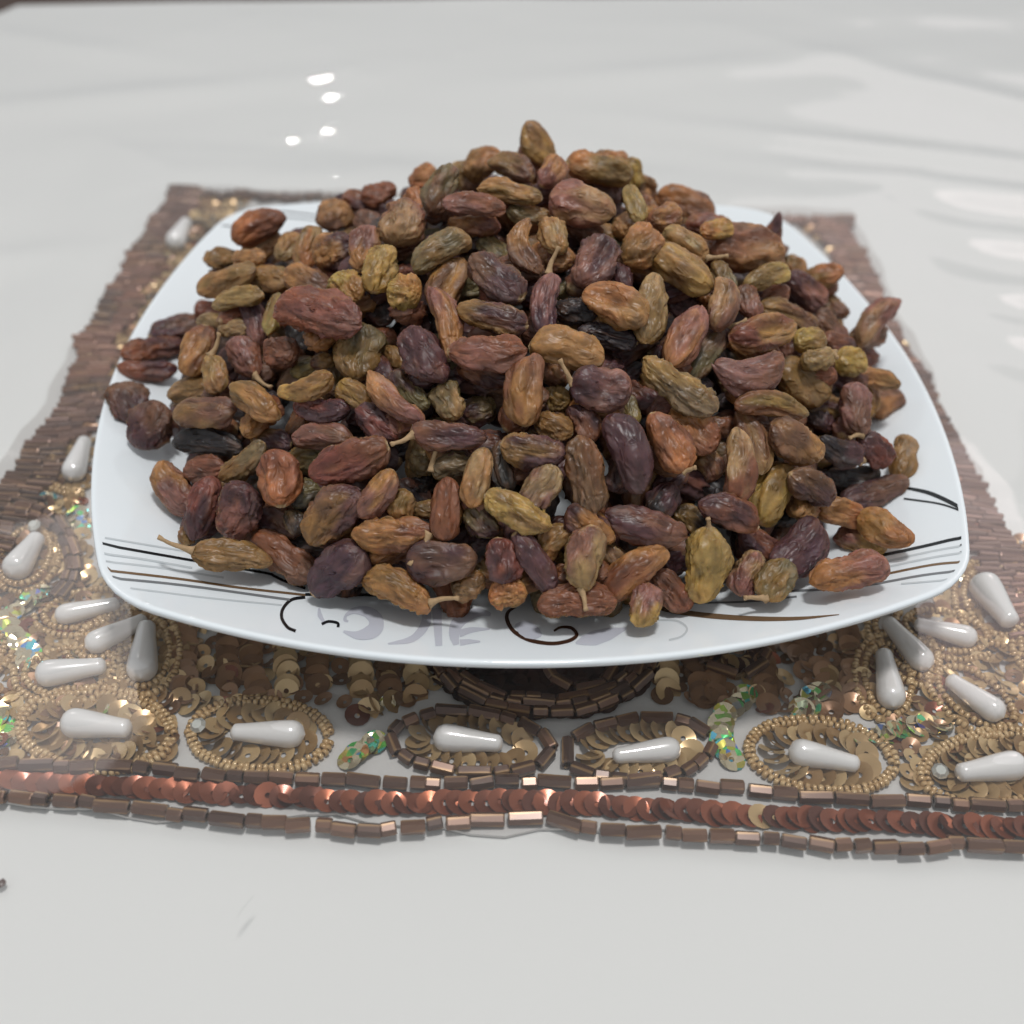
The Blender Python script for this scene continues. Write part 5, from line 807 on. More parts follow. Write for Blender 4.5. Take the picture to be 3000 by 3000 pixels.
((-7.11,2.17,3.3),(-0.79,-0.6,-0.12),(-0.43,0.4,0.81),1.24,0.72,'ol','dp'),
((1.75,-0.51,5.98),(0.75,0.66,0),(0.13,-0.15,0.98),1.31,0.70,'bk','gr'),
((-2.44,2.8,5.31),(-0.97,0.1,-0.23),(-0.18,0.36,0.92),1.04,0.63,'ol','dp'),
((6.26,4.22,2.85),(0.24,0.83,-0.51),(0.5,0.35,0.79),1.29,0.65,'bk','bk'),
((-3.48,0.33,5.49),(-0.5,-0.26,-0.82),(-0.81,-0.2,0.56),1.52,0.83,'bk','br'),
((6.09,-4.91,2.72),(-0.1,0.91,0.4),(0.54,-0.29,0.79),1.82,0.83,'br','br'),
((-1.9,4.55,4.48),(0.19,-0.84,0.5),(-0.13,0.49,0.86),1.29,0.69,'br','br'),
((-7.23,4.23,1.92),(0.21,0.95,-0.23),(-0.69,0.32,0.66),1.32,0.78,'dp','dp'),
((0.7,3.82,5.09),(0.48,-0.88,0.05),(0.23,0.19,0.96),1.09,0.65,'dp','bk'),
((-5.88,5.51,1.77),(-0.31,-0.71,0.63),(-0.55,0.67,0.49),1.16,0.73,'rb','sl'),
((5.43,-6.34,1.93),(0.21,0.86,0.47),(0.58,-0.5,0.65),1.21,0.62,'br','dp'),
((-4.89,-5.84,2.8),(0.89,-0.44,0.13),(-0.4,-0.6,0.7),1.70,0.80,'br','dp'),
((-8.11,2.7,2.08),(-0.01,-0.73,0.69),(-0.71,0.49,0.51),1.20,0.63,'ol','sl'),
((-3.17,5.96,2.92),(0.56,-0.33,0.76),(-0.3,0.78,0.55),1.17,0.65,'gr','ol'),
((-1.88,6.15,3.08),(0.2,-0.73,0.65),(-0.11,0.64,0.76),1.33,0.83,'ol','br'),
((-1.75,-6.09,3.75),(-0.42,0.33,0.85),(0.1,-0.91,0.4),1.61,0.84,'ol','bk'),
((0.22,2.78,5.61),(-0.06,-0.94,0.34),(0,0.34,0.94),1.15,0.66,'bk','bk'),
((0.19,0.12,6.2),(-0.04,-0.79,0.61),(0.05,0.61,0.79),1.70,0.83,'gr','rb'),
((3.71,5,3.69),(0.88,0.32,-0.35),(0.13,0.56,0.82),1.27,0.83,'rb','bk'),
((-1.82,7.08,1.69),(0.67,0.6,-0.44),(-0.27,0.75,0.61),1.32,0.67,'pk','dp'),
((3.7,-0.15,5.44),(-0.55,0.21,0.81),(0.79,-0.19,0.59),1.56,0.73,'bk','ol'),
((5.91,5.41,1.9),(0.03,-0.69,0.72),(0.53,0.62,0.58),1.45,0.71,'br','dp'),
((8.35,0.93,2.27),(-0.45,-0.34,0.83),(0.85,0.12,0.51),1.23,0.70,'ol','dp'),
((-4.99,6.03,1.77),(0.16,-0.35,0.93),(-0.5,0.78,0.38),1.34,0.64,'rb','bk'),
((2.41,4.18,4.66),(-0.25,-0.91,0.33),(0.13,0.31,0.94),1.52,0.74,'dp','bk'),
((7.59,3.28,2.25),(-1,0.08,-0.01),(0.05,0.63,0.77),1.68,0.85,'sl','sl'),
((-0.57,7.2,1.69),(-0.73,-0.18,-0.66),(-0.47,0.84,0.29),1.35,0.76,'dp','ol'),
((3.51,-5.29,3.87),(0.06,0.02,1),(0.4,-0.92,-0),1.14,0.74,'br','rb'),
((1.2,-1.91,5.81),(-0.04,-1,0.03),(0.12,0.02,0.99),1.38,0.76,'dp','dp'),
((6.54,-0.59,3.94),(0.77,0.14,-0.63),(0.64,-0.06,0.77),1.24,0.71,'dp','dp'),
((-6.14,3.97,4.01),(0.88,-0.27,0.39),(-0.27,0.39,0.88),1.37,0.65,'rb','dp'),
((6.11,5.5,2.82),(-0.83,0.44,0.34),(0.55,0.62,0.56),1.19,0.63,'am','pk'),
((-6.49,5.52,2.44),(-0.66,-0.64,0.41),(-0.44,0.76,0.48),1.64,0.84,'am','am'),
((1.77,7.57,2.23),(-0.99,0.11,-0),(0.09,0.86,0.49),1.25,0.73,'pk','br'),
((-1.17,7.63,2.2),(-0.14,-0.34,-0.93),(-0.31,0.91,-0.29),1.43,0.83,'rb','dp'),
((5.12,4.49,4.29),(-0.53,-0.71,0.46),(0.29,0.36,0.89),1.24,0.79,'dp','rb'),
((6.8,3.74,3.68),(-0.41,0.9,-0.16),(0.57,0.38,0.73),1.68,0.83,'br','br'),
((-4.61,4.52,4.48),(0.62,-0.12,-0.77),(0.44,0.87,0.22),1.31,0.84,'dp','rb'),
((8.71,1.97,2.63),(-0.37,0.64,0.67),(0.89,0.06,0.44),1.22,0.63,'am','dp'),
((-2.39,4.88,4.95),(-0.98,-0.05,-0.17),(-0.17,0.55,0.81),1.64,0.80,'dp','dp'),
((2.2,6.02,4.13),(-0.96,0.2,0.17),(0.26,0.65,0.71),1.49,0.71,'pk','dp'),
((-0.61,5.63,4.64),(0.87,0.21,-0.45),(0.18,0.71,0.68),1.51,0.82,'pk','rb'),
((-3.85,6.13,3.46),(0.88,-0.17,0.45),(-0.22,0.69,0.69),1.53,0.80,'dp','pk'),
((-2.7,5.77,4.19),(0.42,-0.46,0.78),(-0.28,0.75,0.6),1.20,0.79,'pk','br'),
((5.26,3.43,4.8),(-0.91,0.01,0.42),(0.39,0.38,0.84),1.19,0.66,'pk','dp'),
((1.32,4.69,5.28),(-0.75,-0.42,0.51),(0.19,0.6,0.77),1.48,0.79,'am','rb'),
((-7.62,4.78,2.08),(-0.77,0.13,-0.62),(-0.47,0.54,0.7),1.46,0.77,'br','am'),
((-1.28,6.79,3.44),(0.79,0.61,-0.07),(-0.39,0.59,0.71),1.38,0.72,'am','br'),
((1.45,6.62,3.65),(-0.86,0.51,0.01),(0.38,0.61,0.7),1.51,0.81,'am','pk'),
((0.08,5.05,5.1),(1,0.01,0.01),(-0.02,0.58,0.82),1.30,0.74,'br','pk'),
((-5.13,6.7,1.89),(-0.45,-0.82,-0.35),(-0.84,0.25,0.48),1.24,0.65,'dp','rb'),
((5.11,5.31,3.68),(-0.99,0.12,0.11),(0.16,0.65,0.74),1.36,0.85,'am','am'),
((2.57,4.28,5.34),(0.64,0.5,-0.59),(0.28,0.57,0.78),1.27,0.78,'br','rb'),
((0.17,3.82,5.84),(0.97,-0.25,-0.06),(0.17,0.42,0.89),1.13,0.67,'rb','br'),
((-1.1,4.53,5.38),(-0.88,-0.32,0.34),(0.09,0.6,0.8),1.49,0.80,'dp','rb'),
((3.37,6.08,3.74),(-0.87,-0.28,0.41),(0.14,0.66,0.74),1.48,0.69,'dp','dp'),
((4.71,6.23,2.97),(0.72,-0.69,-0.09),(0.59,0.54,0.59),1.22,0.81,'pk','am'),
((-4.8,6.22,2.88),(0.85,0.53,0.02),(-0.44,0.68,0.59),1.52,0.76,'br','pk'),
((-7.81,3.45,3.01),(0.15,0.11,0.98),(-0.91,0.41,0.09),1.29,0.72,'rb','dp'),
((6.05,4.58,3.67),(0.37,-0.71,-0.6),(0.9,0.1,0.43),1.42,0.71,'pk','dp'),
((0.17,6.35,4.01),(-0.51,0.76,-0.39),(0.14,0.52,0.84),1.51,0.83,'am','br'),
((8.46,3.25,2.31),(-0.27,0.83,-0.49),(0.57,0.55,0.61),1.34,0.62,'pk','pk'),
((0.65,7.83,1.89),(-0.25,0.63,-0.74),(0.06,0.77,0.63),1.48,0.69,'br','am'),
((-2.72,7.53,1.9),(-0.16,-0.2,0.97),(-0.29,0.95,0.15),1.24,0.76,'rb','am'),
((-2.75,7.01,2.81),(-0.93,-0.33,0.15),(-0.2,0.81,0.55),1.19,0.75,'pk','dp'),
((2.65,6.88,3.07),(-0.95,-0.08,-0.3),(-0.23,0.82,0.52),1.54,0.85,'pk','am'),
((1.44,3.4,5.98),(0.12,0.77,-0.62),(0.14,0.61,0.78),1.24,0.75,'rb','br'),
((7.39,4.97,2.09),(0.78,-0.44,-0.44),(0.63,0.53,0.57),1.63,0.79,'rb','pk'),
((3.78,4.7,4.73),(0.47,0.72,-0.5),(0.23,0.45,0.86),1.52,0.82,'am','am'),
((-3.78,5.4,4.16),(0.05,-0.86,0.51),(-0.27,0.48,0.83),1.15,0.67,'rb','pk'),
((3.48,7.13,2.37),(-0.94,0.28,-0.2),(0.16,0.88,0.45),1.79,0.85,'am','dp'),
((0.36,7.03,3.24),(-0.46,-0.04,-0.89),(-0.31,0.94,0.12),1.55,0.76,'rb','dp'),
((4.43,6.99,2),(-0.86,0.51,0.09),(0.47,0.7,0.54),0.98,0.65,'rb','pk'),
((7.82,4.13,2.44),(0.69,-0.24,-0.69),(0.7,0.49,0.52),1.38,0.80,'pk','rb'),
((-4.97,5.24,3.77),(0.01,0.81,-0.58),(-0.37,0.54,0.75),1.05,0.67,'br','pk'),
((0.94,5.55,4.7),(0.59,0.62,-0.52),(0.05,0.62,0.79),1.00,0.62,'am','pk'),
((2.27,5.14,4.83),(0.99,0.01,-0.17),(0.13,0.58,0.8),1.29,0.82,'rb','am'),
((-4,6.96,2.28),(-0.63,-0.52,0.57),(-0.29,0.84,0.45),1.12,0.71,'br','am'),
((-0.12,7.54,2.48),(0.89,0.29,-0.36),(-0.07,0.86,0.51),1.26,0.69,'pk','pk'),
((6.95,4.64,2.93),(-0.13,0.84,-0.53),(0.58,0.5,0.64),1.48,0.84,'br','dp'),
((-6.02,4.88,3.45),(-0.65,-0.75,0.08),(-0.51,0.51,0.69),1.08,0.69,'br','br'),
((5.5,6.32,2.26),(-0.85,0.46,0.25),(0.52,0.73,0.44),1.03,0.68,'dp','am'),
((-7.75,-1.73,3.58),(0.27,-0.96,-0.03),(0.01,-0.03,1),1.25,0.68,'br','am'),
((-7.29,-3.76,3.21),(0.95,-0.29,0.08),(-0.07,0.02,1),1.25,0.68,'br','rb'),
((-6.81,2.98,4.4),(-0.31,-0.92,-0.23),(-0.07,-0.21,0.97),1.25,0.68,'pk','am'),
((-6.81,2.98,3.78),(-0,0.97,-0.24),(-0,0.24,0.97),1.25,0.68,'dp','am'),
((-7.76,2.64,3.69),(-0.69,-0.73,-0.01),(-0.01,-0.01,1),1.25,0.68,'dp','dp'),
((-7.76,2.64,3.07),(-0.53,0.85,0.06),(0.03,-0.05,1),1.25,0.68,'pk','am'),
((-3.78,-1.13,5.85),(0.97,-0.23,0.09),(-0.09,0.02,1),1.25,0.68,'dp','dp'),
((-7.28,0.28,4.26),(-0.29,0.91,0.28),(0.09,-0.27,0.96),1.25,0.68,'dp','pk'),
((-6.77,0.89,4.53),(0.99,0.13,0.02),(-0.02,-0,1),1.25,0.68,'br','rb'),
((-0.28,1.67,6.6),(0.43,-0.84,0.33),(-0.15,0.3,0.94),1.25,0.68,'rb','rb'),
((0.45,3.22,6.51),(0.77,-0.32,-0.55),(0.51,-0.21,0.84),1.25,0.68,'rb','pk'),
((0.45,3.22,5.89),(-0.56,0.77,0.32),(0.19,-0.26,0.95),1.25,0.68,'am','pk'),
((2.94,3.24,5.79),(-0.85,0.51,-0.12),(-0.11,0.06,0.99),1.25,0.68,'am','br'),
((2.33,3.18,6.23),(0.51,0.86,-0.07),(0.03,0.06,1),1.25,0.68,'rb','rb'),
((2.33,3.18,5.61),(-0.4,-0.91,0.06),(0.02,0.05,1),1.25,0.68,'rb','dp'),
((3.2,-0.23,6.18),(-0.6,-0.79,0.08),(0.05,0.06,1),1.25,0.68,'pk','am'),
((3.55,-1.14,5.96),(-0.9,0.17,-0.4),(-0.39,0.07,0.92),1.25,0.68,'br','am'),
((1.3,-2.41,6.17),(0.8,0.6,-0.08),(0.06,0.05,1),1.25,0.68,'br','dp'),
((0.44,-1.66,6.42),(0.79,-0.59,0.15),(-0.12,0.09,0.99),1.25,0.68,'am','am'),
((0.14,-3.57,5.81),(0.3,0.86,0.42),(-0.14,-0.4,0.91),1.25,0.68,'br','br'),
((-2.06,-1.85,6.16),(-0.16,0.98,-0.12),(-0.02,0.12,0.99),1.25,0.68,'br','pk'),
((-0.86,-2.86,6.03),(-0.13,-0.98,-0.16),(-0.02,-0.16,0.99),1.25,0.68,'rb','pk'),
((-2.42,-4.52,5.12),(-0.26,-0.94,0.23),(0.06,0.22,0.97),1.25,0.68,'dp','dp'),
((-0.96,-3.86,5.64),(-0.92,-0.29,-0.25),(-0.24,-0.07,0.97),1.25,0.68,'am','pk'),
((-3.92,-6.18,3.65),(0.25,-0.97,0.01),(-0,0.01,1),1.25,0.68,'dp','dp'),
((-1.91,-6.13,4.25),(-0.51,0.86,-0.05),(-0.02,0.04,1),1.25,0.68,'dp','am'),
((-1.34,-6.86,3.78),(-0.18,-0.98,0.03),(0.01,0.03,1),1.25,0.68,'am','pk'),
((-2,-7.26,3.31),(0.31,-0.13,0.94),(-0.87,0.35,0.34),1.25,0.68,'rb','am'),
((-3.35,-6.83,3.33),(0.2,0.98,-0.03),(0.01,0.03,1),1.25,0.68,'dp','br'),
((-4.29,-6.9,2.85),(-0.94,-0.31,0.11),(0.1,0.03,0.99),1.25,0.68,'am','dp'),
((1.65,-3.57,5.78),(0.98,-0.13,-0.13),(0.13,-0.02,0.99),1.25,0.68,'am','am'),
((3.15,-3.96,5.24),(0.22,0.91,0.35),(-0.08,-0.34,0.94),1.25,0.68,'rb','dp'),
((4.58,-4.34,4.57),(-0.39,-0.92,0.01),(0,0.01,1),1.25,0.68,'br','am'),
((4.98,-4.89,4.09),(-0.7,-0.7,-0.13),(-0.09,-0.09,0.99),1.25,0.68,'pk','pk'),
((9.11,0.24,3.18),(0.85,0.52,-0.08),(0.07,0.04,1),1.25,0.68,'br','rb'),
((8.01,1.74,3.62),(0.91,0.02,0.41),(-0.41,-0.01,0.91),1.25,0.68,'rb','rb'),
((6.69,2.43,4.63),(0.24,-0.96,-0.16),(0.04,-0.15,0.99),1.25,0.68,'am','br'),
((6.69,2.43,4.01),(-0.93,-0.37,0.06),(0.06,0.02,1),1.25,0.68,'rb','am'),
((5.56,-1.11,5.12),(0.91,0.41,-0.08),(0.07,0.03,1),1.25,0.68,'dp','br'),
((4.33,-1.91,5.53),(-0.92,-0.39,0.08),(0.08,0.03,1),1.25,0.68,'rb','am'),
((4.14,-2.97,5.42),(0.09,0.97,0.22),(-0.02,-0.21,0.98),1.25,0.68,'dp','rb'),
((2.55,-6.21,4.11),(0.12,-0.96,0.24),(-0.03,0.23,0.97),1.25,0.68,'br','br'),
((0.71,-8.22,2.19),(0.04,-1,-0.01),(0,-0.01,1),1.25,0.68,'pk','dp'),
((-7.24,-5.66,2.06),(0.67,0.72,-0.16),(0.11,0.11,0.99),1.25,0.68,'dp','dp'),
((-6.37,-6.05,2.28),(0.81,-0.06,-0.58),(0.58,-0.04,0.81),1.25,0.68,'pk','rb'),
((5.53,3.59,2.91),(0.65,0.54,-0.54),(0.38,0.38,0.84),1.25,0.67,'br','br'),
((-1.9,-5.74,3.16),(0.95,0.16,0.25),(-0.11,-0.59,0.8),1.35,0.71,'ol','bk'),
((-0.02,0.79,5.5),(0.68,-0.73,-0.07),(0.11,0.01,0.99),1.79,0.84,'rb','bk'),
((-3.13,0.12,4.92),(0.39,-0.85,-0.35),(-0.16,-0.44,0.88),1.07,0.71,'br','dp'),
((3.65,1.61,4.64),(0.91,-0.32,0.26),(-0.11,0.41,0.91),1.09,0.67,'br','ol'),
((-5.94,-4.67,2.05),(-0.28,0.8,0.53),(-0.53,-0.59,0.6),1.82,0.84,'rb','rb'),
((-5.45,1.64,3.75),(0.78,0.58,0.23),(-0.43,0.23,0.87),1.17,0.70,'rb','dp'),
((-3.73,1.36,4.61),(0.62,0.77,-0.15),(-0.21,0.36,0.91),1.33,0.64,'br','gr'),
((1.2,-4.91,3.85),(0.99,0.09,-0.07),(0.11,-0.51,0.85),1.23,0.64,'ol','dp'),
((5.74,-5.18,1.77),(-0.32,-0.88,0.34),(0.87,-0.14,0.47),1.41,0.77,'gr','gr'),
((-3.62,-5.45,2.85),(-0.15,0.7,0.69),(-0.29,-0.7,0.65),1.57,0.82,'rb','br'),
((-0.06,-2.46,5.03),(-0.8,-0.16,-0.58),(-0.46,-0.45,0.76),1.43,0.83,'br','ol'),
((-0.9,-4.12,4.3),(0.35,-0.93,-0.14),(-0.18,-0.21,0.96),1.65,0.80,'ol','dp'),
((-6.78,2.36,2.62),(-0.21,0.88,-0.43),(-0.6,0.23,0.77),1.17,0.73,'br','br'),
((1.83,1.91,5.08),(0.98,0.05,-0.19),(0.17,0.28,0.94),1.52,0.82,'dp','br'),
((7.28,-2.69,1.92),(0.1,-0.85,-0.51),(0.73,-0.29,0.62),1.03,0.65,'br','ol'),
((-0.48,-1.22,5.34),(0.72,-0.69,-0.06),(-0.09,-0.18,0.98),1.16,0.67,'dp','ol'),
((-0.85,3.41,4.55),(-0.15,-0.88,0.46),(-0.08,0.47,0.88),1.35,0.69,'br','br'),
((-4.21,2.64,4.06),(-0.38,0.79,-0.47),(-0.37,0.34,0.87),1.30,0.74,'dp','br'),
((3.71,-1.35,4.61),(-0.06,-0.91,-0.4),(0.36,-0.4,0.85),1.35,0.84,'dp','br'),
((-4.91,-3.27,3.49),(0.28,-0.94,-0.22),(-0.44,-0.32,0.84),1.58,0.84,'dp','dp'),
((1.42,5.51,2.93),(0.91,0.04,0.41),(-0.29,0.77,0.57),1.53,0.72,'sl','gr'),
((-4.92,3.89,3.06),(-0.15,0.88,-0.45),(-0.39,0.36,0.85),1.34,0.63,'br','dp'),
((-6.97,-2.47,2.39),(-0.41,0.91,-0.12),(-0.68,-0.21,0.71),1.61,0.80,'sl','rb'),
((-6.43,-1.08,3.17),(-0.91,0.31,-0.28),(-0.35,-0.21,0.91),1.21,0.66,'sl','ol'),
((1.15,4.4,3.92),(-0.25,-0.85,0.45),(0.04,0.46,0.89),1.26,0.62,'bk','sl'),
((-1.52,1.05,5.3),(-0.82,-0.57,0.06),(-0.09,0.22,0.97),1.02,0.63,'rb','rb'),
((5.14,2.58,3.65),(-0.78,-0.18,0.6),(0.52,0.34,0.78),1.59,0.73,'dp','dp'),
((5.38,-0.94,3.87),(-0.14,0.56,0.82),(0.7,-0.52,0.48),1.51,0.84,'dp','rb'),
((7.67,0.96,2.07),(-0.54,0.63,0.56),(0.77,0.09,0.64),1.71,0.84,'ol','dp'),
((3.74,3.98,3.58),(-0.94,0.35,0.04),(0.24,0.55,0.8),1.75,0.83,'sl','ol'),
((2.89,-6.22,2.54),(0.49,0.87,0.09),(0.47,-0.35,0.81),1.75,0.82,'sl','pk'),
((1.02,6.27,2.02),(0.69,-0.44,-0.57),(0.64,0.74,0.21),1.55,0.75,'sl','dp'),
((5.95,-3.81,2.59),(-0.76,-0.49,0.42),(0.62,-0.36,0.7),1.50,0.77,'ol','ol'),
((5.81,4.74,1.64),(0.71,-0.09,-0.7),(0.55,0.69,0.47),1.25,0.67,'ol','ol'),
((6,-2.28,3.19),(0.01,-0.99,-0.11),(0.56,-0.08,0.82),1.34,0.79,'gr','dp'),
((-3.11,-3.47,4.15),(-0.88,-0.27,-0.38),(-0.27,-0.37,0.89),1.33,0.79,'br','ol'),
((7.1,3.14,1.83),(-0.72,0.37,0.59),(0.69,0.44,0.57),1.31,0.78,'rb','br'),
((-0.98,5.06,3.39),(-0.64,-0.42,0.64),(0.09,0.79,0.6),0.98,0.64,'ol','bk'),
((0.41,-7.09,2.11),(0.13,-0.7,-0.71),(0.01,-0.71,0.7),1.16,0.77,'br','dp'),
((-2.29,2.35,4.8),(0.11,-0.68,0.73),(-0.29,0.68,0.67),1.76,0.84,'dp','dp'),
((-0.42,-5.77,3.32),(-0.65,-0.13,0.75),(0.59,-0.71,0.38),1.39,0.78,'br','bk'),
((3.89,4.9,2.8),(-0.7,-0.23,0.67),(0.38,0.67,0.63),1.47,0.83,'dp','bk'),
((1.57,-3.32,4.61),(-0.56,-0.69,-0.45),(0,-0.55,0.84),1.32,0.82,'br','br'),
((-7.76,0.08,2.12),(0.49,0.09,0.86),(-0.87,-0.04,0.5),1.07,0.66,'br','sl'),
((1.41,0.27,5.42),(-0.38,0.85,-0.36),(0.01,0.4,0.92),1.57,0.83,'br','dp'),
((-5.99,0.62,3.56),(-0.11,0.84,0.53),(-0.57,-0.49,0.66),1.56,0.78,'ol','br'),
((4.72,-6.09,1.68),(-0.4,-0.04,0.92),(0.64,-0.73,0.25),1.51,0.75,'rb','bk'),
((5.36,0.23,3.95),(-0.54,0.74,0.4),(0.55,-0.06,0.84),1.68,0.78,'ol','br'),
((5.03,-3.36,3.42),(0.77,-0.46,-0.43),(0.34,-0.28,0.9),1.31,0.83,'ol','bk'),
((-1.28,-2.03,5.06),(-0.1,0.98,-0.18),(-0.2,0.16,0.97),1.18,0.75,'br','dp'),
((6.99,2.09,2.5),(0.23,0.91,-0.34),(0.64,0.12,0.76),1.80,0.83,'gr','br'),
((6.97,-1.65,2.59),(0.23,-0.83,-0.5),(0.68,-0.23,0.69),1.73,0.83,'br','dp'),
((2.64,3.49,4.24),(0.83,0.26,-0.5),(0.33,0.51,0.8),1.47,0.80,'rb','sl'),
((-1.56,-0.66,5.29),(-0.73,-0.39,-0.56),(-0.49,-0.28,0.83),1.46,0.74,'gr','dp'),
((-4.03,4.85,2.73),(0.89,0.45,-0.13),(-0.25,0.69,0.68),1.30,0.82,'rb','rb'),
((-2.05,-4.7,3.81),(-0.55,0.73,0.41),(-0.13,-0.56,0.82),1.07,0.71,'rb','sl'),
((-4.46,5.44,1.81),(-0.51,-0.52,0.69),(-0.3,0.86,0.42),1.27,0.63,'sl','gr'),
((-6.94,1.21,2.82),(0.85,-0.16,0.51),(-0.5,0.1,0.86),1.50,0.84,'br','br'),
((3.11,0.16,4.97),(-0.15,-0.99,0),(0.32,-0.04,0.95),1.42,0.73,'br','bk'),
((1.97,-2.15,4.95),(-0.11,-0.91,-0.4),(0.17,-0.41,0.89),1.58,0.84,'br','rb'),
((-1.09,-6.57,2.59),(-0.56,0.39,-0.73),(-0.76,-0.6,0.26),1.50,0.71,'br','rb'),
((0.45,2.61,4.97),(0.73,0.62,-0.27),(0.02,0.38,0.92),1.76,0.82,'dp','sl'),
((-3.22,-6.62,1.93),(0.75,-0.53,-0.39),(-0.24,-0.78,0.58),1.53,0.81,'br','dp'),
((-3.63,3.92,3.62),(0,-0.81,0.59),(-0.3,0.56,0.77),1.22,0.67,'br','dp'),
((-2.79,-2.16,4.7),(-0.59,0.75,-0.3),(-0.48,-0.02,0.88),1.15,0.69,'bk','br'),
((-4.59,-0.09,4.33),(-0.89,0.14,-0.44),(-0.45,-0.03,0.89),1.40,0.78,'dp','br'),
((2.64,5.98,2.06),(0.9,-0.23,-0.37),(0.4,0.78,0.48),1.25,0.82,'dp','br'),
((4.07,-3.01,4.02),(0.08,-0.99,-0.15),(0.36,-0.11,0.93),1.12,0.69,'dp','dp'),
((2.39,-4.78,3.73),(-0.08,0.91,0.41),(0.19,-0.39,0.9),1.30,0.77,'gr','br'),
((-0.77,2.06,5.15),(0.98,0.14,0.17),(-0.2,0.31,0.93),1.61,0.77,'sl','bk'),
((1.99,-7.13,1.82),(0.5,0.35,0.79),(0.04,-0.92,0.39),1.45,0.80,'ol','rb'),
((-0.7,6.25,2.06),(0.68,0.4,-0.62),(-0.04,0.85,0.52),1.07,0.69,'dp','dp'),
((-2.59,5.94,2.08),(-0.89,-0.22,-0.4),(-0.41,0.78,0.48),1.40,0.77,'br','dp'),
((3.94,-5.08,3.02),(-0.19,0.92,0.36),(0.31,-0.29,0.91),1.31,0.83,'gr','bk'),
((-7.1,-3.44,1.78),(0.72,-0.66,0.21),(-0.62,-0.47,0.63),1.11,0.67,'br','gr'),
((2.72,-3.33,4.37),(0.8,-0.34,-0.48),(0.34,-0.41,0.85),1.30,0.81,'sl','sl'),
((-5.98,-2.45,3.16),(0.08,0.98,-0.2),(-0.56,0.21,0.8),1.20,0.67,'sl','bk'),
((6.56,-0.23,3.14),(-0.69,0.69,0.22),(0.44,0.15,0.89),1.08,0.67,'bk','ol'),
((-2.36,3.55,4.23),(0.51,0.34,0.79),(-0.85,0.34,0.4),1.31,0.70,'br','br'),
((-7.34,-1.28,2.39),(-0.16,0.42,-0.89),(-0.96,0.13,0.23),1.65,0.78,'dp','br'),
((1.4,-6.18,2.93),(0.58,-0.38,-0.72),(0.26,-0.76,0.6),1.36,0.81,'rb','sl'),
((-4.69,-5.66,2.12),(-0.47,0.54,0.7),(-0.29,-0.84,0.45),1.50,0.70,'dp','br'),
((6.31,1.23,3.27),(0.61,-0.75,-0.27),(0.56,0.16,0.81),1.30,0.75,'bk','sl'),
((1.85,-0.93,5.24),(0.65,0.75,-0.14),(0.28,-0.06,0.96),1.23,0.80,'ol','rb'),
((-5.6,4.82,1.74),(0.71,0.14,0.69),(-0.57,0.69,0.45),1.27,0.65,'pk','gr'),
((0.76,-1.45,5.29),(-0.98,0.19,0.09),(0.05,-0.22,0.97),1.03,0.63,'dp','dp'),
((-3.78,-1.47,4.52),(0.58,-0.7,0.42),(-0.56,0.04,0.83),1.17,0.62,'ol','rb'),
((-3.97,-4.11,3.54),(0.53,0.55,0.64),(-0.41,-0.49,0.77),1.23,0.67,'dp','bk'),
((0.03,4.18,4.12),(-0.44,-0.68,0.59),(0.04,0.64,0.77),1.50,0.77,'rb','br'),
((0.37,-3.56,4.6),(-0.98,-0.16,-0.13),(-0.06,-0.42,0.91),1.15,0.68,'br','sl'),
((-2.51,4.52,3.56),(0.37,-0.45,0.81),(-0.32,0.76,0.57),1.53,0.74,'dp','dp'),
((-6.7,3.8,1.77),(0.45,0.84,-0.31),(-0.63,0.55,0.56),1.17,0.62,'pk','sl'),
((4.2,-0.3,4.53),(0.33,0.92,-0.19),(0.44,0.03,0.9),1.28,0.73,'dp','br'),
((-5.12,-1.83,3.84),(-0.7,0.71,0.04),(-0.31,-0.36,0.88),1.63,0.76,'br','ol'),
((-7.81,1.53,1.89),(-0.11,-0.52,0.85),(-0.82,0.53,0.21),1.18,0.68,'br','dp'),
((4.81,1.53,4.14),(-0.69,-0.69,0.22),(0.29,0.01,0.96),1.23,0.75,'dp','br'),
((3.72,-4.08,3.7),(0.42,0.77,0.49),(0.24,-0.61,0.75),1.27,0.65,'dp','br'),
((0.26,5.68,2.82),(-0.77,0.64,0.04),(0.45,0.49,0.75),0.96,0.62,'dp','dp'),
((-1.98,-6.99,1.95),(-0.23,-0.85,-0.48),(-0.09,-0.47,0.88),1.12,0.69,'br','rb'),
((-4.09,-2.55,4.13),(-0.82,-0.53,-0.22),(-0.17,-0.15,0.97),1.32,0.76,'rb','br'),
((2.64,4.57,3.53),(-0.87,0.3,-0.4),(-0.07,0.73,0.68),1.38,0.69,'bk','br'),
((7.76,-0.99,1.88),(0.9,0.13,-0.42),(0.43,-0.2,0.88),1.44,0.73,'dp','rb'),
((-1.95,-3.43,4.47),(-0.27,0.66,0.7),(-0.07,-0.74,0.67),1.54,0.83,'dp','dp'),
((4.77,-2.09,3.98),(-0.79,-0.26,-0.56),(-0.27,-0.67,0.69),1.47,0.70,'bk','bk'),
((3.91,2.85,4.13),(-0.45,0.86,0.24),(0.55,0.06,0.83),1.37,0.67,'pk','bk'),
((-5.77,2.74,3.2),(0.49,-0.8,0.34),(-0.39,0.15,0.91),1.46,0.81,'br','pk'),
((4.35,5.59,1.72),(0.15,-0.88,0.45),(0.48,0.47,0.74),1.29,0.62,'sl','dp'),
((-4.67,-4.75,2.85),(0.89,0.31,0.34),(-0.18,-0.43,0.88),1.36,0.74,'dp','dp'),
((1.54,3.2,4.61),(0.91,-0.41,-0.1),(0.27,0.39,0.88),1.31,0.73,'rb','ol'),
]
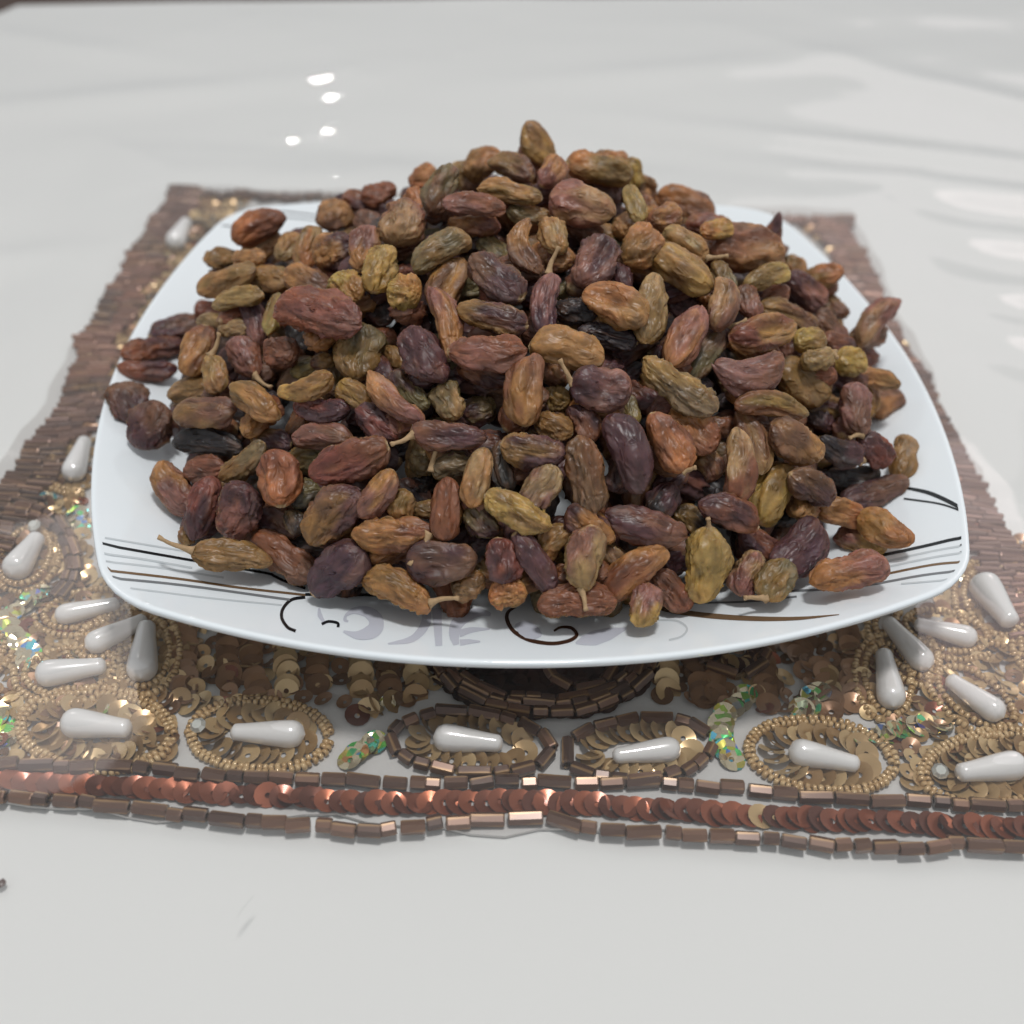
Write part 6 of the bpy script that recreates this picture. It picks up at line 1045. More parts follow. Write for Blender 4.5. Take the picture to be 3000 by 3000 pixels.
PLATE_PRINT = [
('black',[(-9.092,-6.933,-9.064,-7.018),(-8.780,-6.911,-8.766,-7.007),(-8.372,-6.841,-8.360,-6.937),(-7.960,-6.780,-7.949,-6.878),(-7.563,-6.737,-7.552,-6.838),(-7.202,-6.715,-7.192,-6.820),(-6.880,-6.709,-6.869,-6.817),(-6.583,-6.714,-6.573,-6.824),(-6.320,-6.729,-6.310,-6.842),(-6.095,-6.752,-6.086,-6.868),(-5.916,-6.781,-5.908,-6.899),(-5.801,-6.808,-5.795,-6.927),(-5.748,-6.829,-5.749,-6.945),(-5.721,-6.856,-5.746,-6.949),(-5.717,-6.869,-5.735,-6.971),(-5.692,-6.891,-5.700,-7.002),(-5.642,-6.927,-5.650,-7.039),(-5.589,-6.971,-5.599,-7.081),(-5.534,-7.017,-5.543,-7.127),(-5.475,-7.063,-5.482,-7.175),(-5.409,-7.107,-5.414,-7.221),(-5.334,-7.150,-5.337,-7.265),(-5.250,-7.194,-5.252,-7.309),(-5.162,-7.238,-5.164,-7.353),(-5.073,-7.282,-5.075,-7.397),(-4.985,-7.327,-4.988,-7.442)]),
('black',[(-9.099,-6.914,-9.070,-6.999),(-9.096,-6.921,-9.067,-7.007),(-9.094,-6.929,-9.065,-7.015),(-9.094,-6.929,-9.065,-7.013),(-9.095,-6.924,-9.067,-7.008),(-9.097,-6.918,-9.069,-7.003)]),
('black',[(-4.960,-7.602,-4.944,-7.735),(-4.854,-7.584,-4.838,-7.717),(-4.750,-7.567,-4.735,-7.700),(-4.645,-7.551,-4.630,-7.684),(-4.530,-7.535,-4.516,-7.668),(-4.400,-7.519,-4.388,-7.651),(-4.251,-7.503,-4.240,-7.636),(-4.086,-7.490,-4.076,-7.622),(-3.913,-7.476,-3.903,-7.608),(-3.737,-7.463,-3.728,-7.595),(-3.564,-7.449,-3.556,-7.580),(-3.396,-7.432,-3.388,-7.563),(-3.227,-7.414,-3.220,-7.545),(-3.057,-7.396,-3.051,-7.527),(-2.887,-7.379,-2.881,-7.509),(-2.716,-7.364,-2.711,-7.494)]),
('gold',[(-8.803,-7.730,-8.770,-7.798),(-8.710,-7.809,-8.692,-7.896),(-8.415,-7.727,-8.398,-7.816),(-8.115,-7.654,-8.098,-7.746),(-7.819,-7.595,-7.802,-7.689),(-7.536,-7.553,-7.520,-7.649),(-7.275,-7.531,-7.260,-7.630),(-7.032,-7.526,-7.018,-7.627),(-6.797,-7.532,-6.784,-7.636),(-6.560,-7.546,-6.546,-7.654),(-6.309,-7.565,-6.296,-7.673),(-6.045,-7.579,-6.033,-7.687),(-5.776,-7.591,-5.764,-7.699),(-5.503,-7.604,-5.493,-7.711),(-5.228,-7.619,-5.219,-7.726),(-4.953,-7.639,-4.945,-7.745)]),
('grey',[(-8.648,-8.010,-8.605,-8.074),(-8.479,-8.015,-8.460,-8.105),(-8.221,-7.942,-8.202,-8.034),(-7.952,-7.875,-7.933,-7.969),(-7.660,-7.818,-7.643,-7.915),(-7.333,-7.776,-7.317,-7.876),(-6.961,-7.757,-6.945,-7.862),(-6.548,-7.772,-6.533,-7.881),(-6.112,-7.809,-6.099,-7.917),(-5.668,-7.854,-5.658,-7.962),(-5.230,-7.905,-5.222,-8.012)]),
('pale',[(-9.094,-6.727,-9.084,-6.790),(-8.950,-6.696,-8.940,-6.758),(-8.805,-6.665,-8.796,-6.728),(-8.659,-6.636,-8.649,-6.699),(-8.508,-6.607,-8.499,-6.670),(-8.351,-6.578,-8.343,-6.642),(-8.188,-6.550,-8.179,-6.613),(-8.018,-6.522,-8.010,-6.585),(-7.843,-6.495,-7.836,-6.558),(-7.667,-6.469,-7.660,-6.533),(-7.489,-6.447,-7.483,-6.511)]),
('pale',[(-8.993,-7.224,-8.970,-7.289),(-8.973,-7.280,-8.950,-7.345),(-8.858,-7.260,-8.845,-7.333),(-8.708,-7.215,-8.696,-7.288),(-8.550,-7.173,-8.538,-7.246),(-8.379,-7.133,-8.368,-7.208),(-8.192,-7.100,-8.181,-7.176),(-7.990,-7.072,-7.980,-7.150),(-7.778,-7.052,-7.768,-7.131),(-7.561,-7.038,-7.551,-7.118),(-7.344,-7.028,-7.335,-7.111)]),
('pale',[(-8.914,-7.448,-8.891,-7.510),(-8.886,-7.523,-8.863,-7.587),(-8.722,-7.489,-8.708,-7.562),(-8.505,-7.418,-8.491,-7.492),(-8.279,-7.353,-8.266,-7.429),(-8.041,-7.298,-8.028,-7.376),(-7.788,-7.255,-7.776,-7.335),(-7.523,-7.226,-7.512,-7.308),(-7.249,-7.209,-7.238,-7.293),(-6.968,-7.203,-6.958,-7.289),(-6.685,-7.206,-6.674,-7.295)]),
('pale',[(-8.235,-8.295,-8.221,-8.363),(-7.965,-8.254,-7.951,-8.324),(-7.687,-8.224,-7.674,-8.296),(-7.404,-8.204,-7.391,-8.278),(-7.116,-8.194,-7.102,-8.271),(-6.824,-8.192,-6.811,-8.270),(-6.532,-8.189,-6.520,-8.267),(-6.239,-8.185,-6.228,-8.263),(-5.945,-8.182,-5.935,-8.259),(-5.649,-8.182,-5.640,-8.259),(-5.351,-8.187,-5.343,-8.264)]),
('black',[(-4.924,-7.856,-4.951,-7.717),(-4.979,-7.885,-5.005,-7.746),(-5.035,-7.910,-5.061,-7.770),(-5.088,-7.936,-5.117,-7.798),(-5.135,-7.969,-5.171,-7.836),(-5.172,-8.014,-5.218,-7.892),(-5.202,-8.076,-5.255,-7.970),(-5.227,-8.154,-5.285,-8.061),(-5.247,-8.242,-5.308,-8.161),(-5.262,-8.331,-5.324,-8.263),(-5.270,-8.414,-5.334,-8.361),(-5.273,-8.492,-5.337,-8.458),(-5.270,-8.569,-5.333,-8.556),(-5.262,-8.645,-5.323,-8.653),(-5.249,-8.721,-5.306,-8.749),(-5.233,-8.793,-5.285,-8.842),(-5.210,-8.866,-5.256,-8.934),(-5.180,-8.942,-5.220,-9.025),(-5.146,-9.017,-5.182,-9.110),(-5.111,-9.085,-5.142,-9.187),(-5.079,-9.138,-5.103,-9.252),(-5.051,-9.174,-5.064,-9.300),(-5.021,-9.200,-5.026,-9.333),(-4.989,-9.220,-4.989,-9.356),(-4.954,-9.239,-4.956,-9.375),(-4.919,-9.263,-4.923,-9.398)]),
('black',[(-4.490,-8.884,-4.456,-8.994),(-4.468,-8.855,-4.433,-8.963),(-4.447,-8.821,-4.411,-8.929),(-4.423,-8.787,-4.390,-8.898),(-4.395,-8.758,-4.369,-8.875),(-4.363,-8.739,-4.345,-8.862),(-4.324,-8.734,-4.314,-8.858),(-4.281,-8.737,-4.276,-8.860),(-4.238,-8.747,-4.237,-8.870),(-4.198,-8.765,-4.203,-8.885),(-4.164,-8.791,-4.182,-8.900),(-4.137,-8.841,-4.178,-8.907),(-4.124,-8.904,-4.177,-8.917),(-4.121,-8.956,-4.175,-8.946),(-4.120,-8.996,-4.174,-8.990),(-4.117,-9.031,-4.171,-9.034)]),
('brown',[(-0.522,-7.939,-0.540,-7.865),(-0.563,-7.993,-0.582,-7.908),(-0.605,-8.045,-0.626,-7.949),(-0.645,-8.096,-0.671,-7.994),(-0.677,-8.147,-0.714,-8.046),(-0.699,-8.198,-0.750,-8.112),(-0.714,-8.251,-0.776,-8.189),(-0.724,-8.308,-0.795,-8.272),(-0.730,-8.368,-0.807,-8.361),(-0.731,-8.433,-0.811,-8.455),(-0.726,-8.505,-0.808,-8.552),(-0.718,-8.589,-0.797,-8.654),(-0.704,-8.684,-0.780,-8.764),(-0.684,-8.780,-0.757,-8.876),(-0.658,-8.874,-0.726,-8.987),(-0.626,-8.960,-0.687,-9.090),(-0.585,-9.041,-0.641,-9.183),(-0.537,-9.122,-0.588,-9.272),(-0.482,-9.198,-0.529,-9.354),(-0.422,-9.267,-0.465,-9.429),(-0.359,-9.326,-0.396,-9.493),(-0.287,-9.377,-0.319,-9.545),(-0.207,-9.421,-0.235,-9.589),(-0.123,-9.457,-0.148,-9.623),(-0.041,-9.484,-0.063,-9.648),(0.034,-9.500,0.016,-9.661),(0.103,-9.501,0.090,-9.663),(0.170,-9.491,0.162,-9.652),(0.234,-9.472,0.229,-9.632),(0.293,-9.448,0.291,-9.607),(0.346,-9.423,0.347,-9.581),(0.392,-9.397,0.398,-9.552),(0.432,-9.367,0.444,-9.517),(0.467,-9.335,0.485,-9.478),(0.496,-9.301,0.520,-9.438),(0.519,-9.270,0.551,-9.396),(0.535,-9.245,0.576,-9.351),(0.544,-9.226,0.598,-9.299),(0.548,-9.213,0.613,-9.239),(0.550,-9.198,0.620,-9.177),(0.550,-9.175,0.618,-9.118),(0.545,-9.137,0.610,-9.059),(0.535,-9.090,0.597,-8.997),(0.520,-9.043,0.578,-8.935),(0.502,-9.002,0.552,-8.879),(0.481,-8.972,0.520,-8.837),(0.453,-8.950,0.481,-8.812),(0.416,-8.934,0.437,-8.799),(0.375,-8.924,0.390,-8.795),(0.334,-8.923,0.343,-8.799),(0.299,-8.928,0.300,-8.812),(0.269,-8.942,0.262,-8.837),(0.241,-8.966,0.227,-8.873),(0.212,-8.997,0.195,-8.913),(0.182,-9.033,0.166,-8.953),(0.150,-9.066,0.137,-8.990)]),
('gold',[(2.500,-8.110,2.441,-8.307),(2.575,-8.156,2.513,-8.358),(2.644,-8.200,2.579,-8.408),(2.715,-8.245,2.649,-8.460),(2.795,-8.292,2.730,-8.514),(2.894,-8.342,2.829,-8.571),(3.015,-8.401,2.950,-8.631),(3.153,-8.465,3.087,-8.695),(3.301,-8.532,3.234,-8.762),(3.453,-8.598,3.386,-8.828),(3.605,-8.659,3.537,-8.890),(3.757,-8.721,3.691,-8.946),(3.916,-8.781,3.851,-9.001),(4.075,-8.840,4.011,-9.054),(4.233,-8.895,4.170,-9.103),(4.383,-8.945,4.322,-9.147),(4.526,-8.992,4.467,-9.183),(4.663,-9.034,4.607,-9.214),(4.797,-9.072,4.746,-9.241),(4.933,-9.106,4.885,-9.263),(5.071,-9.136,5.027,-9.281),(5.213,-9.165,5.176,-9.286),(5.358,-9.187,5.328,-9.286),(5.504,-9.207,5.481,-9.282),(5.650,-9.226,5.634,-9.278),(5.794,-9.249,5.785,-9.278)]),
('black',[(7.391,-6.983,7.364,-7.099),(7.577,-6.990,7.550,-7.104),(7.763,-7.003,7.737,-7.115),(7.945,-7.019,7.919,-7.129),(8.116,-7.037,8.090,-7.145),(8.272,-7.055,8.246,-7.162),(8.412,-7.071,8.387,-7.176),(8.541,-7.083,8.516,-7.189),(8.660,-7.095,8.635,-7.200),(8.771,-7.108,8.744,-7.213),(8.874,-7.126,8.846,-7.231),(8.966,-7.150,8.936,-7.254),(9.018,-7.153,8.983,-7.253),(9.026,-7.129,8.991,-7.229),(9.033,-7.107,8.999,-7.207),(9.041,-7.084,9.007,-7.183)]),
('gold',[(6.945,-7.777,6.916,-7.881),(7.216,-7.762,7.189,-7.862),(7.490,-7.755,7.463,-7.852),(7.754,-7.759,7.727,-7.853),(7.995,-7.776,7.968,-7.867),(8.202,-7.806,8.174,-7.896),(8.369,-7.848,8.339,-7.937),(8.505,-7.900,8.474,-7.986),(8.623,-7.955,8.591,-8.041),(8.679,-7.961,8.633,-8.032),(8.699,-7.928,8.655,-7.999)]),
('grey',[(5.144,-7.885,5.115,-7.991),(5.314,-7.911,5.283,-8.017),(5.483,-7.941,5.451,-8.047),(5.650,-7.971,5.617,-8.077),(5.816,-7.999,5.783,-8.105),(5.982,-8.023,5.949,-8.130),(6.145,-8.045,6.111,-8.151),(6.303,-8.064,6.269,-8.171),(6.463,-8.081,6.429,-8.188),(6.631,-8.092,6.597,-8.199),(6.814,-8.098,6.781,-8.205),(7.020,-8.093,6.987,-8.200),(7.241,-8.086,7.209,-8.189),(7.464,-8.084,7.434,-8.183),(7.679,-8.090,7.648,-8.187),(7.873,-8.109,7.842,-8.204),(8.045,-8.140,8.013,-8.233),(8.202,-8.178,8.170,-8.269),(8.351,-8.220,8.318,-8.310),(8.473,-8.243,8.416,-8.307),(8.517,-8.191,8.463,-8.255)]),
('grey',[(2.885,-7.981,2.867,-8.069),(3.147,-8.014,3.128,-8.102),(3.409,-8.054,3.389,-8.142),(3.668,-8.096,3.647,-8.183),(3.922,-8.133,3.900,-8.221),(4.167,-8.162,4.145,-8.250),(4.402,-8.177,4.381,-8.265),(4.631,-8.183,4.610,-8.271),(4.856,-8.183,4.834,-8.272),(5.079,-8.184,5.056,-8.273),(5.302,-8.191,5.278,-8.280)]),
('pale',[(7.456,-7.271,7.436,-7.352),(7.652,-7.272,7.632,-7.352),(7.847,-7.278,7.828,-7.356),(8.038,-7.288,8.019,-7.365),(8.222,-7.304,8.202,-7.380),(8.396,-7.327,8.376,-7.401),(8.558,-7.358,8.538,-7.430),(8.710,-7.393,8.690,-7.465),(8.857,-7.431,8.837,-7.502),(8.928,-7.409,8.903,-7.477),(8.949,-7.348,8.925,-7.415)]),
('pale',[(7.320,-7.496,7.299,-7.579),(7.529,-7.496,7.507,-7.578),(7.737,-7.500,7.716,-7.580),(7.940,-7.509,7.919,-7.588),(8.133,-7.526,8.112,-7.603),(8.312,-7.550,8.290,-7.625),(8.473,-7.581,8.451,-7.656),(8.621,-7.618,8.599,-7.691),(8.761,-7.658,8.738,-7.731),(8.838,-7.649,8.810,-7.715),(8.860,-7.594,8.834,-7.660)]),
('pale',[(7.391,-8.296,7.364,-8.369),(7.573,-8.339,7.547,-8.411),(7.752,-8.385,7.726,-8.456),(7.928,-8.435,7.902,-8.504),(8.100,-8.488,8.074,-8.556),(8.220,-8.492,8.170,-8.533)]),
('black',[(8.703,-4.754,8.661,-4.844),(8.788,-4.852,8.743,-4.952),(8.873,-4.945,8.824,-5.053),(8.958,-5.042,8.902,-5.157),(9.040,-5.151,8.977,-5.270),(9.118,-5.281,9.048,-5.401),(9.193,-5.446,9.119,-5.559),(9.265,-5.635,9.190,-5.743),(9.331,-5.830,9.255,-5.935),(9.378,-6.006,9.311,-6.114),(9.348,-6.112,9.312,-6.236),(9.323,-6.197,9.289,-6.312),(9.301,-6.270,9.270,-6.374),(9.282,-6.334,9.253,-6.429),(9.264,-6.393,9.236,-6.485),(9.245,-6.455,9.218,-6.544)]),
('black',[(8.559,-5.176,8.530,-5.245),(8.677,-5.293,8.648,-5.363),(8.797,-5.412,8.768,-5.481),(8.913,-5.531,8.884,-5.599),(9.020,-5.649,8.989,-5.716),(9.112,-5.766,9.080,-5.830),(9.186,-5.880,9.152,-5.941),(9.245,-5.991,9.210,-6.050),(9.295,-6.100,9.260,-6.157),(9.324,-6.194,9.304,-6.262),(9.306,-6.256,9.286,-6.323)]),
('grey',[(-8.870,7.568,-8.890,7.513),(-8.827,7.677,-8.848,7.624),(-8.739,7.746,-8.738,7.675),(-8.614,7.782,-8.614,7.711),(-8.487,7.814,-8.488,7.744),(-8.360,7.844,-8.361,7.775)]),
('grey',[(-8.365,8.359,-8.394,8.331),(-8.283,8.438,-8.312,8.411),(-8.195,8.513,-8.226,8.488),(-8.084,8.564,-8.088,8.510),(-7.939,8.576,-7.942,8.523),(-7.792,8.586,-7.796,8.534)]),
('grey',[(-8.042,8.627,-8.075,8.604),(-7.943,8.690,-7.977,8.669),(-7.840,8.749,-7.875,8.730),(-7.732,8.802,-7.768,8.785),(-7.621,8.850,-7.635,8.808),(-7.490,8.875,-7.493,8.820)]),
('grey',[(-7.167,8.893,-7.168,8.838),(-6.906,8.918,-6.908,8.863),(-6.645,8.941,-6.647,8.885),(-6.383,8.961,-6.385,8.906),(-6.119,8.980,-6.121,8.924),(-5.854,8.997,-5.857,8.941)]),
('grey',[(-7.155,8.691,-7.156,8.646),(-6.928,8.715,-6.929,8.670),(-6.700,8.738,-6.702,8.693),(-6.472,8.760,-6.473,8.714),(-6.242,8.780,-6.244,8.734),(-6.012,8.798,-6.013,8.752)]),
('lilac',[(-4.069,-8.444,-4.030,-8.544),(-4.046,-8.383,-3.996,-8.504),(-4.025,-8.317,-3.964,-8.461),(-4.000,-8.247,-3.935,-8.425),(-3.966,-8.180,-3.906,-8.402),(-3.922,-8.127,-3.876,-8.394),(-3.870,-8.085,-3.836,-8.402),(-3.811,-8.056,-3.789,-8.417),(-3.748,-8.038,-3.740,-8.441),(-3.683,-8.033,-3.695,-8.474),(-3.617,-8.045,-3.662,-8.512),(-3.553,-8.084,-3.635,-8.551),(-3.492,-8.140,-3.609,-8.600),(-3.435,-8.210,-3.585,-8.654),(-3.382,-8.293,-3.568,-8.706),(-3.334,-8.394,-3.563,-8.740),(-3.298,-8.524,-3.561,-8.753),(-3.275,-8.660,-3.559,-8.775),(-3.263,-8.794,-3.558,-8.801),(-3.261,-8.927,-3.559,-8.822),(-3.270,-9.061,-3.560,-8.825),(-3.295,-9.182,-3.557,-8.823),(-3.329,-9.281,-3.557,-8.832),(-3.367,-9.358,-3.562,-8.853),(-3.408,-9.418,-3.575,-8.883),(-3.450,-9.466,-3.596,-8.916),(-3.499,-9.492,-3.620,-8.971),(-3.553,-9.514,-3.650,-9.026),(-3.611,-9.529,-3.685,-9.077),(-3.672,-9.533,-3.722,-9.121),(-3.735,-9.520,-3.758,-9.153),(-3.798,-9.483,-3.799,-9.173),(-3.858,-9.429,-3.849,-9.179),(-3.915,-9.369,-3.905,-9.174),(-3.971,-9.308,-3.964,-9.166),(-4.026,-9.251,-4.023,-9.162)]),
('lilac',[(-4.021,-8.502,-4.077,-8.486),(-4.020,-8.544,-4.078,-8.524),(-4.019,-8.587,-4.080,-8.565),(-4.018,-8.624,-4.081,-8.611),(-4.015,-8.647,-4.080,-8.661),(-4.014,-8.648,-4.070,-8.720),(-4.018,-8.648,-4.047,-8.762),(-4.013,-8.658,-4.025,-8.779),(-4.001,-8.671,-4.007,-8.784),(-3.985,-8.686,-3.991,-8.786),(-3.970,-8.703,-3.977,-8.790)]),
('lilac',[(-2.347,-8.029,-2.476,-8.007),(-2.344,-8.075,-2.481,-8.050),(-2.342,-8.118,-2.487,-8.092),(-2.339,-8.162,-2.492,-8.136),(-2.336,-8.208,-2.498,-8.185),(-2.333,-8.256,-2.503,-8.249),(-2.330,-8.309,-2.505,-8.326),(-2.325,-8.377,-2.504,-8.400),(-2.320,-8.466,-2.505,-8.462),(-2.320,-8.575,-2.509,-8.515),(-2.329,-8.692,-2.516,-8.566),(-2.350,-8.802,-2.525,-8.639),(-2.376,-8.911,-2.540,-8.728),(-2.405,-9.022,-2.558,-8.820),(-2.439,-9.130,-2.579,-8.908),(-2.476,-9.226,-2.603,-8.988),(-2.513,-9.308,-2.628,-9.066),(-2.552,-9.385,-2.653,-9.138),(-2.597,-9.458,-2.681,-9.203),(-2.650,-9.524,-2.715,-9.264),(-2.712,-9.580,-2.760,-9.322),(-2.788,-9.612,-2.819,-9.387),(-2.871,-9.633,-2.893,-9.447),(-2.959,-9.648,-2.975,-9.503),(-3.047,-9.662,-3.059,-9.560),(-3.132,-9.679,-3.139,-9.619)]),
('lilac',[(-2.113,-7.994,-2.313,-8.025),(-2.111,-8.162,-2.304,-8.193),(-2.109,-8.332,-2.295,-8.362),(-2.106,-8.502,-2.285,-8.531),(-2.104,-8.671,-2.276,-8.700),(-2.102,-8.839,-2.267,-8.867),(-2.100,-9.006,-2.258,-9.033),(-2.098,-9.171,-2.250,-9.197),(-2.096,-9.336,-2.241,-9.361),(-2.093,-9.500,-2.232,-9.525),(-2.091,-9.665,-2.224,-9.688)]),
('lilac',[(-1.105,-8.342,-1.083,-8.194),(-1.153,-8.340,-1.123,-8.151),(-1.201,-8.333,-1.163,-8.104),(-1.245,-8.331,-1.208,-8.057),(-1.285,-8.338,-1.260,-8.017),(-1.323,-8.357,-1.320,-7.994),(-1.366,-8.384,-1.385,-7.995),(-1.415,-8.421,-1.452,-8.008),(-1.465,-8.466,-1.520,-8.033),(-1.511,-8.518,-1.587,-8.068),(-1.550,-8.572,-1.651,-8.113),(-1.587,-8.621,-1.709,-8.179),(-1.623,-8.677,-1.764,-8.255),(-1.654,-8.736,-1.816,-8.342),(-1.680,-8.794,-1.863,-8.440),(-1.697,-8.846,-1.905,-8.552),(-1.713,-8.890,-1.932,-8.682),(-1.727,-8.947,-1.949,-8.814),(-1.739,-9.017,-1.958,-8.940),(-1.748,-9.095,-1.961,-9.058),(-1.755,-9.168,-1.960,-9.174),(-1.762,-9.233,-1.949,-9.291),(-1.765,-9.306,-1.932,-9.397),(-1.764,-9.391,-1.913,-9.489),(-1.762,-9.486,-1.895,-9.571),(-1.760,-9.582,-1.878,-9.652)]),
('lilac',[(-1.783,-8.961,-1.741,-9.281),(-1.733,-8.935,-1.692,-9.236),(-1.684,-8.906,-1.646,-9.189),(-1.632,-8.876,-1.600,-9.145),(-1.575,-8.850,-1.553,-9.106),(-1.511,-8.831,-1.500,-9.072),(-1.441,-8.830,-1.438,-9.037),(-1.367,-8.837,-1.368,-9.008),(-1.291,-8.848,-1.293,-8.983),(-1.215,-8.861,-1.217,-8.958),(-1.140,-8.871,-1.142,-8.932)]),
('lilac',[(-1.752,-9.385,-1.740,-9.658),(-1.717,-9.380,-1.706,-9.640),(-1.683,-9.374,-1.672,-9.623),(-1.647,-9.369,-1.639,-9.606),(-1.610,-9.365,-1.605,-9.590),(-1.569,-9.363,-1.569,-9.577),(-1.527,-9.375,-1.530,-9.559),(-1.483,-9.389,-1.487,-9.542),(-1.438,-9.405,-1.442,-9.528),(-1.394,-9.422,-1.397,-9.513),(-1.350,-9.437,-1.352,-9.499)]),
('lilac',[(-0.605,-8.685,-0.630,-8.801),(-0.571,-8.657,-0.615,-8.866),(-0.537,-8.628,-0.601,-8.930),(-0.502,-8.601,-0.587,-8.994),(-0.464,-8.576,-0.575,-9.059),(-0.424,-8.556,-0.564,-9.124),(-0.391,-8.574,-0.543,-9.158),(-0.357,-8.593,-0.521,-9.196),(-0.325,-8.613,-0.496,-9.237),(-0.293,-8.632,-0.471,-9.279),(-0.262,-8.651,-0.446,-9.320),(-0.237,-8.698,-0.414,-9.333),(-0.213,-8.747,-0.382,-9.347),(-0.190,-8.793,-0.348,-9.363),(-0.169,-8.837,-0.315,-9.377),(-0.152,-8.875,-0.282,-9.388),(-0.143,-8.931,-0.247,-9.370),(-0.135,-8.985,-0.215,-9.347),(-0.126,-9.038,-0.186,-9.320),(-0.116,-9.092,-0.159,-9.292),(-0.105,-9.147,-0.131,-9.264)]),
('lilac',[(0.513,-9.549,0.514,-9.637),(0.548,-9.495,0.550,-9.648),(0.582,-9.441,0.585,-9.658),(0.617,-9.387,0.620,-9.670),(0.655,-9.333,0.656,-9.681),(0.696,-9.278,0.692,-9.694),(0.739,-9.233,0.730,-9.699),(0.783,-9.190,0.769,-9.705),(0.828,-9.147,0.811,-9.710),(0.874,-9.103,0.858,-9.713),(0.925,-9.056,0.911,-9.711),(0.981,-9.040,0.968,-9.671),(1.042,-9.021,1.030,-9.627),(1.107,-9.000,1.096,-9.582),(1.175,-8.977,1.164,-9.535),(1.243,-8.953,1.233,-9.486),(1.314,-8.960,1.306,-9.403),(1.387,-8.964,1.381,-9.318),(1.463,-8.967,1.458,-9.232),(1.539,-8.969,1.535,-9.146),(1.614,-8.973,1.612,-9.061)]),
('pale',[(2.326,-8.670,2.307,-8.762),(2.404,-8.686,2.385,-8.777),(2.486,-8.698,2.467,-8.789),(2.567,-8.712,2.546,-8.803),(2.640,-8.735,2.616,-8.824),(2.701,-8.773,2.671,-8.859),(2.748,-8.832,2.712,-8.912),(2.784,-8.906,2.745,-8.978),(2.810,-8.989,2.767,-9.051),(2.823,-9.076,2.779,-9.122),(2.822,-9.165,2.778,-9.181),(2.802,-9.257,2.767,-9.232),(2.766,-9.344,2.741,-9.293),(2.721,-9.422,2.705,-9.358),(2.672,-9.491,2.662,-9.418),(2.621,-9.548,2.618,-9.467),(2.568,-9.589,2.573,-9.502),(2.511,-9.618,2.520,-9.528),(2.452,-9.638,2.463,-9.548),(2.394,-9.657,2.404,-9.567),(2.337,-9.679,2.346,-9.590)]),
('lilac',[(-4.586,-8.232,-4.625,-8.247),(-4.570,-8.296,-4.620,-8.313),(-4.556,-8.359,-4.617,-8.378),(-4.542,-8.418,-4.611,-8.449),(-4.526,-8.471,-4.602,-8.528),(-4.508,-8.520,-4.586,-8.614),(-4.492,-8.585,-4.554,-8.688),(-4.470,-8.659,-4.520,-8.758),(-4.443,-8.738,-4.485,-8.826),(-4.415,-8.819,-4.449,-8.891),(-4.388,-8.900,-4.416,-8.956)]),
]
PEARLS = [(-10.00,-6.58,-2.848,1.38,0.41),(-9.19,-7.33,-2.510,1.40,0.45),(-8.47,-7.91,-1.446,1.60,0.55),(-9.89,-8.41,-2.973,1.42,0.50),(-9.02,-9.89,2.983,1.43,0.52),(-5.58,-10.18,-0.074,1.48,0.48),(-1.62,-10.47,2.981,1.40,0.48),(1.94,-10.85,0.116,1.40,0.43),(5.43,-11.10,2.842,1.39,0.47),(8.69,-11.49,0.126,1.47,0.51),(8.12,-8.12,-1.245,1.53,0.48),(9.13,-7.76,-0.389,1.37,0.44),(7.37,-9.11,-1.750,1.57,0.51),(9.07,-9.67,-0.943,1.36,0.46),(10.57,-6.89,1.681,1.54,0.62),(-11.82,-4.82,-1.751,1.37,0.56),(-11.53,-1.08,-1.541,1.66,0.51),(-11.21,11.81,-1.650,1.90,0.58),(-12.14,-7.86,0.516,1.10,0.48),(-11.86,-9.71,-0.030,1.25,0.48),(11.29,-8.49,-0.864,1.16,0.50),(10.75,-11.45,0.069,1.34,0.47)]
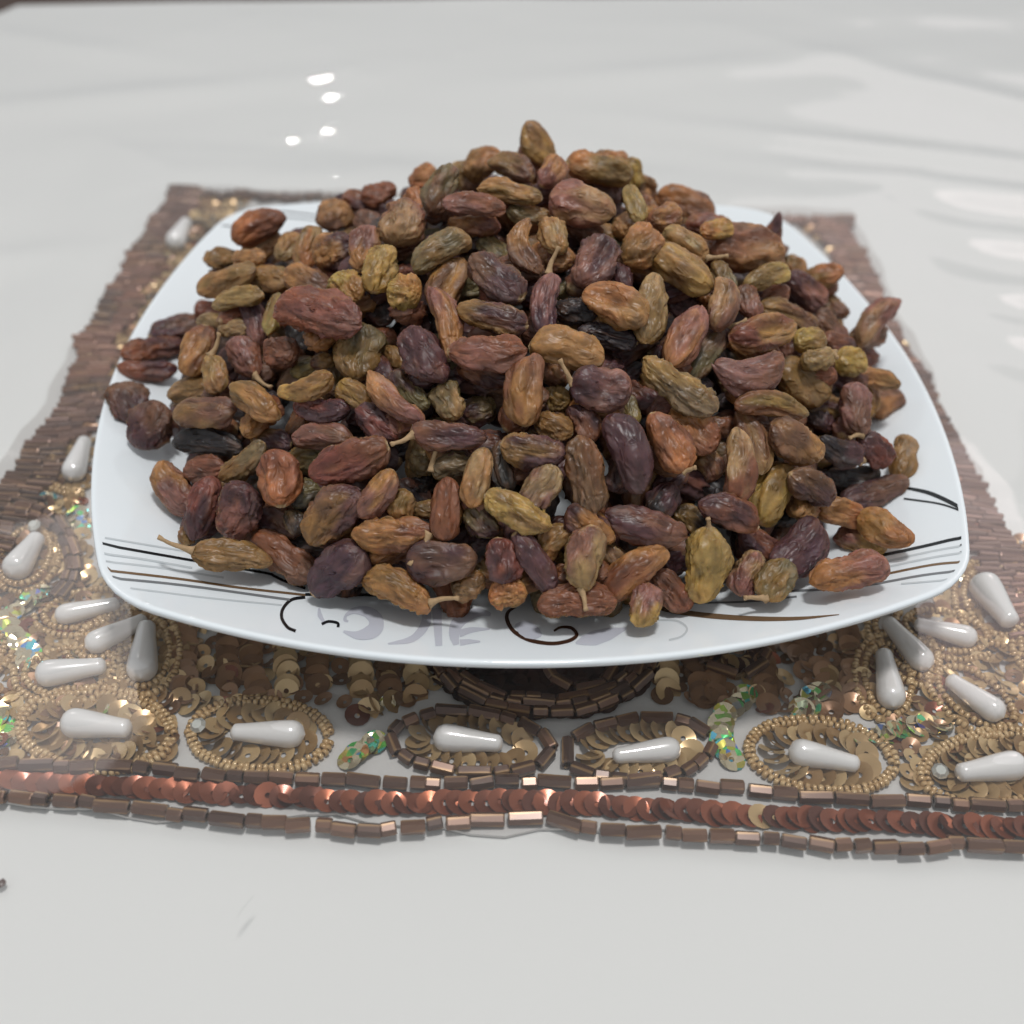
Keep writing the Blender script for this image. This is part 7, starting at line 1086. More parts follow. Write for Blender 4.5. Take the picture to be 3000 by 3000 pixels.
CHAINS = [
('tube','brown',[(-13.90,-11.12),(-11.98,-11.30),(-10.47,-11.44),(-9.16,-11.56),(-7.85,-11.75),(-6.09,-12.08),(-4.84,-12.21),(-4.05,-12.28),(-3.43,-12.42),(-2.57,-12.35),(-1.98,-12.29),(-0.32,-12.21),(0.12,-12.33),(0.82,-12.54),(1.98,-12.64),(2.93,-12.77),(3.66,-12.77),(5.01,-12.97),(6.38,-13.11),(6.84,-13.17),(7.41,-13.05),(8.69,-13.19),(10.17,-13.28),(12.10,-13.50)]),
('sequin','copper',[(-14.10,-10.65),(-12.14,-10.86),(-10.61,-10.98),(-8.56,-11.19),(-6.52,-11.40),(-4.49,-11.64),(-2.47,-11.80),(-0.86,-11.79),(0.56,-11.91),(2.57,-12.15),(4.57,-12.34),(6.58,-12.52),(8.89,-12.71),(12.24,-13.06)]),
('tube','brown',[(-14.26,-10.26),(-12.26,-10.50),(-10.71,-10.63),(-9.36,-10.77),(-8.15,-10.78),(-7.30,-10.96),(-5.75,-11.13),(-4.02,-11.24),(-2.89,-11.35),(-1.45,-11.39),(-0.32,-11.40),(0.60,-11.48),(1.95,-11.48),(2.98,-11.61),(4.49,-11.85),(5.91,-12.00),(7.34,-12.12),(9.08,-12.27),(12.39,-12.59)]),
('seed','gold',[(-4.42,-10.17),(-4.46,-10.37),(-4.57,-10.55),(-4.76,-10.69),(-5.01,-10.80),(-5.30,-10.86),(-5.62,-10.88),(-5.96,-10.84),(-6.28,-10.76),(-6.57,-10.63),(-6.82,-10.47),(-7.01,-10.28),(-7.12,-10.07),(-7.15,-9.86),(-7.09,-9.67),(-6.95,-9.49),(-6.73,-9.35),(-6.45,-9.25),(-6.13,-9.21),(-5.78,-9.22),(-5.43,-9.29),(-5.11,-9.41),(-4.83,-9.56),(-4.62,-9.75),(-4.48,-9.96),(-4.42,-10.17)]),
('seed','gold',[(-4.33,-10.17),(-4.36,-10.40),(-4.49,-10.61),(-4.69,-10.78),(-4.95,-10.90),(-5.26,-10.97),(-5.61,-10.99),(-5.96,-10.95),(-6.31,-10.85),(-6.62,-10.71),(-6.89,-10.53),(-7.09,-10.31),(-7.21,-10.08),(-7.25,-9.84),(-7.19,-9.61),(-7.04,-9.41),(-6.81,-9.25),(-6.51,-9.14),(-6.16,-9.09),(-5.78,-9.10),(-5.41,-9.18),(-5.06,-9.31),(-4.76,-9.49),(-4.53,-9.70),(-4.39,-9.94),(-4.33,-10.17)]),
('sequin','gold',[(-4.81,-10.14),(-4.84,-10.30),(-4.95,-10.43),(-5.14,-10.53),(-5.39,-10.59),(-5.66,-10.61),(-5.95,-10.57),(-6.22,-10.50),(-6.46,-10.38),(-6.64,-10.24),(-6.74,-10.08),(-6.76,-9.91),(-6.70,-9.76),(-6.55,-9.64),(-6.33,-9.55),(-6.06,-9.51),(-5.76,-9.52),(-5.47,-9.58),(-5.21,-9.68),(-5.00,-9.82),(-4.86,-9.98),(-4.81,-10.14)]),
('seed','gold',[(-7.58,-10.01),(-7.60,-10.23),(-7.71,-10.43),(-7.90,-10.59),(-8.16,-10.70),(-8.47,-10.75),(-8.82,-10.75),(-9.19,-10.70),(-9.55,-10.59),(-9.88,-10.43),(-10.17,-10.24),(-10.40,-10.02),(-10.54,-9.78),(-10.60,-9.54),(-10.55,-9.32),(-10.42,-9.13),(-10.19,-8.98),(-9.89,-8.88),(-9.54,-8.85),(-9.15,-8.88),(-8.77,-8.97),(-8.40,-9.12),(-8.08,-9.31),(-7.83,-9.53),(-7.66,-9.77),(-7.58,-10.01)]),
('seed','gold',[(-7.48,-10.02),(-7.49,-10.28),(-7.61,-10.50),(-7.81,-10.68),(-8.09,-10.81),(-8.42,-10.87),(-8.79,-10.88),(-9.18,-10.82),(-9.57,-10.70),(-9.93,-10.52),(-10.24,-10.30),(-10.48,-10.05),(-10.64,-9.78),(-10.70,-9.51),(-10.67,-9.26),(-10.52,-9.03),(-10.28,-8.86),(-9.97,-8.75),(-9.59,-8.71),(-9.17,-8.74),(-8.75,-8.84),(-8.36,-9.01),(-8.01,-9.22),(-7.74,-9.48),(-7.56,-9.75),(-7.48,-10.02)]),
('sequin','gold',[(-8.00,-9.96),(-8.02,-10.14),(-8.13,-10.28),(-8.33,-10.39),(-8.59,-10.45),(-8.89,-10.45),(-9.21,-10.40),(-9.51,-10.30),(-9.78,-10.16),(-9.99,-9.99),(-10.13,-9.80),(-10.17,-9.62),(-10.11,-9.45),(-9.96,-9.31),(-9.73,-9.22),(-9.43,-9.19),(-9.11,-9.21),(-8.78,-9.29),(-8.48,-9.42),(-8.24,-9.59),(-8.07,-9.77),(-8.00,-9.96)]),
('tube','brown',[(0.03,-10.61),(-0.05,-10.79),(-0.21,-10.94),(-0.46,-11.07),(-0.77,-11.15),(-1.13,-11.18),(-1.52,-11.17),(-1.90,-11.12),(-2.27,-11.02),(-2.59,-10.88),(-2.86,-10.71),(-3.04,-10.53),(-3.14,-10.33),(-3.13,-10.14),(-3.03,-9.96),(-2.83,-9.81),(-2.54,-9.70),(-2.19,-9.63),(-1.80,-9.62),(-1.39,-9.65),(-1.00,-9.74),(-0.64,-9.87),(-0.34,-10.03),(-0.12,-10.22),(0.00,-10.41),(0.03,-10.61)]),
('sequin','gold',[(-0.42,-10.55),(-0.48,-10.70),(-0.64,-10.81),(-0.88,-10.89),(-1.18,-10.93),(-1.51,-10.92),(-1.84,-10.87),(-2.15,-10.78),(-2.41,-10.66),(-2.60,-10.52),(-2.69,-10.36),(-2.68,-10.21),(-2.58,-10.08),(-2.38,-9.97),(-2.10,-9.91),(-1.78,-9.89),(-1.43,-9.92),(-1.09,-10.00),(-0.80,-10.11),(-0.58,-10.25),(-0.45,-10.40),(-0.42,-10.55)]),
('tube','brown',[(3.33,-10.60),(3.26,-10.79),(3.10,-10.97),(2.86,-11.13),(2.56,-11.27),(2.21,-11.36),(1.85,-11.41),(1.48,-11.42),(1.14,-11.38),(0.83,-11.30),(0.59,-11.18),(0.41,-11.03),(0.33,-10.86),(0.33,-10.67),(0.43,-10.48),(0.62,-10.30),(0.89,-10.14),(1.22,-10.02),(1.59,-9.94),(1.98,-9.90),(2.36,-9.92),(2.70,-9.98),(2.99,-10.09),(3.19,-10.24),(3.31,-10.41),(3.33,-10.60)]),
('sequin','gold',[(2.91,-10.62),(2.84,-10.77),(2.68,-10.91),(2.45,-11.03),(2.17,-11.12),(1.86,-11.17),(1.54,-11.17),(1.25,-11.14),(1.00,-11.06),(0.83,-10.95),(0.74,-10.81),(0.75,-10.67),(0.85,-10.52),(1.04,-10.38),(1.30,-10.27),(1.61,-10.20),(1.94,-10.17),(2.26,-10.19),(2.54,-10.25),(2.75,-10.35),(2.88,-10.48),(2.91,-10.62)]),
('seed','gold',[(6.83,-11.21),(6.70,-11.39),(6.50,-11.55),(6.24,-11.66),(5.93,-11.73),(5.60,-11.74),(5.25,-11.71),(4.93,-11.63),(4.63,-11.51),(4.38,-11.35),(4.20,-11.16),(4.09,-10.95),(4.07,-10.74),(4.14,-10.54),(4.29,-10.36),(4.52,-10.21),(4.82,-10.11),(5.16,-10.06),(5.52,-10.07),(5.87,-10.13),(6.20,-10.24),(6.48,-10.40),(6.70,-10.59),(6.83,-10.79),(6.87,-11.01),(6.83,-11.21)]),
('seed','gold',[(6.92,-11.23),(6.78,-11.44),(6.56,-11.62),(6.28,-11.75),(5.94,-11.83),(5.59,-11.85),(5.22,-11.82),(4.87,-11.73),(4.55,-11.59),(4.29,-11.42),(4.10,-11.20),(3.99,-10.97),(3.97,-10.73),(4.05,-10.50),(4.21,-10.30),(4.47,-10.13),(4.79,-10.01),(5.15,-9.95),(5.54,-9.95),(5.93,-10.01),(6.28,-10.14),(6.58,-10.31),(6.80,-10.52),(6.94,-10.76),(6.98,-11.00),(6.92,-11.23)]),
('sequin','gold',[(6.45,-11.13),(6.34,-11.27),(6.16,-11.38),(5.92,-11.45),(5.64,-11.48),(5.34,-11.45),(5.06,-11.38),(4.81,-11.27),(4.62,-11.13),(4.50,-10.97),(4.46,-10.80),(4.52,-10.64),(4.66,-10.51),(4.88,-10.41),(5.15,-10.36),(5.45,-10.36),(5.75,-10.41),(6.03,-10.51),(6.25,-10.64),(6.41,-10.80),(6.47,-10.97),(6.45,-11.13)]),
('seed','gold',[(10.43,-11.21),(10.31,-11.42),(10.10,-11.61),(9.83,-11.79),(9.49,-11.94),(9.13,-12.05),(8.76,-12.12),(8.39,-12.14),(8.06,-12.11),(7.78,-12.03),(7.57,-11.91),(7.44,-11.76),(7.40,-11.57),(7.45,-11.37),(7.59,-11.17),(7.82,-10.97),(8.12,-10.80),(8.48,-10.65),(8.87,-10.55),(9.26,-10.50),(9.63,-10.51),(9.96,-10.57),(10.21,-10.67),(10.38,-10.82),(10.46,-11.01),(10.43,-11.21)]),
('seed','gold',[(10.54,-11.20),(10.40,-11.43),(10.18,-11.66),(9.88,-11.86),(9.52,-12.03),(9.13,-12.15),(8.73,-12.23),(8.34,-12.25),(7.99,-12.21),(7.70,-12.12),(7.47,-11.98),(7.33,-11.81),(7.29,-11.60),(7.35,-11.37),(7.50,-11.14),(7.75,-10.91),(8.08,-10.71),(8.47,-10.55),(8.88,-10.44),(9.31,-10.38),(9.71,-10.39),(10.05,-10.46),(10.32,-10.58),(10.50,-10.76),(10.57,-10.97),(10.54,-11.20)]),
('sequin','gold',[(10.00,-11.25),(9.90,-11.41),(9.71,-11.56),(9.45,-11.70),(9.15,-11.80),(8.83,-11.86),(8.51,-11.88),(8.23,-11.84),(8.01,-11.77),(7.87,-11.66),(7.82,-11.52),(7.86,-11.36),(8.00,-11.20),(8.22,-11.05),(8.50,-10.92),(8.82,-10.83),(9.16,-10.79),(9.47,-10.80),(9.73,-10.86),(9.92,-10.96),(10.01,-11.09),(10.00,-11.25)]),
('seed','gold',[(-9.20,-6.11),(-9.19,-6.31),(-9.27,-6.52),(-9.44,-6.71),(-9.67,-6.86),(-9.95,-6.96),(-10.25,-7.00),(-10.53,-6.97),(-10.76,-6.88),(-10.92,-6.74),(-11.00,-6.55),(-10.98,-6.35),(-10.86,-6.15),(-10.66,-5.97),(-10.39,-5.83),(-10.09,-5.76),(-9.79,-5.75),(-9.52,-5.82),(-9.32,-5.94),(-9.20,-6.11)]),
('seed','gold',[(-8.98,-6.35),(-9.01,-6.48),(-9.06,-6.61),(-9.13,-6.73),(-9.23,-6.84),(-9.34,-6.94),(-9.47,-7.03),(-9.61,-7.10),(-9.77,-7.16),(-9.93,-7.20),(-10.09,-7.22),(-10.25,-7.22),(-10.41,-7.21),(-10.56,-7.18),(-10.70,-7.13),(-10.83,-7.06),(-10.95,-6.98),(-11.04,-6.89),(-11.12,-6.78),(-11.17,-6.66),(-11.20,-6.54),(-11.21,-6.41)]),
('seed','gold',[(-8.51,-6.58),(-8.45,-6.80),(-8.49,-7.05),(-8.61,-7.30),(-8.80,-7.54),(-9.04,-7.73),(-9.30,-7.86),(-9.55,-7.90),(-9.78,-7.87),(-9.95,-7.76),(-10.06,-7.58),(-10.08,-7.36),(-10.01,-7.10),(-9.86,-6.85),(-9.65,-6.62),(-9.39,-6.45),(-9.12,-6.35),(-8.86,-6.34),(-8.65,-6.42),(-8.51,-6.58)]),
('seed','gold',[(-8.26,-6.78),(-8.26,-6.93),(-8.28,-7.09),(-8.33,-7.24),(-8.39,-7.39),(-8.48,-7.54),(-8.58,-7.67),(-8.70,-7.79),(-8.83,-7.90),(-8.97,-7.99),(-9.11,-8.06),(-9.25,-8.11),(-9.40,-8.14),(-9.54,-8.14),(-9.68,-8.13),(-9.81,-8.09),(-9.93,-8.04),(-10.03,-7.96),(-10.12,-7.86),(-10.19,-7.75),(-10.24,-7.63),(-10.27,-7.49)]),
('seed','gold',[(-8.68,-6.63),(-8.49,-6.72),(-8.30,-6.93),(-8.15,-7.21),(-8.04,-7.55),(-7.98,-7.90),(-7.99,-8.22),(-8.06,-8.49),(-8.17,-8.67),(-8.33,-8.75),(-8.50,-8.72),(-8.68,-8.59),(-8.85,-8.36),(-8.98,-8.06),(-9.08,-7.72),(-9.11,-7.37),(-9.08,-7.06),(-9.00,-6.81),(-8.85,-6.66),(-8.68,-6.63)]),
('seed','gold',[(-8.42,-6.52),(-8.30,-6.62),(-8.19,-6.75),(-8.08,-6.90),(-7.99,-7.07),(-7.91,-7.25),(-7.84,-7.44),(-7.80,-7.63),(-7.76,-7.82),(-7.75,-8.01),(-7.75,-8.19),(-7.78,-8.36),(-7.81,-8.51),(-7.87,-8.64),(-7.93,-8.76),(-8.01,-8.84),(-8.11,-8.91),(-8.21,-8.95),(-8.31,-8.96),(-8.42,-8.95),(-8.54,-8.91),(-8.65,-8.84)]),
('seed','gold',[(-9.04,-8.07),(-9.02,-8.29),(-9.11,-8.50),(-9.29,-8.68),(-9.54,-8.81),(-9.83,-8.88),(-10.14,-8.87),(-10.44,-8.80),(-10.68,-8.67),(-10.86,-8.49),(-10.94,-8.28),(-10.92,-8.06),(-10.79,-7.86),(-10.58,-7.69),(-10.29,-7.58),(-9.97,-7.55),(-9.66,-7.59),(-9.37,-7.70),(-9.16,-7.86),(-9.04,-8.07)]),
('seed','gold',[(-8.81,-8.36),(-8.84,-8.50),(-8.89,-8.63),(-8.97,-8.75),(-9.07,-8.85),(-9.19,-8.95),(-9.33,-9.02),(-9.48,-9.08),(-9.64,-9.12),(-9.80,-9.14),(-9.97,-9.14),(-10.15,-9.12),(-10.31,-9.08),(-10.47,-9.03),(-10.62,-8.95),(-10.76,-8.86),(-10.88,-8.76),(-10.98,-8.64),(-11.07,-8.51),(-11.12,-8.38),(-11.16,-8.24),(-11.16,-8.10)]),
('seed','gold',[(8.56,-8.88),(8.38,-8.95),(8.19,-8.92),(8.01,-8.79),(7.85,-8.56),(7.72,-8.27),(7.65,-7.93),(7.65,-7.58),(7.70,-7.27),(7.82,-7.02),(7.99,-6.88),(8.19,-6.85),(8.39,-6.94),(8.57,-7.15),(8.71,-7.43),(8.80,-7.77),(8.83,-8.12),(8.79,-8.44),(8.70,-8.70),(8.56,-8.88)]),
('seed','gold',[(8.37,-9.19),(8.25,-9.20),(8.13,-9.18),(8.02,-9.13),(7.91,-9.06),(7.81,-8.96),(7.71,-8.84),(7.63,-8.70),(7.56,-8.54),(7.50,-8.37),(7.46,-8.18),(7.44,-7.99),(7.43,-7.79),(7.44,-7.60),(7.47,-7.41),(7.52,-7.23),(7.58,-7.06),(7.66,-6.91),(7.76,-6.79),(7.86,-6.69),(7.98,-6.62),(8.10,-6.57)]),
('seed','gold',[(10.09,-7.92),(9.94,-8.08),(9.72,-8.18),(9.45,-8.22),(9.16,-8.20),(8.88,-8.10),(8.63,-7.95),(8.46,-7.75),(8.36,-7.54),(8.36,-7.32),(8.46,-7.13),(8.65,-6.99),(8.90,-6.90),(9.20,-6.90),(9.50,-6.96),(9.77,-7.10),(9.99,-7.28),(10.12,-7.50),(10.16,-7.72),(10.09,-7.92)]),
('seed','gold',[(10.05,-8.23),(9.93,-8.31),(9.79,-8.38),(9.64,-8.42),(9.49,-8.45),(9.33,-8.46),(9.16,-8.45),(9.00,-8.42),(8.85,-8.37),(8.70,-8.30),(8.56,-8.22),(8.44,-8.12),(8.34,-8.01),(8.25,-7.89),(8.19,-7.77),(8.15,-7.63),(8.13,-7.50),(8.14,-7.36),(8.18,-7.23),(8.24,-7.10),(8.32,-6.99),(8.42,-6.89)]),
('seed','gold',[(7.29,-9.94),(7.13,-9.91),(7.01,-9.79),(6.94,-9.57),(6.92,-9.28),(6.96,-8.95),(7.05,-8.61),(7.20,-8.30),(7.38,-8.06),(7.57,-7.91),(7.75,-7.87),(7.90,-7.96),(8.01,-8.15),(8.05,-8.43),(8.02,-8.75),(7.94,-9.10),(7.81,-9.41),(7.65,-9.67),(7.47,-9.85),(7.29,-9.94)]),
('seed','gold',[(7.02,-10.11),(6.93,-10.06),(6.86,-9.98),(6.79,-9.88),(6.75,-9.76),(6.71,-9.62),(6.70,-9.46),(6.70,-9.29),(6.71,-9.11),(6.75,-8.92),(6.80,-8.74),(6.87,-8.55),(6.95,-8.37),(7.04,-8.20),(7.15,-8.05),(7.26,-7.92),(7.38,-7.80),(7.51,-7.72),(7.63,-7.66),(7.75,-7.63),(7.86,-7.63),(7.96,-7.67)]),
('seed','gold',[(9.72,-10.22),(9.55,-10.33),(9.34,-10.34),(9.12,-10.27),(8.91,-10.12),(8.72,-9.90),(8.59,-9.64),(8.51,-9.35),(8.51,-9.08),(8.59,-8.85),(8.74,-8.69),(8.94,-8.62),(9.16,-8.65),(9.40,-8.77),(9.60,-8.97),(9.76,-9.23),(9.86,-9.52),(9.89,-9.80),(9.84,-10.04),(9.72,-10.22)]),
('seed','gold',[(9.58,-10.53),(9.46,-10.56),(9.33,-10.57),(9.20,-10.56),(9.07,-10.52),(8.94,-10.46),(8.82,-10.39),(8.71,-10.29),(8.60,-10.17),(8.51,-10.04),(8.43,-9.89),(8.37,-9.74),(8.33,-9.58),(8.30,-9.41),(8.30,-9.25),(8.31,-9.09),(8.35,-8.93),(8.40,-8.79),(8.48,-8.67),(8.57,-8.56),(8.68,-8.47),(8.80,-8.41)]),
('seed','gold',[(10.82,-7.68),(10.59,-7.78),(10.38,-7.76),(10.20,-7.62),(10.07,-7.39),(10.01,-7.08),(10.02,-6.72),(10.11,-6.35),(10.27,-6.01),(10.48,-5.74),(10.71,-5.57),(10.95,-5.53),(11.16,-5.62),(11.32,-5.82),(11.41,-6.12),(11.42,-6.48),(11.36,-6.85),(11.22,-7.20),(11.04,-7.49),(10.82,-7.68)]),
('seed','gold',[(10.50,-8.03),(10.37,-8.05),(10.24,-8.03),(10.11,-7.99),(10.01,-7.92),(9.91,-7.82),(9.84,-7.70),(9.78,-7.55),(9.74,-7.39),(9.72,-7.20),(9.72,-7.01),(9.75,-6.80),(9.80,-6.59),(9.86,-6.38),(9.95,-6.17),(10.06,-5.98),(10.18,-5.79),(10.32,-5.63),(10.46,-5.49),(10.62,-5.37),(10.77,-5.29),(10.93,-5.24)]),
('seed','gold',[(-11.77,-3.68),(-11.59,-3.89),(-11.45,-4.18),(-11.37,-4.51),(-11.35,-4.84),(-11.39,-5.14),(-11.49,-5.38),(-11.64,-5.53),(-11.81,-5.59),(-12.00,-5.54),(-12.19,-5.39),(-12.35,-5.15),(-12.46,-4.85),(-12.53,-4.52),(-12.53,-4.19),(-12.46,-3.90),(-12.34,-3.69),(-12.17,-3.57),(-11.97,-3.56),(-11.77,-3.68)]),
('seed','gold',[(-11.46,-3.79),(-11.36,-3.95),(-11.28,-4.13),(-11.21,-4.32),(-11.16,-4.51),(-11.12,-4.71),(-11.11,-4.89),(-11.11,-5.07),(-11.13,-5.24),(-11.17,-5.39),(-11.23,-5.52),(-11.30,-5.63),(-11.38,-5.72),(-11.47,-5.78),(-11.58,-5.82),(-11.69,-5.83),(-11.81,-5.82),(-11.93,-5.78),(-12.05,-5.71),(-12.17,-5.62),(-12.28,-5.50),(-12.39,-5.37)]),
('seed','gold',[(-11.61,-7.30),(-11.54,-7.52),(-11.54,-7.76),(-11.62,-7.98),(-11.77,-8.17),(-11.97,-8.30),(-12.19,-8.36),(-12.43,-8.35),(-12.65,-8.27),(-12.82,-8.12),(-12.94,-7.93),(-12.99,-7.70),(-12.96,-7.47),(-12.85,-7.25),(-12.67,-7.08),(-12.45,-6.97),(-12.20,-6.94),(-11.97,-6.99),(-11.76,-7.12),(-11.61,-7.30)]),
('seed','gold',[(-11.35,-7.55),(-11.34,-7.70),(-11.34,-7.84),(-11.37,-7.98),(-11.41,-8.11),(-11.47,-8.23),(-11.55,-8.34),(-11.64,-8.43),(-11.75,-8.50),(-11.87,-8.56),(-11.99,-8.60),(-12.12,-8.61),(-12.26,-8.61),(-12.39,-8.58),(-12.52,-8.54),(-12.65,-8.48),(-12.77,-8.39),(-12.87,-8.30),(-12.97,-8.18),(-13.05,-8.06),(-13.11,-7.93),(-13.15,-7.79)]),
('seed','gold',[(11.94,-8.89),(11.75,-9.03),(11.53,-9.10),(11.30,-9.08),(11.09,-8.98),(10.91,-8.81),(10.79,-8.58),(10.74,-8.32),(10.76,-8.06),(10.86,-7.81),(11.02,-7.62),(11.24,-7.50),(11.47,-7.48),(11.71,-7.54),(11.91,-7.69),(12.06,-7.90),(12.14,-8.16),(12.15,-8.43),(12.08,-8.68),(11.94,-8.89)]),
('seed','gold',[(11.76,-9.22),(11.63,-9.28),(11.50,-9.32),(11.36,-9.34),(11.23,-9.34),(11.10,-9.31),(10.98,-9.26),(10.87,-9.19),(10.77,-9.10),(10.68,-8.99),(10.61,-8.87),(10.56,-8.73),(10.53,-8.59),(10.51,-8.43),(10.52,-8.27),(10.55,-8.11),(10.60,-7.96),(10.67,-7.81),(10.76,-7.67),(10.86,-7.54),(10.98,-7.43),(11.11,-7.34)]),
('tube','brown',[(-12.72,-2.82),(-12.49,-2.79),(-12.22,-2.85),(-11.94,-3.00),(-11.65,-3.22),(-11.38,-3.52),(-11.13,-3.86),(-10.92,-4.23),(-10.75,-4.61),(-10.64,-4.99),(-10.58,-5.34),(-10.58,-5.66),(-10.63,-5.92),(-10.74,-6.13)]),
('tube','brown',[(-12.59,-3.09),(-12.40,-3.07),(-12.17,-3.12),(-11.93,-3.25),(-11.69,-3.44),(-11.45,-3.69),(-11.24,-3.98),(-11.05,-4.30),(-10.91,-4.63),(-10.81,-4.95),(-10.76,-5.25),(-10.75,-5.52),(-10.80,-5.75),(-10.89,-5.93)]),
('seed','gold',[(-12.06,0.20),(-12.24,-0.74),(-12.29,-1.41),(-12.08,-1.85),(-11.69,-2.08),(-11.13,-2.19)]),
('seed','gold',[(-12.15,0.16),(-12.35,-0.78),(-12.41,-1.45),(-12.13,-1.98),(-11.64,-2.27),(-11.02,-2.39)]),
('sequin','bronze',[(-4.75,-4.25),(-7.79,-6.84),(-7.65,-7.91),(-7.51,-8.91)]),
('sequin','bronze',[(-4.19,-4.54),(-6.85,-7.11),(-6.70,-8.01),(-6.57,-8.87)]),
('sequin','bronze',[(-3.90,-4.74),(-6.36,-7.28),(-6.14,-8.25),(-5.94,-9.17)]),
('sequin','gold',[(-3.44,-4.94),(-5.59,-7.46),(-5.44,-8.35),(-5.30,-9.19)]),
('sequin','bronze',[(-2.99,-5.13),(-4.83,-7.64),(-4.78,-8.29),(-4.74,-8.92)]),
('sequin','gold',[(-2.43,-5.33),(-3.90,-7.82),(-3.86,-8.54),(-3.82,-9.23)]),
('sequin','bronze',[(-2.06,-5.52),(-3.26,-7.99),(-3.24,-8.56),(-3.22,-9.11)]),
('sequin','gold',[(-1.68,-5.62),(-2.63,-8.08),(-2.65,-8.72),(-2.66,-9.34)]),
('sequin','gold',[(1.53,-5.69),(2.79,-8.23),(2.70,-8.84),(2.62,-9.42)]),
('sequin','bronze',[(1.85,-5.61),(3.33,-8.17),(3.34,-8.89),(3.35,-9.58)]),
('sequin','bronze',[(2.14,-5.53),(3.81,-8.10),(3.72,-8.79),(3.63,-9.45)]),
('sequin','bronze',[(2.84,-5.27),(4.98,-7.90),(4.80,-8.86),(4.64,-9.76)]),
('sequin','bronze',[(3.46,-4.90),(6.01,-7.60),(5.84,-8.08),(5.67,-8.54)]),
('sequin','bronze',[(3.51,-6.10),(6.15,-8.63),(6.06,-9.37),(5.98,-10.08)]),
('sequin','bronze',[(4.08,-4.63),(7.04,-7.38),(6.77,-8.57),(6.51,-9.67)]),
('sequin','gold',[(-6.52,-9.36),(-7.03,-9.17),(-7.61,-9.26)]),
('sequin','gold',[(-3.59,-9.38),(-3.69,-9.59),(-3.38,-9.32),(-2.94,-9.29)]),
('sequin','gold',[(-5.88,-9.31),(-6.04,-8.88)]),
('sequin','gold',[(4.58,-8.62),(4.25,-8.55),(3.97,-8.49)]),
('sequin','gold',[(6.16,-8.81),(5.93,-9.00)]),
('sequin','copper',[(-3.89,-9.51),(-3.92,-9.81)]),
('sequin','holo',[(4.36,-9.18),(4.26,-9.44),(3.97,-9.57),(3.71,-9.80),(3.55,-10.17),(3.52,-10.55),(3.61,-10.88),(3.75,-11.18)]),
('sequin','holo',[(5.96,-9.19),(5.72,-9.36),(5.59,-9.57),(5.20,-9.85)]),
('sequin','holo',[(-3.43,-10.23),(-3.65,-10.40),(-3.79,-10.56),(-4.00,-10.74)]),
('sequin','holo',[(-11.19,-5.78),(-11.38,-5.95),(-11.50,-6.25),(-11.71,-6.49),(-11.82,-6.74)]),
('sequin','holo',[(-11.73,-6.82),(-11.50,-7.15),(-11.15,-7.47),(-10.87,-7.86),(-11.11,-8.18)]),
('sequin','holo',[(-11.04,-9.37),(-10.85,-9.74),(-10.78,-10.11)]),
('sequin','holo',[(6.34,-10.57),(6.81,-10.45),(7.31,-10.28),(7.84,-10.20),(8.47,-10.18)]),
('sequin','holo',[(-11.09,-2.92),(-11.14,-3.23),(-10.89,-3.73)]),
('tube','brown',[(2.43,-8.28),(2.36,-8.54),(2.22,-8.78),(2.03,-9.01),(1.79,-9.21),(1.51,-9.38),(1.20,-9.52),(0.85,-9.62),(0.49,-9.68),(0.12,-9.70),(-0.25,-9.68),(-0.61,-9.62),(-0.95,-9.52),(-1.28,-9.39),(-1.56,-9.22),(-1.81,-9.03),(-2.02,-8.80),(-2.16,-8.56),(-2.26,-8.30),(-2.28,-8.04)]),
('tube','brown',[(2.24,-8.27),(2.17,-8.50),(2.05,-8.71),(1.88,-8.91),(1.66,-9.09),(1.40,-9.24),(1.11,-9.36),(0.80,-9.44),(0.47,-9.50),(0.13,-9.52),(-0.22,-9.50),(-0.55,-9.44),(-0.87,-9.36),(-1.17,-9.24),(-1.43,-9.09),(-1.66,-8.92),(-1.85,-8.72),(-1.98,-8.51),(-2.06,-8.28),(-2.09,-8.05)]),
('tube','brown',[(2.05,-8.26),(1.99,-8.46),(1.89,-8.65),(1.73,-8.82),(1.53,-8.97),(1.30,-9.10),(1.03,-9.21),(0.74,-9.28),(0.44,-9.33),(0.13,-9.35),(-0.19,-9.33),(-0.50,-9.28),(-0.79,-9.21),(-1.06,-9.10),(-1.31,-8.97),(-1.52,-8.82),(-1.69,-8.65),(-1.81,-8.46),(-1.88,-8.26),(-1.91,-8.06)]),
('sequin','maroon',[(2.37,-8.27),(2.27,-8.59),(2.08,-8.88),(1.81,-9.13),(1.46,-9.34),(1.06,-9.49),(0.63,-9.59),(0.17,-9.63),(-0.28,-9.60),(-0.73,-9.52),(-1.14,-9.38),(-1.51,-9.18),(-1.81,-8.94),(-2.04,-8.67),(-2.18,-8.36),(-2.23,-8.04)]),
('sequin','maroon',[(2.17,-8.26),(2.08,-8.53),(1.91,-8.78),(1.66,-9.00),(1.35,-9.18),(0.99,-9.31),(0.59,-9.40),(0.17,-9.43),(-0.25,-9.41),(-0.66,-9.33),(-1.03,-9.21),(-1.37,-9.04),(-1.65,-8.83),(-1.85,-8.59),(-1.98,-8.33),(-2.02,-8.05)]),
('sequin','maroon',[(1.80,-8.24),(1.73,-8.45),(1.59,-8.64),(1.39,-8.81),(1.13,-8.95),(0.84,-9.06),(0.51,-9.12),(0.16,-9.14),(-0.19,-9.13),(-0.53,-9.07),(-0.84,-8.97),(-1.12,-8.84),(-1.35,-8.67),(-1.52,-8.49),(-1.62,-8.28),(-1.65,-8.07)]),
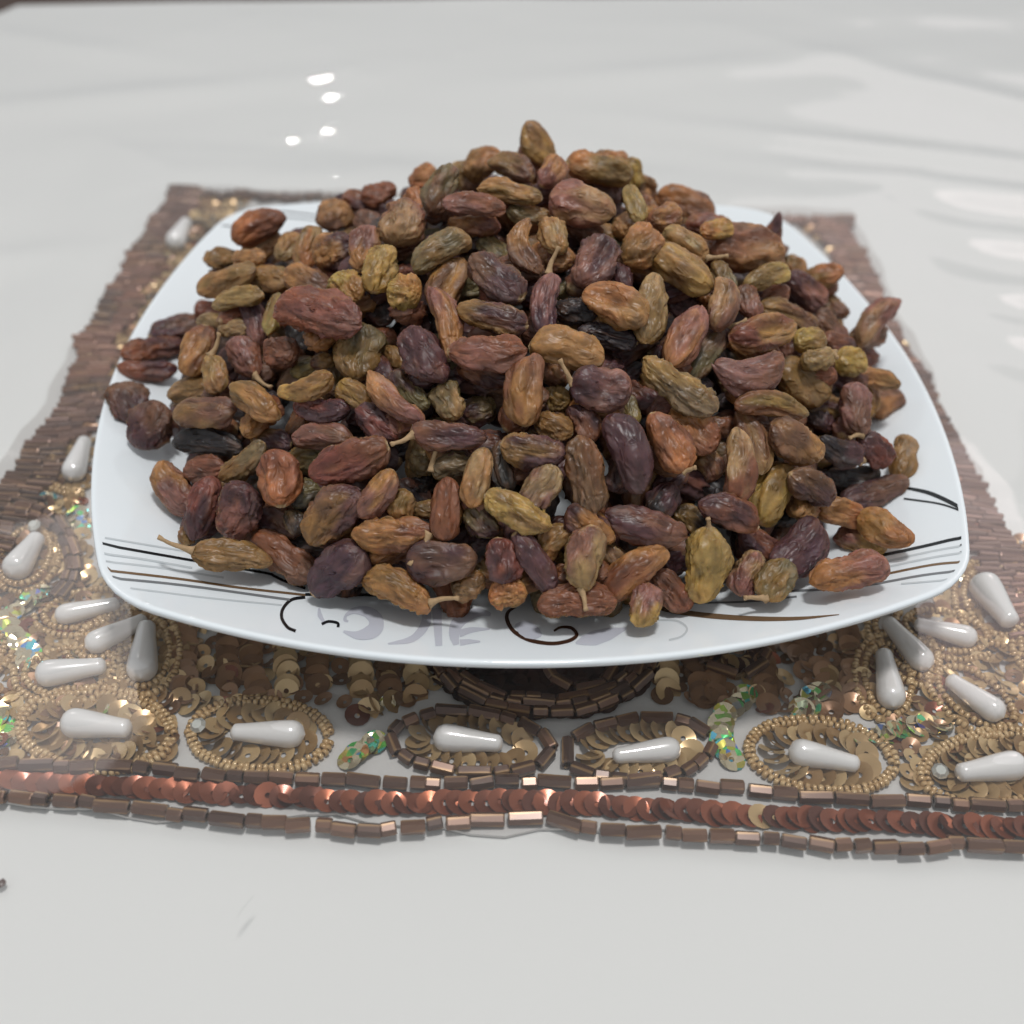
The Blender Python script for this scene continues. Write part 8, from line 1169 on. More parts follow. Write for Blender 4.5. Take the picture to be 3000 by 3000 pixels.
('sequin','maroon',[(1.54,-8.23),(1.49,-8.40),(1.37,-8.56),(1.20,-8.70),(0.98,-8.81),(0.73,-8.90),(0.45,-8.95),(0.15,-8.97),(-0.15,-8.95),(-0.44,-8.90),(-0.71,-8.82),(-0.95,-8.71),(-1.14,-8.58),(-1.29,-8.42),(-1.38,-8.26),(-1.40,-8.08)]),
('sequin','maroon',[(1.28,-8.22),(1.24,-8.35),(1.14,-8.47),(1.00,-8.58),(0.83,-8.67),(0.62,-8.74),(0.38,-8.78),(0.14,-8.79),(-0.11,-8.78),(-0.35,-8.74),(-0.57,-8.68),(-0.77,-8.59),(-0.93,-8.48),(-1.05,-8.36),(-1.12,-8.23),(-1.14,-8.10)]),
('sequin','maroon',[(1.05,-8.21),(1.02,-8.30),(0.94,-8.39),(0.83,-8.47),(0.69,-8.53),(0.52,-8.58),(0.33,-8.60),(0.13,-8.61),(-0.07,-8.60),(-0.26,-8.57),(-0.45,-8.53),(-0.61,-8.46),(-0.74,-8.39),(-0.83,-8.30),(-0.89,-8.20),(-0.91,-8.11)]),
('tube','brown',[(1.57,-8.43),(1.52,-8.61),(1.41,-8.78),(1.26,-8.92),(1.09,-9.01),(0.89,-9.06),(0.69,-9.05),(0.51,-9.00),(0.35,-8.89),(0.23,-8.75),(0.16,-8.58),(0.14,-8.39)]),
('tube','brown',[(5.02,-8.06),(4.95,-8.26),(4.82,-8.44),(4.65,-8.59),(4.46,-8.69),(4.25,-8.74),(4.05,-8.73),(3.86,-8.67),(3.71,-8.56),(3.61,-8.41),(3.56,-8.22),(3.56,-8.02)]),
('sequin','maroon',[(4.86,-8.05),(4.80,-8.20),(4.70,-8.33),(4.58,-8.44),(4.42,-8.52),(4.26,-8.56),(4.11,-8.55),(3.96,-8.51),(3.85,-8.42),(3.76,-8.31),(3.72,-8.17),(3.73,-8.02)]),
]
BANDS = {'left':[(-12.37,16.14),(-12.71,12.55),(-12.93,9.33),(-13.06,7.02),(-13.19,5.01),(-13.03,3.63),(-12.83,2.11),(-13.11,0.31),(-13.36,-1.44),(-13.63,-3.38),(-13.84,-5.33)],'right':[(13.39,13.70),(12.94,11.82),(13.07,10.34),(12.73,8.06),(12.55,6.21),(12.45,5.16),(12.54,2.96),(12.29,0.06),(12.31,-1.71),(12.20,-2.61),(12.21,-3.91),(12.10,-5.94),(12.26,-7.85)],'back':[(-12.35,16.05),(-9.18,15.79),(-5.89,15.53),(-0.76,15.00),(5.21,14.39),(10.16,13.87),(13.37,13.61)]}
GOLD_FIELDS = {'left':[(-14.67,-7.14),(-13.06,-5.17),(-11.61,-5.21),(-9.89,-5.34),(-7.99,-7.16),(-6.81,-8.12),(-7.61,-9.26),(-7.34,-10.73),(-10.77,-10.44),(-13.85,-10.28)],'right':[(14.46,-6.18),(12.21,-4.41),(10.90,-5.35),(8.61,-7.09),(6.73,-8.02),(6.38,-9.67),(7.08,-10.66),(7.06,-11.69),(12.02,-12.10)],'uleft':[(-12.39,3.62),(-11.86,3.33),(-11.68,0.93),(-11.26,-1.65),(-10.79,-3.73),(-10.23,-5.42),(-11.61,-5.21),(-12.52,-3.30),(-12.25,-1.19),(-12.38,1.20)],'tleft':[(-11.66,15.30),(-9.30,15.22),(-10.27,12.64),(-11.07,9.85),(-11.77,9.85)],'tright':[(11.08,13.51),(12.69,13.16),(12.52,10.22),(12.31,6.55),(12.03,9.83)],'front':[(-8.11,-6.50),(-3.68,-7.43),(-2.17,-7.71),(-2.17,-8.99),(-3.37,-9.39),(-4.70,-9.18),(-6.65,-9.22),(-7.66,-8.98)],'front2':[(2.62,-7.83),(7.18,-6.88),(6.38,-9.67),(4.98,-9.84),(3.38,-9.44),(2.40,-9.27)],'sright':[(12.10,7.59),(12.30,4.90),(12.31,2.50),(12.05,-0.41),(11.84,-2.73),(11.44,-4.98),(10.67,-4.18),(10.81,0.36),(10.98,6.22)],'sleft':[(-11.92,10.61),(-12.61,7.69),(-12.61,3.91),(-12.22,1.71),(-11.05,1.69),(-10.92,6.35),(-10.72,9.85)],'uright':[(11.66,-3.37),(11.97,-4.00),(11.92,-5.75),(11.06,-7.49),(10.75,-5.72)]}
BACK_EDGE = [(-26.54,36.68),(-25.82,37.99),(-25.45,38.56),(-25.01,38.96),(-24.99,40.03),(-22.57,40.23),(-15.57,40.84),(-4.53,41.84),(9.20,43.10),(33.17,45.10)]
GLINTS = [(-6.48,30.27),(-5.41,28.95),(-6.73,23.21),(-8.75,21.27),(-1.03,32.81),(-5.23,20.64)]
SPECK = (-9.96,-13.20)
CRYSTALS = [(-11.98,-3.62),(7.70,-11.45),(-7.03,-9.87)]
SCRATCH = [(-5.36,-13.87),(-5.48,-14.04),(-5.61,-14.28)]


# ------------------------------------------------------------------ the table, its cloth and the clear cover
MAT_ROT, MAT_HW, MAT_F, MAT_B, MAT_X = -0.0823, 12.94, -12.33, 15.59, -0.5865
def mat_uv(x, y):
    c, s = math.cos(MAT_ROT), math.sin(MAT_ROT)
    dx = x - MAT_X
    return dx * c + y * s, -dx * s + y * c
def smooth01(t):
    t = np.clip(t, 0, 1); return t * t * (3 - 2 * t)
def folds(x, y):
    """soft creases in cloth and cover, strongest to the right behind the mat"""
    z = 0.0
    for (px, py, ang, amp, wid, ln) in FOLDS:
        c, s = math.cos(ang), math.sin(ang)
        a = (x - px) * c + (y - py) * s; b = -(x - px) * s + (y - py) * c
        b = b - 0.012 * a * a / 3
        z = z + amp * np.exp(-(b / wid) ** 2) * np.exp(-(a / ln) ** 2)
    P = np.stack([x * 0.07, y * 0.11, np.zeros_like(x)], -1)
    z = z + 0.10 * vnoise(P, 3) + 0.05 * vnoise(P * 2.7 + 9, 4)
    return z
FOLDS = [(22, 15, -0.25, 0.40, 1.3, 13), (23, 11.0, -0.2, 0.34, 1.2, 12), (22, 7.2, -0.12, 0.40, 1.2, 11), (22, 3.6, -0.25, 0.42, 1.2, 10), (20, 0.2, -0.3, 0.30, 1.0, 8),
         (26, 24, -0.75, 0.38, 1.4, 12), (17, 20, -0.3, 0.35, 1.2, 9), (-19, 10, 0.1, 0.3, 1.2, 8), (-18, 4, 0.05, 0.25, 1.1, 7), (-16, 26, 0.3, 0.3, 1.6, 9), (-21, 33, -0.4, 0.25, 1.4, 7), (10, 30, 0.25, 0.25, 1.6, 10)]
def cloth_z(x, y):
    u, v = mat_uv(x, y)
    d = np.maximum(np.maximum(np.abs(u) - MAT_HW, np.maximum(MAT_F - v, v - MAT_B)), 0)
    k = smooth01(d / 3.0) * np.where(v < MAT_F, 0.0, 1)
    return folds(x, y) * k * 0.8
BE = np.array([(-60, 34)] + BACK_EDGE + [(75, 48)], float)
def table_grid(nx, ny, inset=0.0, x0=-48.0, x1=62.0, y0=-24.0):
    xs = np.linspace(x0, x1, nx); ye = np.interp(xs, BE[:, 0], BE[:, 1]) - inset
    t = np.linspace(0, 1, ny)
    X = np.repeat(xs[None], ny, 0); Y = y0 + t[:, None] * (ye - y0)[None]
    return X, Y
X, Y = table_grid(230, 180)
Z = cloth_z(X.ravel(), Y.ravel()).reshape(X.shape)
V = np.stack([X, Y, Z], -1)
drop = V[-1:].copy(); drops = []
for k, (dz, dy) in enumerate([(-0.15, 0.25), (-0.6, 0.45), (-4, 0.5), (-24, 0.6)]):
    q = drop.copy(); q[..., 2] += dz; q[..., 1] += dy; drops.append(q)
V = np.concatenate([V] + drops, 0)
cloth = link("tablecloth", mesh_from("tablecloth", V.reshape(-1, 3), grid_faces(230, V.shape[0])), M['cloth'])
tag(cloth, kind='structure')
fl = link("floor", mesh_from("floor", [(-300, -300, -74), (300, -300, -74), (300, 400, -74), (-300, 400, -74)], [(0, 1, 2, 3)]), M['floor'])
tag(fl, kind='structure')

def film_z(x, y):
    u, v = mat_uv(x, y)
    d = np.maximum(np.abs(u) - MAT_HW, np.maximum(MAT_F - v, v - MAT_B))
    over = smooth01(1 - (d + 0.3) / np.where(v < MAT_F, 14.0, 5.0))
    z = np.maximum(cloth_z(x, y) + 0.05, -1) * (1 - over) + over * (0.62 + 0.05 * vnoise(np.stack([x * 0.5, y * 0.5, 0 * x], -1), 11))
    P = np.stack([x * 0.16, y * 0.16, 0 * x], -1)
    z = z + (1 - over) * (0.04 + 0.035 * vnoise(P, 12) + 0.012 * vnoise(P * 3, 13))
    for gx, gy in GLINTS:
        z = z + 0.035 * np.exp(-(((x - gx) / 0.60) ** 2 + ((y - gy) / 0.66) ** 2))
    r = np.hypot(x, y)
    foot = smooth01((8.2 - r) / 1.5)                # pressed flat below the plate's foot
    return z * (1 - foot) + 0.66 * foot
X, Y = table_grid(470, 300, inset=0.4, x0=-47.5, x1=61.5)
Zf = film_z(X.ravel(), Y.ravel()).reshape(X.shape)
film = link("clear_table_cover", mesh_from("clear_table_cover", np.stack([X, Y, Zf], -1).reshape(-1, 3), grid_faces(470, 300)), M['film'])
tag(film, "clear glossy plastic cover lying over the white tablecloth and beaded mat", "table cover")

# ------------------------------------------------------------------ the beaded mat
mat_root = bpy.data.objects.new("beaded_mat", None); col.objects.link(mat_root)
mat_root.location = (MAT_X * S, 1.5 * S, 0)
bpy.context.view_layer.update()
tag(mat_root, "square brown and gold mat of sequins, beads and long pearls under the plate", "placemat")
MO = np.array((MAT_X, 1.5, 0.0))

def ring_pts():
    pts = []
    seg = lambda a, b, n: [(a[0] + (b[0] - a[0]) * t / n, a[1] + (b[1] - a[1]) * t / n) for t in range(n)]
    c = [(-MAT_HW, MAT_F), (MAT_HW, MAT_F), (MAT_HW, MAT_B), (-MAT_HW, MAT_B)]
    for i in range(4): pts += seg(c[i], c[(i + 1) % 4], 40)
    cr, sr = math.cos(MAT_ROT), math.sin(MAT_ROT)
    out = []
    for k, (u, v) in enumerate(pts):
        w = 0.12 * math.sin(k * 0.7) + 0.08 * math.sin(k * 1.9)
        l = math.hypot(u, v); u += u / l * w; v += v / l * w
        out.append((u * cr - v * sr + MAT_X, u * sr + v * cr))
    return out
rp = ring_pts(); n = len(rp)
V = [(0, 0, 0.10)] + [(x, y, 0.10) for x, y in rp] + [(x, y, 0.03) for x, y in rp]
F = [(0, 1 + i, 1 + (i + 1) % n) for i in range(n)] + [(1 + i, 1 + n + i, 1 + n + (i + 1) % n, 1 + (i + 1) % n) for i in range(n)]
link("fabric", mesh_from("mat_fabric", np.array(V) - MO, F, False), M['sheer'], mat_root)

# ---- piece meshes, shared by all alike pieces
def tube_mesh(L):
    prof = [(-L / 2, 0.075), (-L / 2, 0.125), (-L / 2 + 0.03, 0.14), (L / 2 - 0.03, 0.14), (L / 2, 0.125), (L / 2, 0.075)]
    nseg = 6; V = []; F = []
    for x, r in prof:
        for k in range(nseg):
            a = 2 * math.pi * (k + 0.5) / nseg; V.append((x, r * math.cos(a), r * math.sin(a)))
    F = grid_faces(nseg, len(prof), True)
    F += [tuple((len(prof) - 1) * nseg + k if e else k for k in r_) for e, r_ in ()]
    q = len(prof) - 1
    F += [(q * nseg + k, q * nseg + (k + 1) % nseg, (k + 1) % nseg, k) for k in range(nseg)]      # the bore
    return V, F
def sequin_mesh(r=0.27, cup=0.045):
    n = 14; V = []
    for rad, z in ((0.058, -cup), (0.55 * r, -cup * 0.55), (r, 0.0)):
        for k in range(n):
            a = 2 * math.pi * k / n; V.append((rad * math.cos(a), rad * math.sin(a), z))
    return V, grid_faces(n, 3, True)
def seed_mesh(r=0.082):
    n, k = 8, 6; V = []
    for j in range(k):
        b = 2 * math.pi * j / k
        for i in range(n):
            a = 2 * math.pi * i / n; rr = r * 0.62 + r * 0.42 * math.cos(b)
            V.append((r * 0.52 * math.sin(b) * 1.3, rr * math.cos(a), rr * math.sin(a)))
    F = []
    for j in range(k):
        for i in range(n):
            F.append((j * n + i, j * n + (i + 1) % n, ((j + 1) % k) * n + (i + 1) % n, ((j + 1) % k) * n + i))
    return V, F
GEO = {'tube': tube_mesh(0.46), 'tube_short': tube_mesh(0.30), 'tube_long': tube_mesh(0.66), 'sequin': sequin_mesh(), 'seed': seed_mesh()}

PIECES = []            # kind, geometry, material, matrix(cm), size on screen
def cam_depth(P): return (Vector(P) - CAM_POS).dot(CAM_F)
def in_view(P):
    d = Vector(P) - CAM_POS; z = d.dot(CAM_F)
    u = 966 + 2067 * d.dot(CAM_R) / z; v = 966 - 2067 * d.dot(CAM_U) / z
    return -20 < u < 1952 and -20 < v < 1952, z, u, v
def plate_hides(u, v):
    # rough outline of the plate in the picture's units: pieces behind it are not seen
    e = ((u - 1003) / 840.0); lo = 1250 - 130 * abs(e) ** 2.2
    k = (lo - v) / (lo - 378.0)
    half = 840 - 300 * max(k, 0) ** 1.1
    return 0 < k < 1 and abs(u - (1003 - 30 * max(k, 0))) < half
def put(kind, geo, mat, P, rot, scale=1.0, thin=1.0):
    vis, z, u, v = in_view(P)
    vis = vis and not plate_hides(u, v)
    PIECES.append((kind, geo, mat, Matrix.Translation(Vector(P)) @ rot.to_matrix().to_4x4() @ Matrix.Diagonal((scale, scale * thin, scale * thin, 1.0)), (1e3 if vis else 1) / z))
def resample(poly, step):
    p = np.array(poly, float); d = np.r_[0, np.cumsum(np.hypot(*np.diff(p, axis=0).T))]
    # Catmull-Rom rounding of the corners
    n = max(int(d[-1] / 0.05), 4); s = np.linspace(0, d[-1], n); q = np.stack([np.interp(s, d, p[:, 0]), np.interp(s, d, p[:, 1])], -1)
    k = np.ones(9) / 9
    if len(q) > 30:
        e = np.concatenate([np.repeat(q[:1], 4, 0), q, np.repeat(q[-1:], 4, 0)])
        q = np.stack([np.convolve(e[:, 0], k, 'valid'), np.convolve(e[:, 1], k, 'valid')], -1)
    d = np.r_[0, np.cumsum(np.hypot(*np.diff(q, axis=0).T))]
    return q, d
def euler(tz, ty=0.0, tx=0.0):
    return (Quaternion((0, 0, 1), tz) @ Quaternion((0, 1, 0), ty) @ Quaternion((1, 0, 0), tx))
def chain(kind, mname, poly):
    q, d = resample(poly, 0.05); s = 0.0; L = d[-1]; k = 0
    while s < L:
        geo = kind
        if kind == 'tube':
            geo = random.choices(['tube_short', 'tube', 'tube_long'], (3, 4, 2))[0]
            ln = {'tube_short': 0.30, 'tube': 0.46, 'tube_long': 0.66}[geo]; step = ln + random.uniform(0.015, 0.06); mid = s + ln / 2
        elif kind == 'sequin': step = 0.235 * random.uniform(0.85, 1.25); mid = s + 0.1
        else: step = 0.122 * random.uniform(0.95, 1.1); mid = s + 0.07
        if mid > L: break
        x, y = np.interp(mid, d, q[:, 0]), np.interp(mid, d, q[:, 1])
        x2, y2 = np.interp(min(mid + 0.12, L), d, q[:, 0]), np.interp(min(mid + 0.12, L), d, q[:, 1])
        x1, y1 = np.interp(max(mid - 0.12, 0), d, q[:, 0]), np.interp(max(mid - 0.12, 0), d, q[:, 1])
        a = math.atan2(y2 - y1, x2 - x1) + random.gauss(0, 0.07)
        jt = 0.007 if kind == 'seed' else 0.02
        x += random.gauss(0, jt); y += random.gauss(0, jt)
        if kind == 'tube':
            put('tube_bead', geo, 'tube_brown', (x, y, 0.245), euler(a, random.gauss(0, 0.03), random.uniform(0, 1)))
        elif kind == 'sequin':
            r_ = random.random()
            mm = 'seq_' + mname
            if mname == 'copper' and r_ < 0.02: mm = 'seq_gold'
            put('sequin', 'sequin', mm, (x, y, 0.19 + 0.01 * (k % 2)), euler(a, (0.42 if mname == 'gold' else 0.20) + random.gauss(0, 0.16 if mname == 'gold' else 0.08), random.gauss(0, 0.12)) @ Quaternion((0, 0, 1), random.uniform(0, 6)), random.uniform(0.94, 1.06))
        else:
            put('seed_bead', 'seed', 'seed_gold', (x, y, 0.185), euler(a, random.gauss(0, 0.12)), random.uniform(0.9, 1.15))
        s += step; k += 1
for kind, mname, poly in CHAINS: chain(kind, mname, poly)

def inside(poly, x, y):
    c = False; n = len(poly)
    for i in range(n):
        (x0, y0), (x1, y1) = poly[i], poly[(i + 1) % n]
        if (y0 > y) != (y1 > y) and x < (x1 - x0) * (y - y0) / (y1 - y0) + x0: c = not c
    return c
pearl_xy = [(p[0], p[1]) for p in PEARLS]
for fname, poly in GOLD_FIELDS.items():             # close-set sequins filling the corners
    P = np.array(poly); got = []
    for _ in range(2600):
        x = random.uniform(P[:, 0].min(), P[:, 0].max()); y = random.uniform(P[:, 1].min(), P[:, 1].max())
        if not inside(poly, x, y) or any((x - a) ** 2 + (y - b) ** 2 < (0.33 if fname.startswith('front') else 0.215) ** 2 for a, b in got): continue
        got.append((x, y))
        mm = random.choices(['seq_gold', 'seq_bronze', 'seq_holo', 'seq_copper'], (4, 7, 0.1, 0.8) if fname.startswith('front') else (9, 3.5, 0.12, 0.4))[0]
        put('sequin', 'sequin', mm, (x, y, 0.15 + random.uniform(0, 0.05)), euler(random.uniform(0, 6.28), random.uniform(0.1, 0.5)), random.uniform(0.66, 0.92))
for side, poly in BANDS.items():                    # ladders of brown tubes along the side and back edges
    q, d = resample(poly, 0.05); s = 0.0
    while s < d[-1]:
        x, y = np.interp(s, d, q[:, 0]), np.interp(s, d, q[:, 1])
        inw = {'left': 0.05, 'right': math.pi + 0.0, 'back': -math.pi / 2}[side] + MAT_ROT
        if side == 'left': inw += 0.18 * math.sin(s * 0.55)
        if side == 'right': inw += 0.15 * math.sin(s * 0.6 + 1)
        off = 0.34 + 0.16 * abs(math.sin(s * 1.15)) + random.gauss(0, 0.05)
        r_ = 0.0
        while r_ < (1.05 if side != 'back' else 0.3):
            geo = random.choice(['tube', 'tube_long', 'tube_long']); ln = 0.46 if geo == 'tube' else 0.66
            c_ = off + r_ + ln * 0.5 - 0.33; a = inw + random.gauss(0, 0.05)
            tone = vnoise(np.array([[s * 0.33, 0.5 + r_ * 0.5, {'left': 1.0, 'right': 7.3, 'back': 3.1}[side]]]), 31)[0]
            tm = ('tube_rust' if tone > -0.1 else 'tube_mauve') if side == 'right' else ('tube_mauve' if tone > 0.18 else 'tube_brown' if tone > -0.45 else 'tube_rust')
            put('tube_bead', geo, tm, (x + math.cos(inw) * c_, y + math.sin(inw) * c_, 0.20 + random.uniform(0, 0.05)), euler(a, random.gauss(0, 0.05), random.uniform(0, 1)), 1.0, 0.62)
            r_ += ln * 1.03
        s += 0.165

PIECES.sort(key=lambda t: -t[4])
shared = {}; count = {}; left = {}
for kind, geo, mname, mx, size in PIECES:
    count[kind] = count.get(kind, 0) + 1
    if count[kind] <= 300:
        key = (geo, mname)
        if key not in shared:
            V, F = GEO[geo]; me = mesh_from(geo, V, F, smooth=(kind != 'tube_bead')); me.materials.append(M[mname]); shared[key] = me
        o = bpy.data.objects.new(kind, shared[key]); col.objects.link(o); o.parent = mat_root
        loc, rot, sc = mx.decompose()
        o.location = (loc - Vector(MO)) * S; o.rotation_mode = 'QUATERNION'; o.rotation_quaternion = rot; o.scale = sc
    else:
        left.setdefault((kind, mname), []).append((geo, mx))
for (kind, mname), items in left.items():
    VV = []; FF = []; off = 0
    for geo, mx in items:
        V, F = GEO[geo]
        A = np.array(V) @ np.array(mx.to_3x3()).T + np.array(mx.translation) - MO
        VV.append(A); FF += [tuple(i + off for i in f) for f in F]; off += len(V)
    o = link(kind + "s_rest", mesh_from(kind + "s_rest", np.concatenate(VV), FF, smooth=(kind != 'tube_bead')), M[mname], mat_root)
    o.name = {'sequin': 'sequin_ground', 'tube_bead': 'tube_bead_ground', 'seed_bead': 'seed_bead_ground'}[kind]
    tag(o, kind='stuff')

def pearl_mesh(L, W):
    n, k = 20, 22; V = []; R_ = W / 2
    for j in range(k + 1):
        t = j / k; x = -L / 2 + L * t
        # fat rounded head at +x, slim blunt tail at -x
        body = 0.62 + 0.38 * smooth01(t * 1.18)
        end = math.sqrt(max(1 - max((t - 0.80) / 0.20, 0) ** 2, 0.0))
        tail = math.sqrt(max(1 - max((0.07 - t) / 0.07, 0) ** 2 * 0.75, 0))
        r = R_ * body * end * tail
        for i in range(n):
            a = 2 * math.pi * i / n; V.append((x, r * math.cos(a), r * math.sin(a)))
    F = grid_faces(n, k + 1, True) + [tuple(range(n - 1, -1, -1))]
    return V, F
for (x, y, a, L, W) in PEARLS:
    V, F = pearl_mesh(L, W * 1.17)
    o = link("pearl_bead", mesh_from("pearl_bead", V, F), M['pearl'], mat_root)
    o.location = (np.array((x, y, 0.14 + W / 2)) - MO) * S; o.rotation_euler = (0, 0, a)
M['crystal'] = simple("small_crystal", (0.72, 0.72, 0.66), rough=0.08, metal=0.5, coat=0.8)
for (x, y) in CRYSTALS:
    V = [(0, 0, 0.09)] + [(0.17 * math.cos(k * math.pi / 4), 0.17 * math.sin(k * math.pi / 4), 0) for k in range(8)] + [(0.10 * math.cos(k * math.pi / 4), 0.10 * math.sin(k * math.pi / 4), 0.075) for k in range(8)]
    F = [(0, 9 + k, 9 + (k + 1) % 8) for k in range(8)] + [(1 + k, 1 + (k + 1) % 8, 9 + (k + 1) % 8, 9 + k) for k in range(8)]
    o = link("crystal_bead", mesh_from("crystal_bead", V, F, False), M['crystal'], mat_root)
    o.location = (np.array((x, y, 0.3)) - MO) * S; o.rotation_euler = (0.2, -0.25, 0.4)

# ------------------------------------------------------------------ the plate
PA = 10.5
def plate_outline(n=240, rc=2.2487, sg=1.2469):
    mm = PA - rc; k = mm - sg
    Rr = (k * k + sg * sg) / (2 * sg); yc = mm - Rr; th = math.asin(k / Rr); pts = []
    for q in range(4):
        an = -q * math.pi / 2; c, s = math.cos(an), math.sin(an)
        arc = [((Rr + rc) * math.sin(t), yc + (Rr + rc) * math.cos(t)) for t in np.linspace(-th, th, 90)]
        arc += [(k + rc * math.sin(t), k + rc * math.cos(t)) for t in np.linspace(th, math.pi / 2 - th, 50)[1:-1]]
        pts += [(x * c - y * s, x * s + y * c) for x, y in arc]
    p = np.array(pts); th_ = np.arctan2(p[:, 1], p[:, 0]); o = np.argsort(th_)
    return th_[o], np.hypot(p[:, 0], p[:, 1])[o]
OT, OR = plate_outline()
ZB, ZR, CR, EX = 1.0, 2.6, 0.8936, 2.9227
def plate_surface(x, y):
    x = np.asarray(x, float); y = np.asarray(y, float)
    ro = np.interp(np.arctan2(y, x), OT, OR, period=2 * math.pi); r = np.hypot(x, y); s = np.clip(r / ro, 0, 1)
    rr = np.maximum(r, 1e-6)
    zr = ZR + CR * (np.abs((x / rr * ro) * (y / rr * ro)) / PA ** 2) ** EX
    g = np.clip((s - 0.5) / 0.5, 0, 1) ** 1.6
    return ZB + (zr - ZB) * g
NA = 240
ang = np.linspace(-math.pi, math.pi, NA, endpoint=False); ro = np.interp(ang, OT, OR, period=2 * math.pi)
def ring(s, dz=0.0, ds=0.0):
    r = ro * s + ds; x, y = r * np.cos(ang), r * np.sin(ang)
    r2 = np.minimum(r, ro); z = plate_surface(r2 * np.cos(ang), r2 * np.sin(ang))
    return np.stack([x, y, z + dz], -1)
rings = [ring(s) for s in (0.02, 0.2, 0.4, 0.5, 0.55, 0.6, 0.65, 0.7, 0.75, 0.8, 0.84, 0.88, 0.91, 0.94, 0.96)]
T = 0.25
for a in np.linspace(0, math.pi, 9): rings.append(ring(0.975, -T / 2 + T / 2 * math.cos(a) + 0.02 * math.sin(a), 0.15 * math.sin(a)))
rings += [ring(s, -T) for s in (0.93, 0.86, 0.78, 0.70, 0.63)]
foot = ring(0.60, -T); rings.append(foot)
for s, z in ((0.595, 0.72), (0.58, 0.69), (0.555, 0.69), (0.545, 0.80)):
    q = ring(s); q[:, 2] = z; rings.append(q)
q = ring(0.02); q[:, 2] = 0.80; rings.append(q)
V = np.concatenate(rings); F = grid_faces(NA, len(rings), True); F = [tuple(reversed(f)) for f in F]
F += [tuple(range(NA)), tuple(range((len(rings) - 1) * NA, len(rings) * NA))[::-1]]
plate = link("square_plate", mesh_from("square_plate", V, F), M['plate'])
tag(plate, "white square ceramic plate with raised corners and black and gold lines", "plate")
PNAME = {'black': 'printed_line', 'gold': 'printed_line', 'grey': 'printed_line', 'pale': 'printed_line', 'brown': 'printed_scroll', 'lilac': 'printed_scroll'}
for k, (cname, pts) in enumerate(PLATE_PRINT):
    P = np.array(pts); V = []
    for w in (0.0, 0.33, 0.67, 1.0):
        q = P[:, :2] * (1 - w) + P[:, 2:] * w
        V.append(np.stack([q[:, 0], q[:, 1], plate_surface(q[:, 0], q[:, 1]) + 0.006 + 0.0008 * (k % 7)], -1))
    n = len(P); F = grid_faces(n, 4)
    F = [tuple(reversed(f)) for f in F]
    link(PNAME[cname], mesh_from("print", np.concatenate(V), F), M[cname], plate)

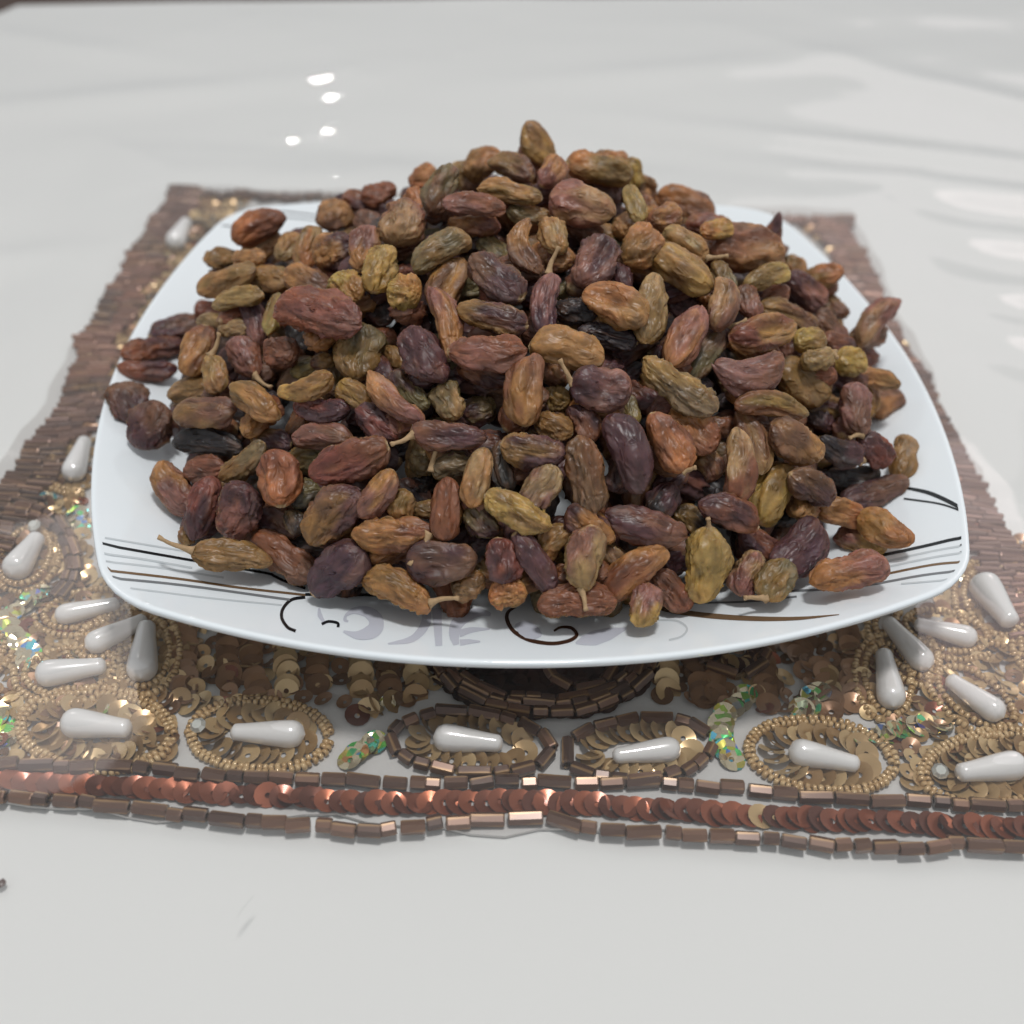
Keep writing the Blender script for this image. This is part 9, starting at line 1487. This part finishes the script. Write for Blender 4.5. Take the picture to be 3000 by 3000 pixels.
# ------------------------------------------------------------------ the raisins
PAL = {'dp': (88, 59, 60), 'br': (120, 84, 64), 'rb': (132, 83, 58), 'am': (172, 122, 74), 'ol': (143, 109, 64), 'gr': (120, 104, 72), 'bk': (52, 44, 45),
       'ye': (178, 144, 80), 'yg': (162, 136, 80), 'pk': (142, 97, 84), 'or': (174, 112, 68), 'ta': (168, 134, 92), 'pu': (128, 72, 60), 'vi': (86, 60, 68), 'sl': (68, 61, 59)}
GAIN = 0.80
def raisin_verts(L, W, T, flags, seed, nu=52, nv=38):
    rng = np.random.default_rng(seed)
    t = np.linspace(0.0, math.pi, nv); a = np.linspace(0, 2 * math.pi, nu, endpoint=False)
    x = -np.cos(t); pw = rng.uniform(2.5, 3.8)
    prof = np.maximum(1 - np.abs(x) ** pw, 0) ** (1 / 2.05)
    tap = 1 - rng.uniform(-0.16, 0.16) * x
    if flags == 't': tap = 1 - 0.55 * x
    X, Aa = np.meshgrid(x, a, indexing='ij'); Pr = np.repeat((prof * tap)[:, None], nu, 1)
    cy, cz = np.cos(Aa), np.sin(Aa)
    D = np.stack([X, cy * Pr, cz * Pr], -1).reshape(-1, 3)         # unit body
    U = np.stack([X.ravel() * 0.9, (cy * np.sqrt(np.maximum(Pr, 0.15))).ravel(), (cz * np.sqrt(np.maximum(Pr, 0.15))).ravel()], -1)
    so = rng.uniform(0, 50, 3)
    big = vnoise(U * 1.25 + so, 1)
    warp = np.stack([vnoise(U * 1.7 + so + 5, 2), vnoise(U * 1.7 + so + 11, 3), vnoise(U * 1.7 + so + 17, 4)], -1)
    amp = {'W': 0.34, 'w': 0.25, 's': 0.10}.get(flags, 0.18) * rng.uniform(0.9, 1.2)
    Q = U * np.array((1.7, 3.1, 3.1)) + warp * 1.0 + so
    r1 = np.abs(vnoise(Q, 5)) * 2.2 - 0.4
    r2 = 1 - np.abs(vnoise(Q * 2.1 + 3, 6)) * 2.0
    r3 = vnoise(Q * 4.3 + 8, 7)
    lump = vnoise(U * 2.4 + so + 40, 8)
    disp = 0.25 * big + 0.15 * lump + amp * (0.44 * r1 + 0.44 * r2 + 0.34 * r3 - 0.15)
    R_ = (1 + disp)
    # puckered ends
    pin = smooth01((np.abs(X.ravel()) - 0.72) / 0.28)
    R_ = R_ * (1 - 0.14 * pin * (0.5 + 0.5 * np.sin(7 * Aa.ravel() + so[0])))
    P = np.stack([D[:, 0] * (1 + 0.06 * big), D[:, 1] * R_, D[:, 2] * R_], -1)
    if flags == 'd' or rng.random() < 0.34:
        dep = rng.uniform(0.45, 0.62) if flags == 'd' else rng.uniform(0.2, 0.4)
        ox, oy = rng.uniform(-0.2, 0.2), rng.uniform(-0.2, 0.2)
        k = np.exp(-(((P[:, 0] - ox) / 0.55) ** 2 + ((P[:, 1] - oy) / 0.5) ** 2)) * (P[:, 2] > 0)
        P[:, 2] -= dep * k * 1.0
    P = P * np.array((L / 2, W / 2, T / 2))
    bend = (0.22 if flags == 'k' else rng.uniform(-0.09, 0.09)) * L
    P[:, 1] += bend * ((P[:, 0] / (L / 2)) ** 2 - 0.35)
    F = grid_faces(nu, nv, True)
    return P, F, U, X.ravel(), so
def raisin_colour(U, X, so, c1, c2, rng):
    a = np.array(srgb(*PAL[c1])) * GAIN; b = np.array(srgb(*PAL[c2])) * GAIN
    j = np.exp(rng.normal(0, 0.04, 3)); a = a * j; b = b * j
    a = a * 0.99 + a.mean() * 0.01; b = b * 0.99 + b.mean() * 0.01
    t = smooth01(0.5 + 0.55 * X + 0.75 * vnoise(U * 1.6 + so + 31, 21))
    C = a[None] * (1 - t[:, None]) + b[None] * t[:, None]
    mot = 1 + 0.38 * vnoise(U * 3.1 + so, 22) + 0.14 * vnoise(U * 7 + so, 23)
    warm = smooth01(vnoise(U * 2.2 + so + 70, 24) * 1.2 - 0.15)[:, None]
    C = C * mot[:, None]
    sc = (smooth01((X * (1 if so[1] > 25 else -1) - 0.955) / 0.03) * (so[2] > 22))[:, None]
    C = C * (1 - sc) + sc * np.array((0.42, 0.28, 0.15))
    return np.clip(C * (1 - 0.14 * warm) + 0.14 * warm * np.array(srgb(160, 104, 58)), 0.004, 0.9)
def set_tint(me, C):
    at = me.color_attributes.new("tint", 'FLOAT_COLOR', 'POINT')
    at.data.foreach_set("color", np.concatenate([C, np.ones((len(C), 1))], 1).astype(np.float32).ravel())

def stalk(parent, base, tip, seed):
    """little dried stalk with a flared foot, curved (local centimetres)"""
    rng = np.random.default_rng(seed)
    b, tp = Vector(base), Vector(tip); d = tp - b; ln = d.length
    side = d.cross(Vector((0.3, 0.5, 1))).normalized() * ln * rng.uniform(-0.10, 0.10)
    n, k = 8, 12; V = []
    for j in range(k):
        t = j / (k - 1); c = b + d * t + side * math.sin(t * math.pi)
        r = 0.060 * (1 - 0.45 * t) + 0.055 * math.exp(-t * 9) + 0.018 * (t > 0.9)
        u = d.normalized().orthogonal().normalized(); w = d.normalized().cross(u)
        for i in range(n):
            an_ = 2 * math.pi * i / n; rr = r * (1 + 0.15 * math.sin(3 * an_ + j))
            V.append(tuple(c + u * rr * math.cos(an_) + w * rr * math.sin(an_)))
    F = grid_faces(n, k, True) + [tuple(range(n))[::-1], tuple(range((k - 1) * n, k * n))]
    return link("stalk", mesh_from("stalk", V, F), M['stalk'], parent)

for i, (P, ax, nn, L, W, T, c1, c2, flg, st, label) in enumerate(RAISINS):
    rng = np.random.default_rng(1000 + i)
    V, F, U, X, so = raisin_verts(L * 1.0 * (1.1 if P[1] > 1.5 else 1), W * 0.925 * (1.14 if P[1] > 1.5 else 1), T * 0.93 * (1.12 if P[1] > 1.5 else 1), flg, 500 + i)
    me = mesh_from("raisin", V, F); set_tint(me, raisin_colour(U, X, so, c1, c2, rng))
    o = link("raisin", me, M['raisin'])
    A = Vector(ax).normalized(); Nn = Vector(nn); Nn = (Nn - A * A.dot(Nn)).normalized(); B = Nn.cross(A)
    mw = Matrix((A, B, Nn)).transposed().to_4x4(); mw.translation = Vector(P) * S
    o.matrix_world = mw
    tag(o, label, "raisin", "raisins heaped on the plate")
    if st:
        sg, tip = st
        loc = mw.inverted() @ (Vector(tip) * S) / S
        stalk(o, (sg * L * 0.47, 0, 0.02), loc, 900 + i)
VV = []; FF = []; CC = []; off = 0
for i, (P, ax, nn, L, W, c1, c2) in enumerate(BURIED):
    rng = np.random.default_rng(3000 + i)
    V, F, U, X, so = raisin_verts(L, W, W * 0.8, 'w', 2500 + i, 20, 15)
    A = np.array(ax); A = A / np.linalg.norm(A); Nn = np.array(nn); Nn = Nn - A * A.dot(Nn); Nn /= np.linalg.norm(Nn); B = np.cross(Nn, A)
    VV.append(V @ np.stack([A, B, Nn]) + np.array(P)); CC.append(raisin_colour(U, X, so, c1, c2, rng))
    FF += [tuple(q + off for q in f) for f in F]; off += len(V)
me = mesh_from("buried_raisins", np.concatenate(VV), FF); set_tint(me, np.concatenate(CC))
o = link("buried_raisins", me, M['raisin'])
tag(o, "dark raisins packed below the surface of the heap on the plate", "raisins", kind='stuff')

# ------------------------------------------------------------------ small marks on the cover
sx, sy = SPECK
V = [(0, 0, 0.07)] + [((0.10 + 0.02 * math.sin(k * 2.1)) * math.cos(k * math.pi / 5), (0.09 + 0.02 * math.cos(k * 3)) * math.sin(k * math.pi / 5), 0) for k in range(10)]
F = [(0, 1 + k, 1 + (k + 1) % 10) for k in range(10)]
o = link("loose_sequin", mesh_from("loose_sequin", V, F), M['speck']); o.location = (sx * S, sy * S, 0.15 * S)
tag(o, "tiny brown speck on the white cloth at the left edge", "speck")

P = np.array(SCRATCH); t = np.linspace(0, 1, 12); V = []
px = np.interp(t, (0, 0.5, 1), P[:, 0]); py = np.interp(t, (0, 0.5, 1), P[:, 1]); zz = film_z(px, py)
wd = 0.016 * np.sin(t * math.pi) + 0.003
for w, dz in ((-1, 0.002), (0, 0.012), (1, 0.002)): V.append(np.stack([px + w * wd, py + 0 * wd, zz + dz], -1))
M['crease'] = simple("scuffed_plastic", (0.62, 0.62, 0.60), rough=0.35)
link("scuff_mark", mesh_from("scuff_mark", np.concatenate(V), grid_faces(12, 3)), M['crease'], film)
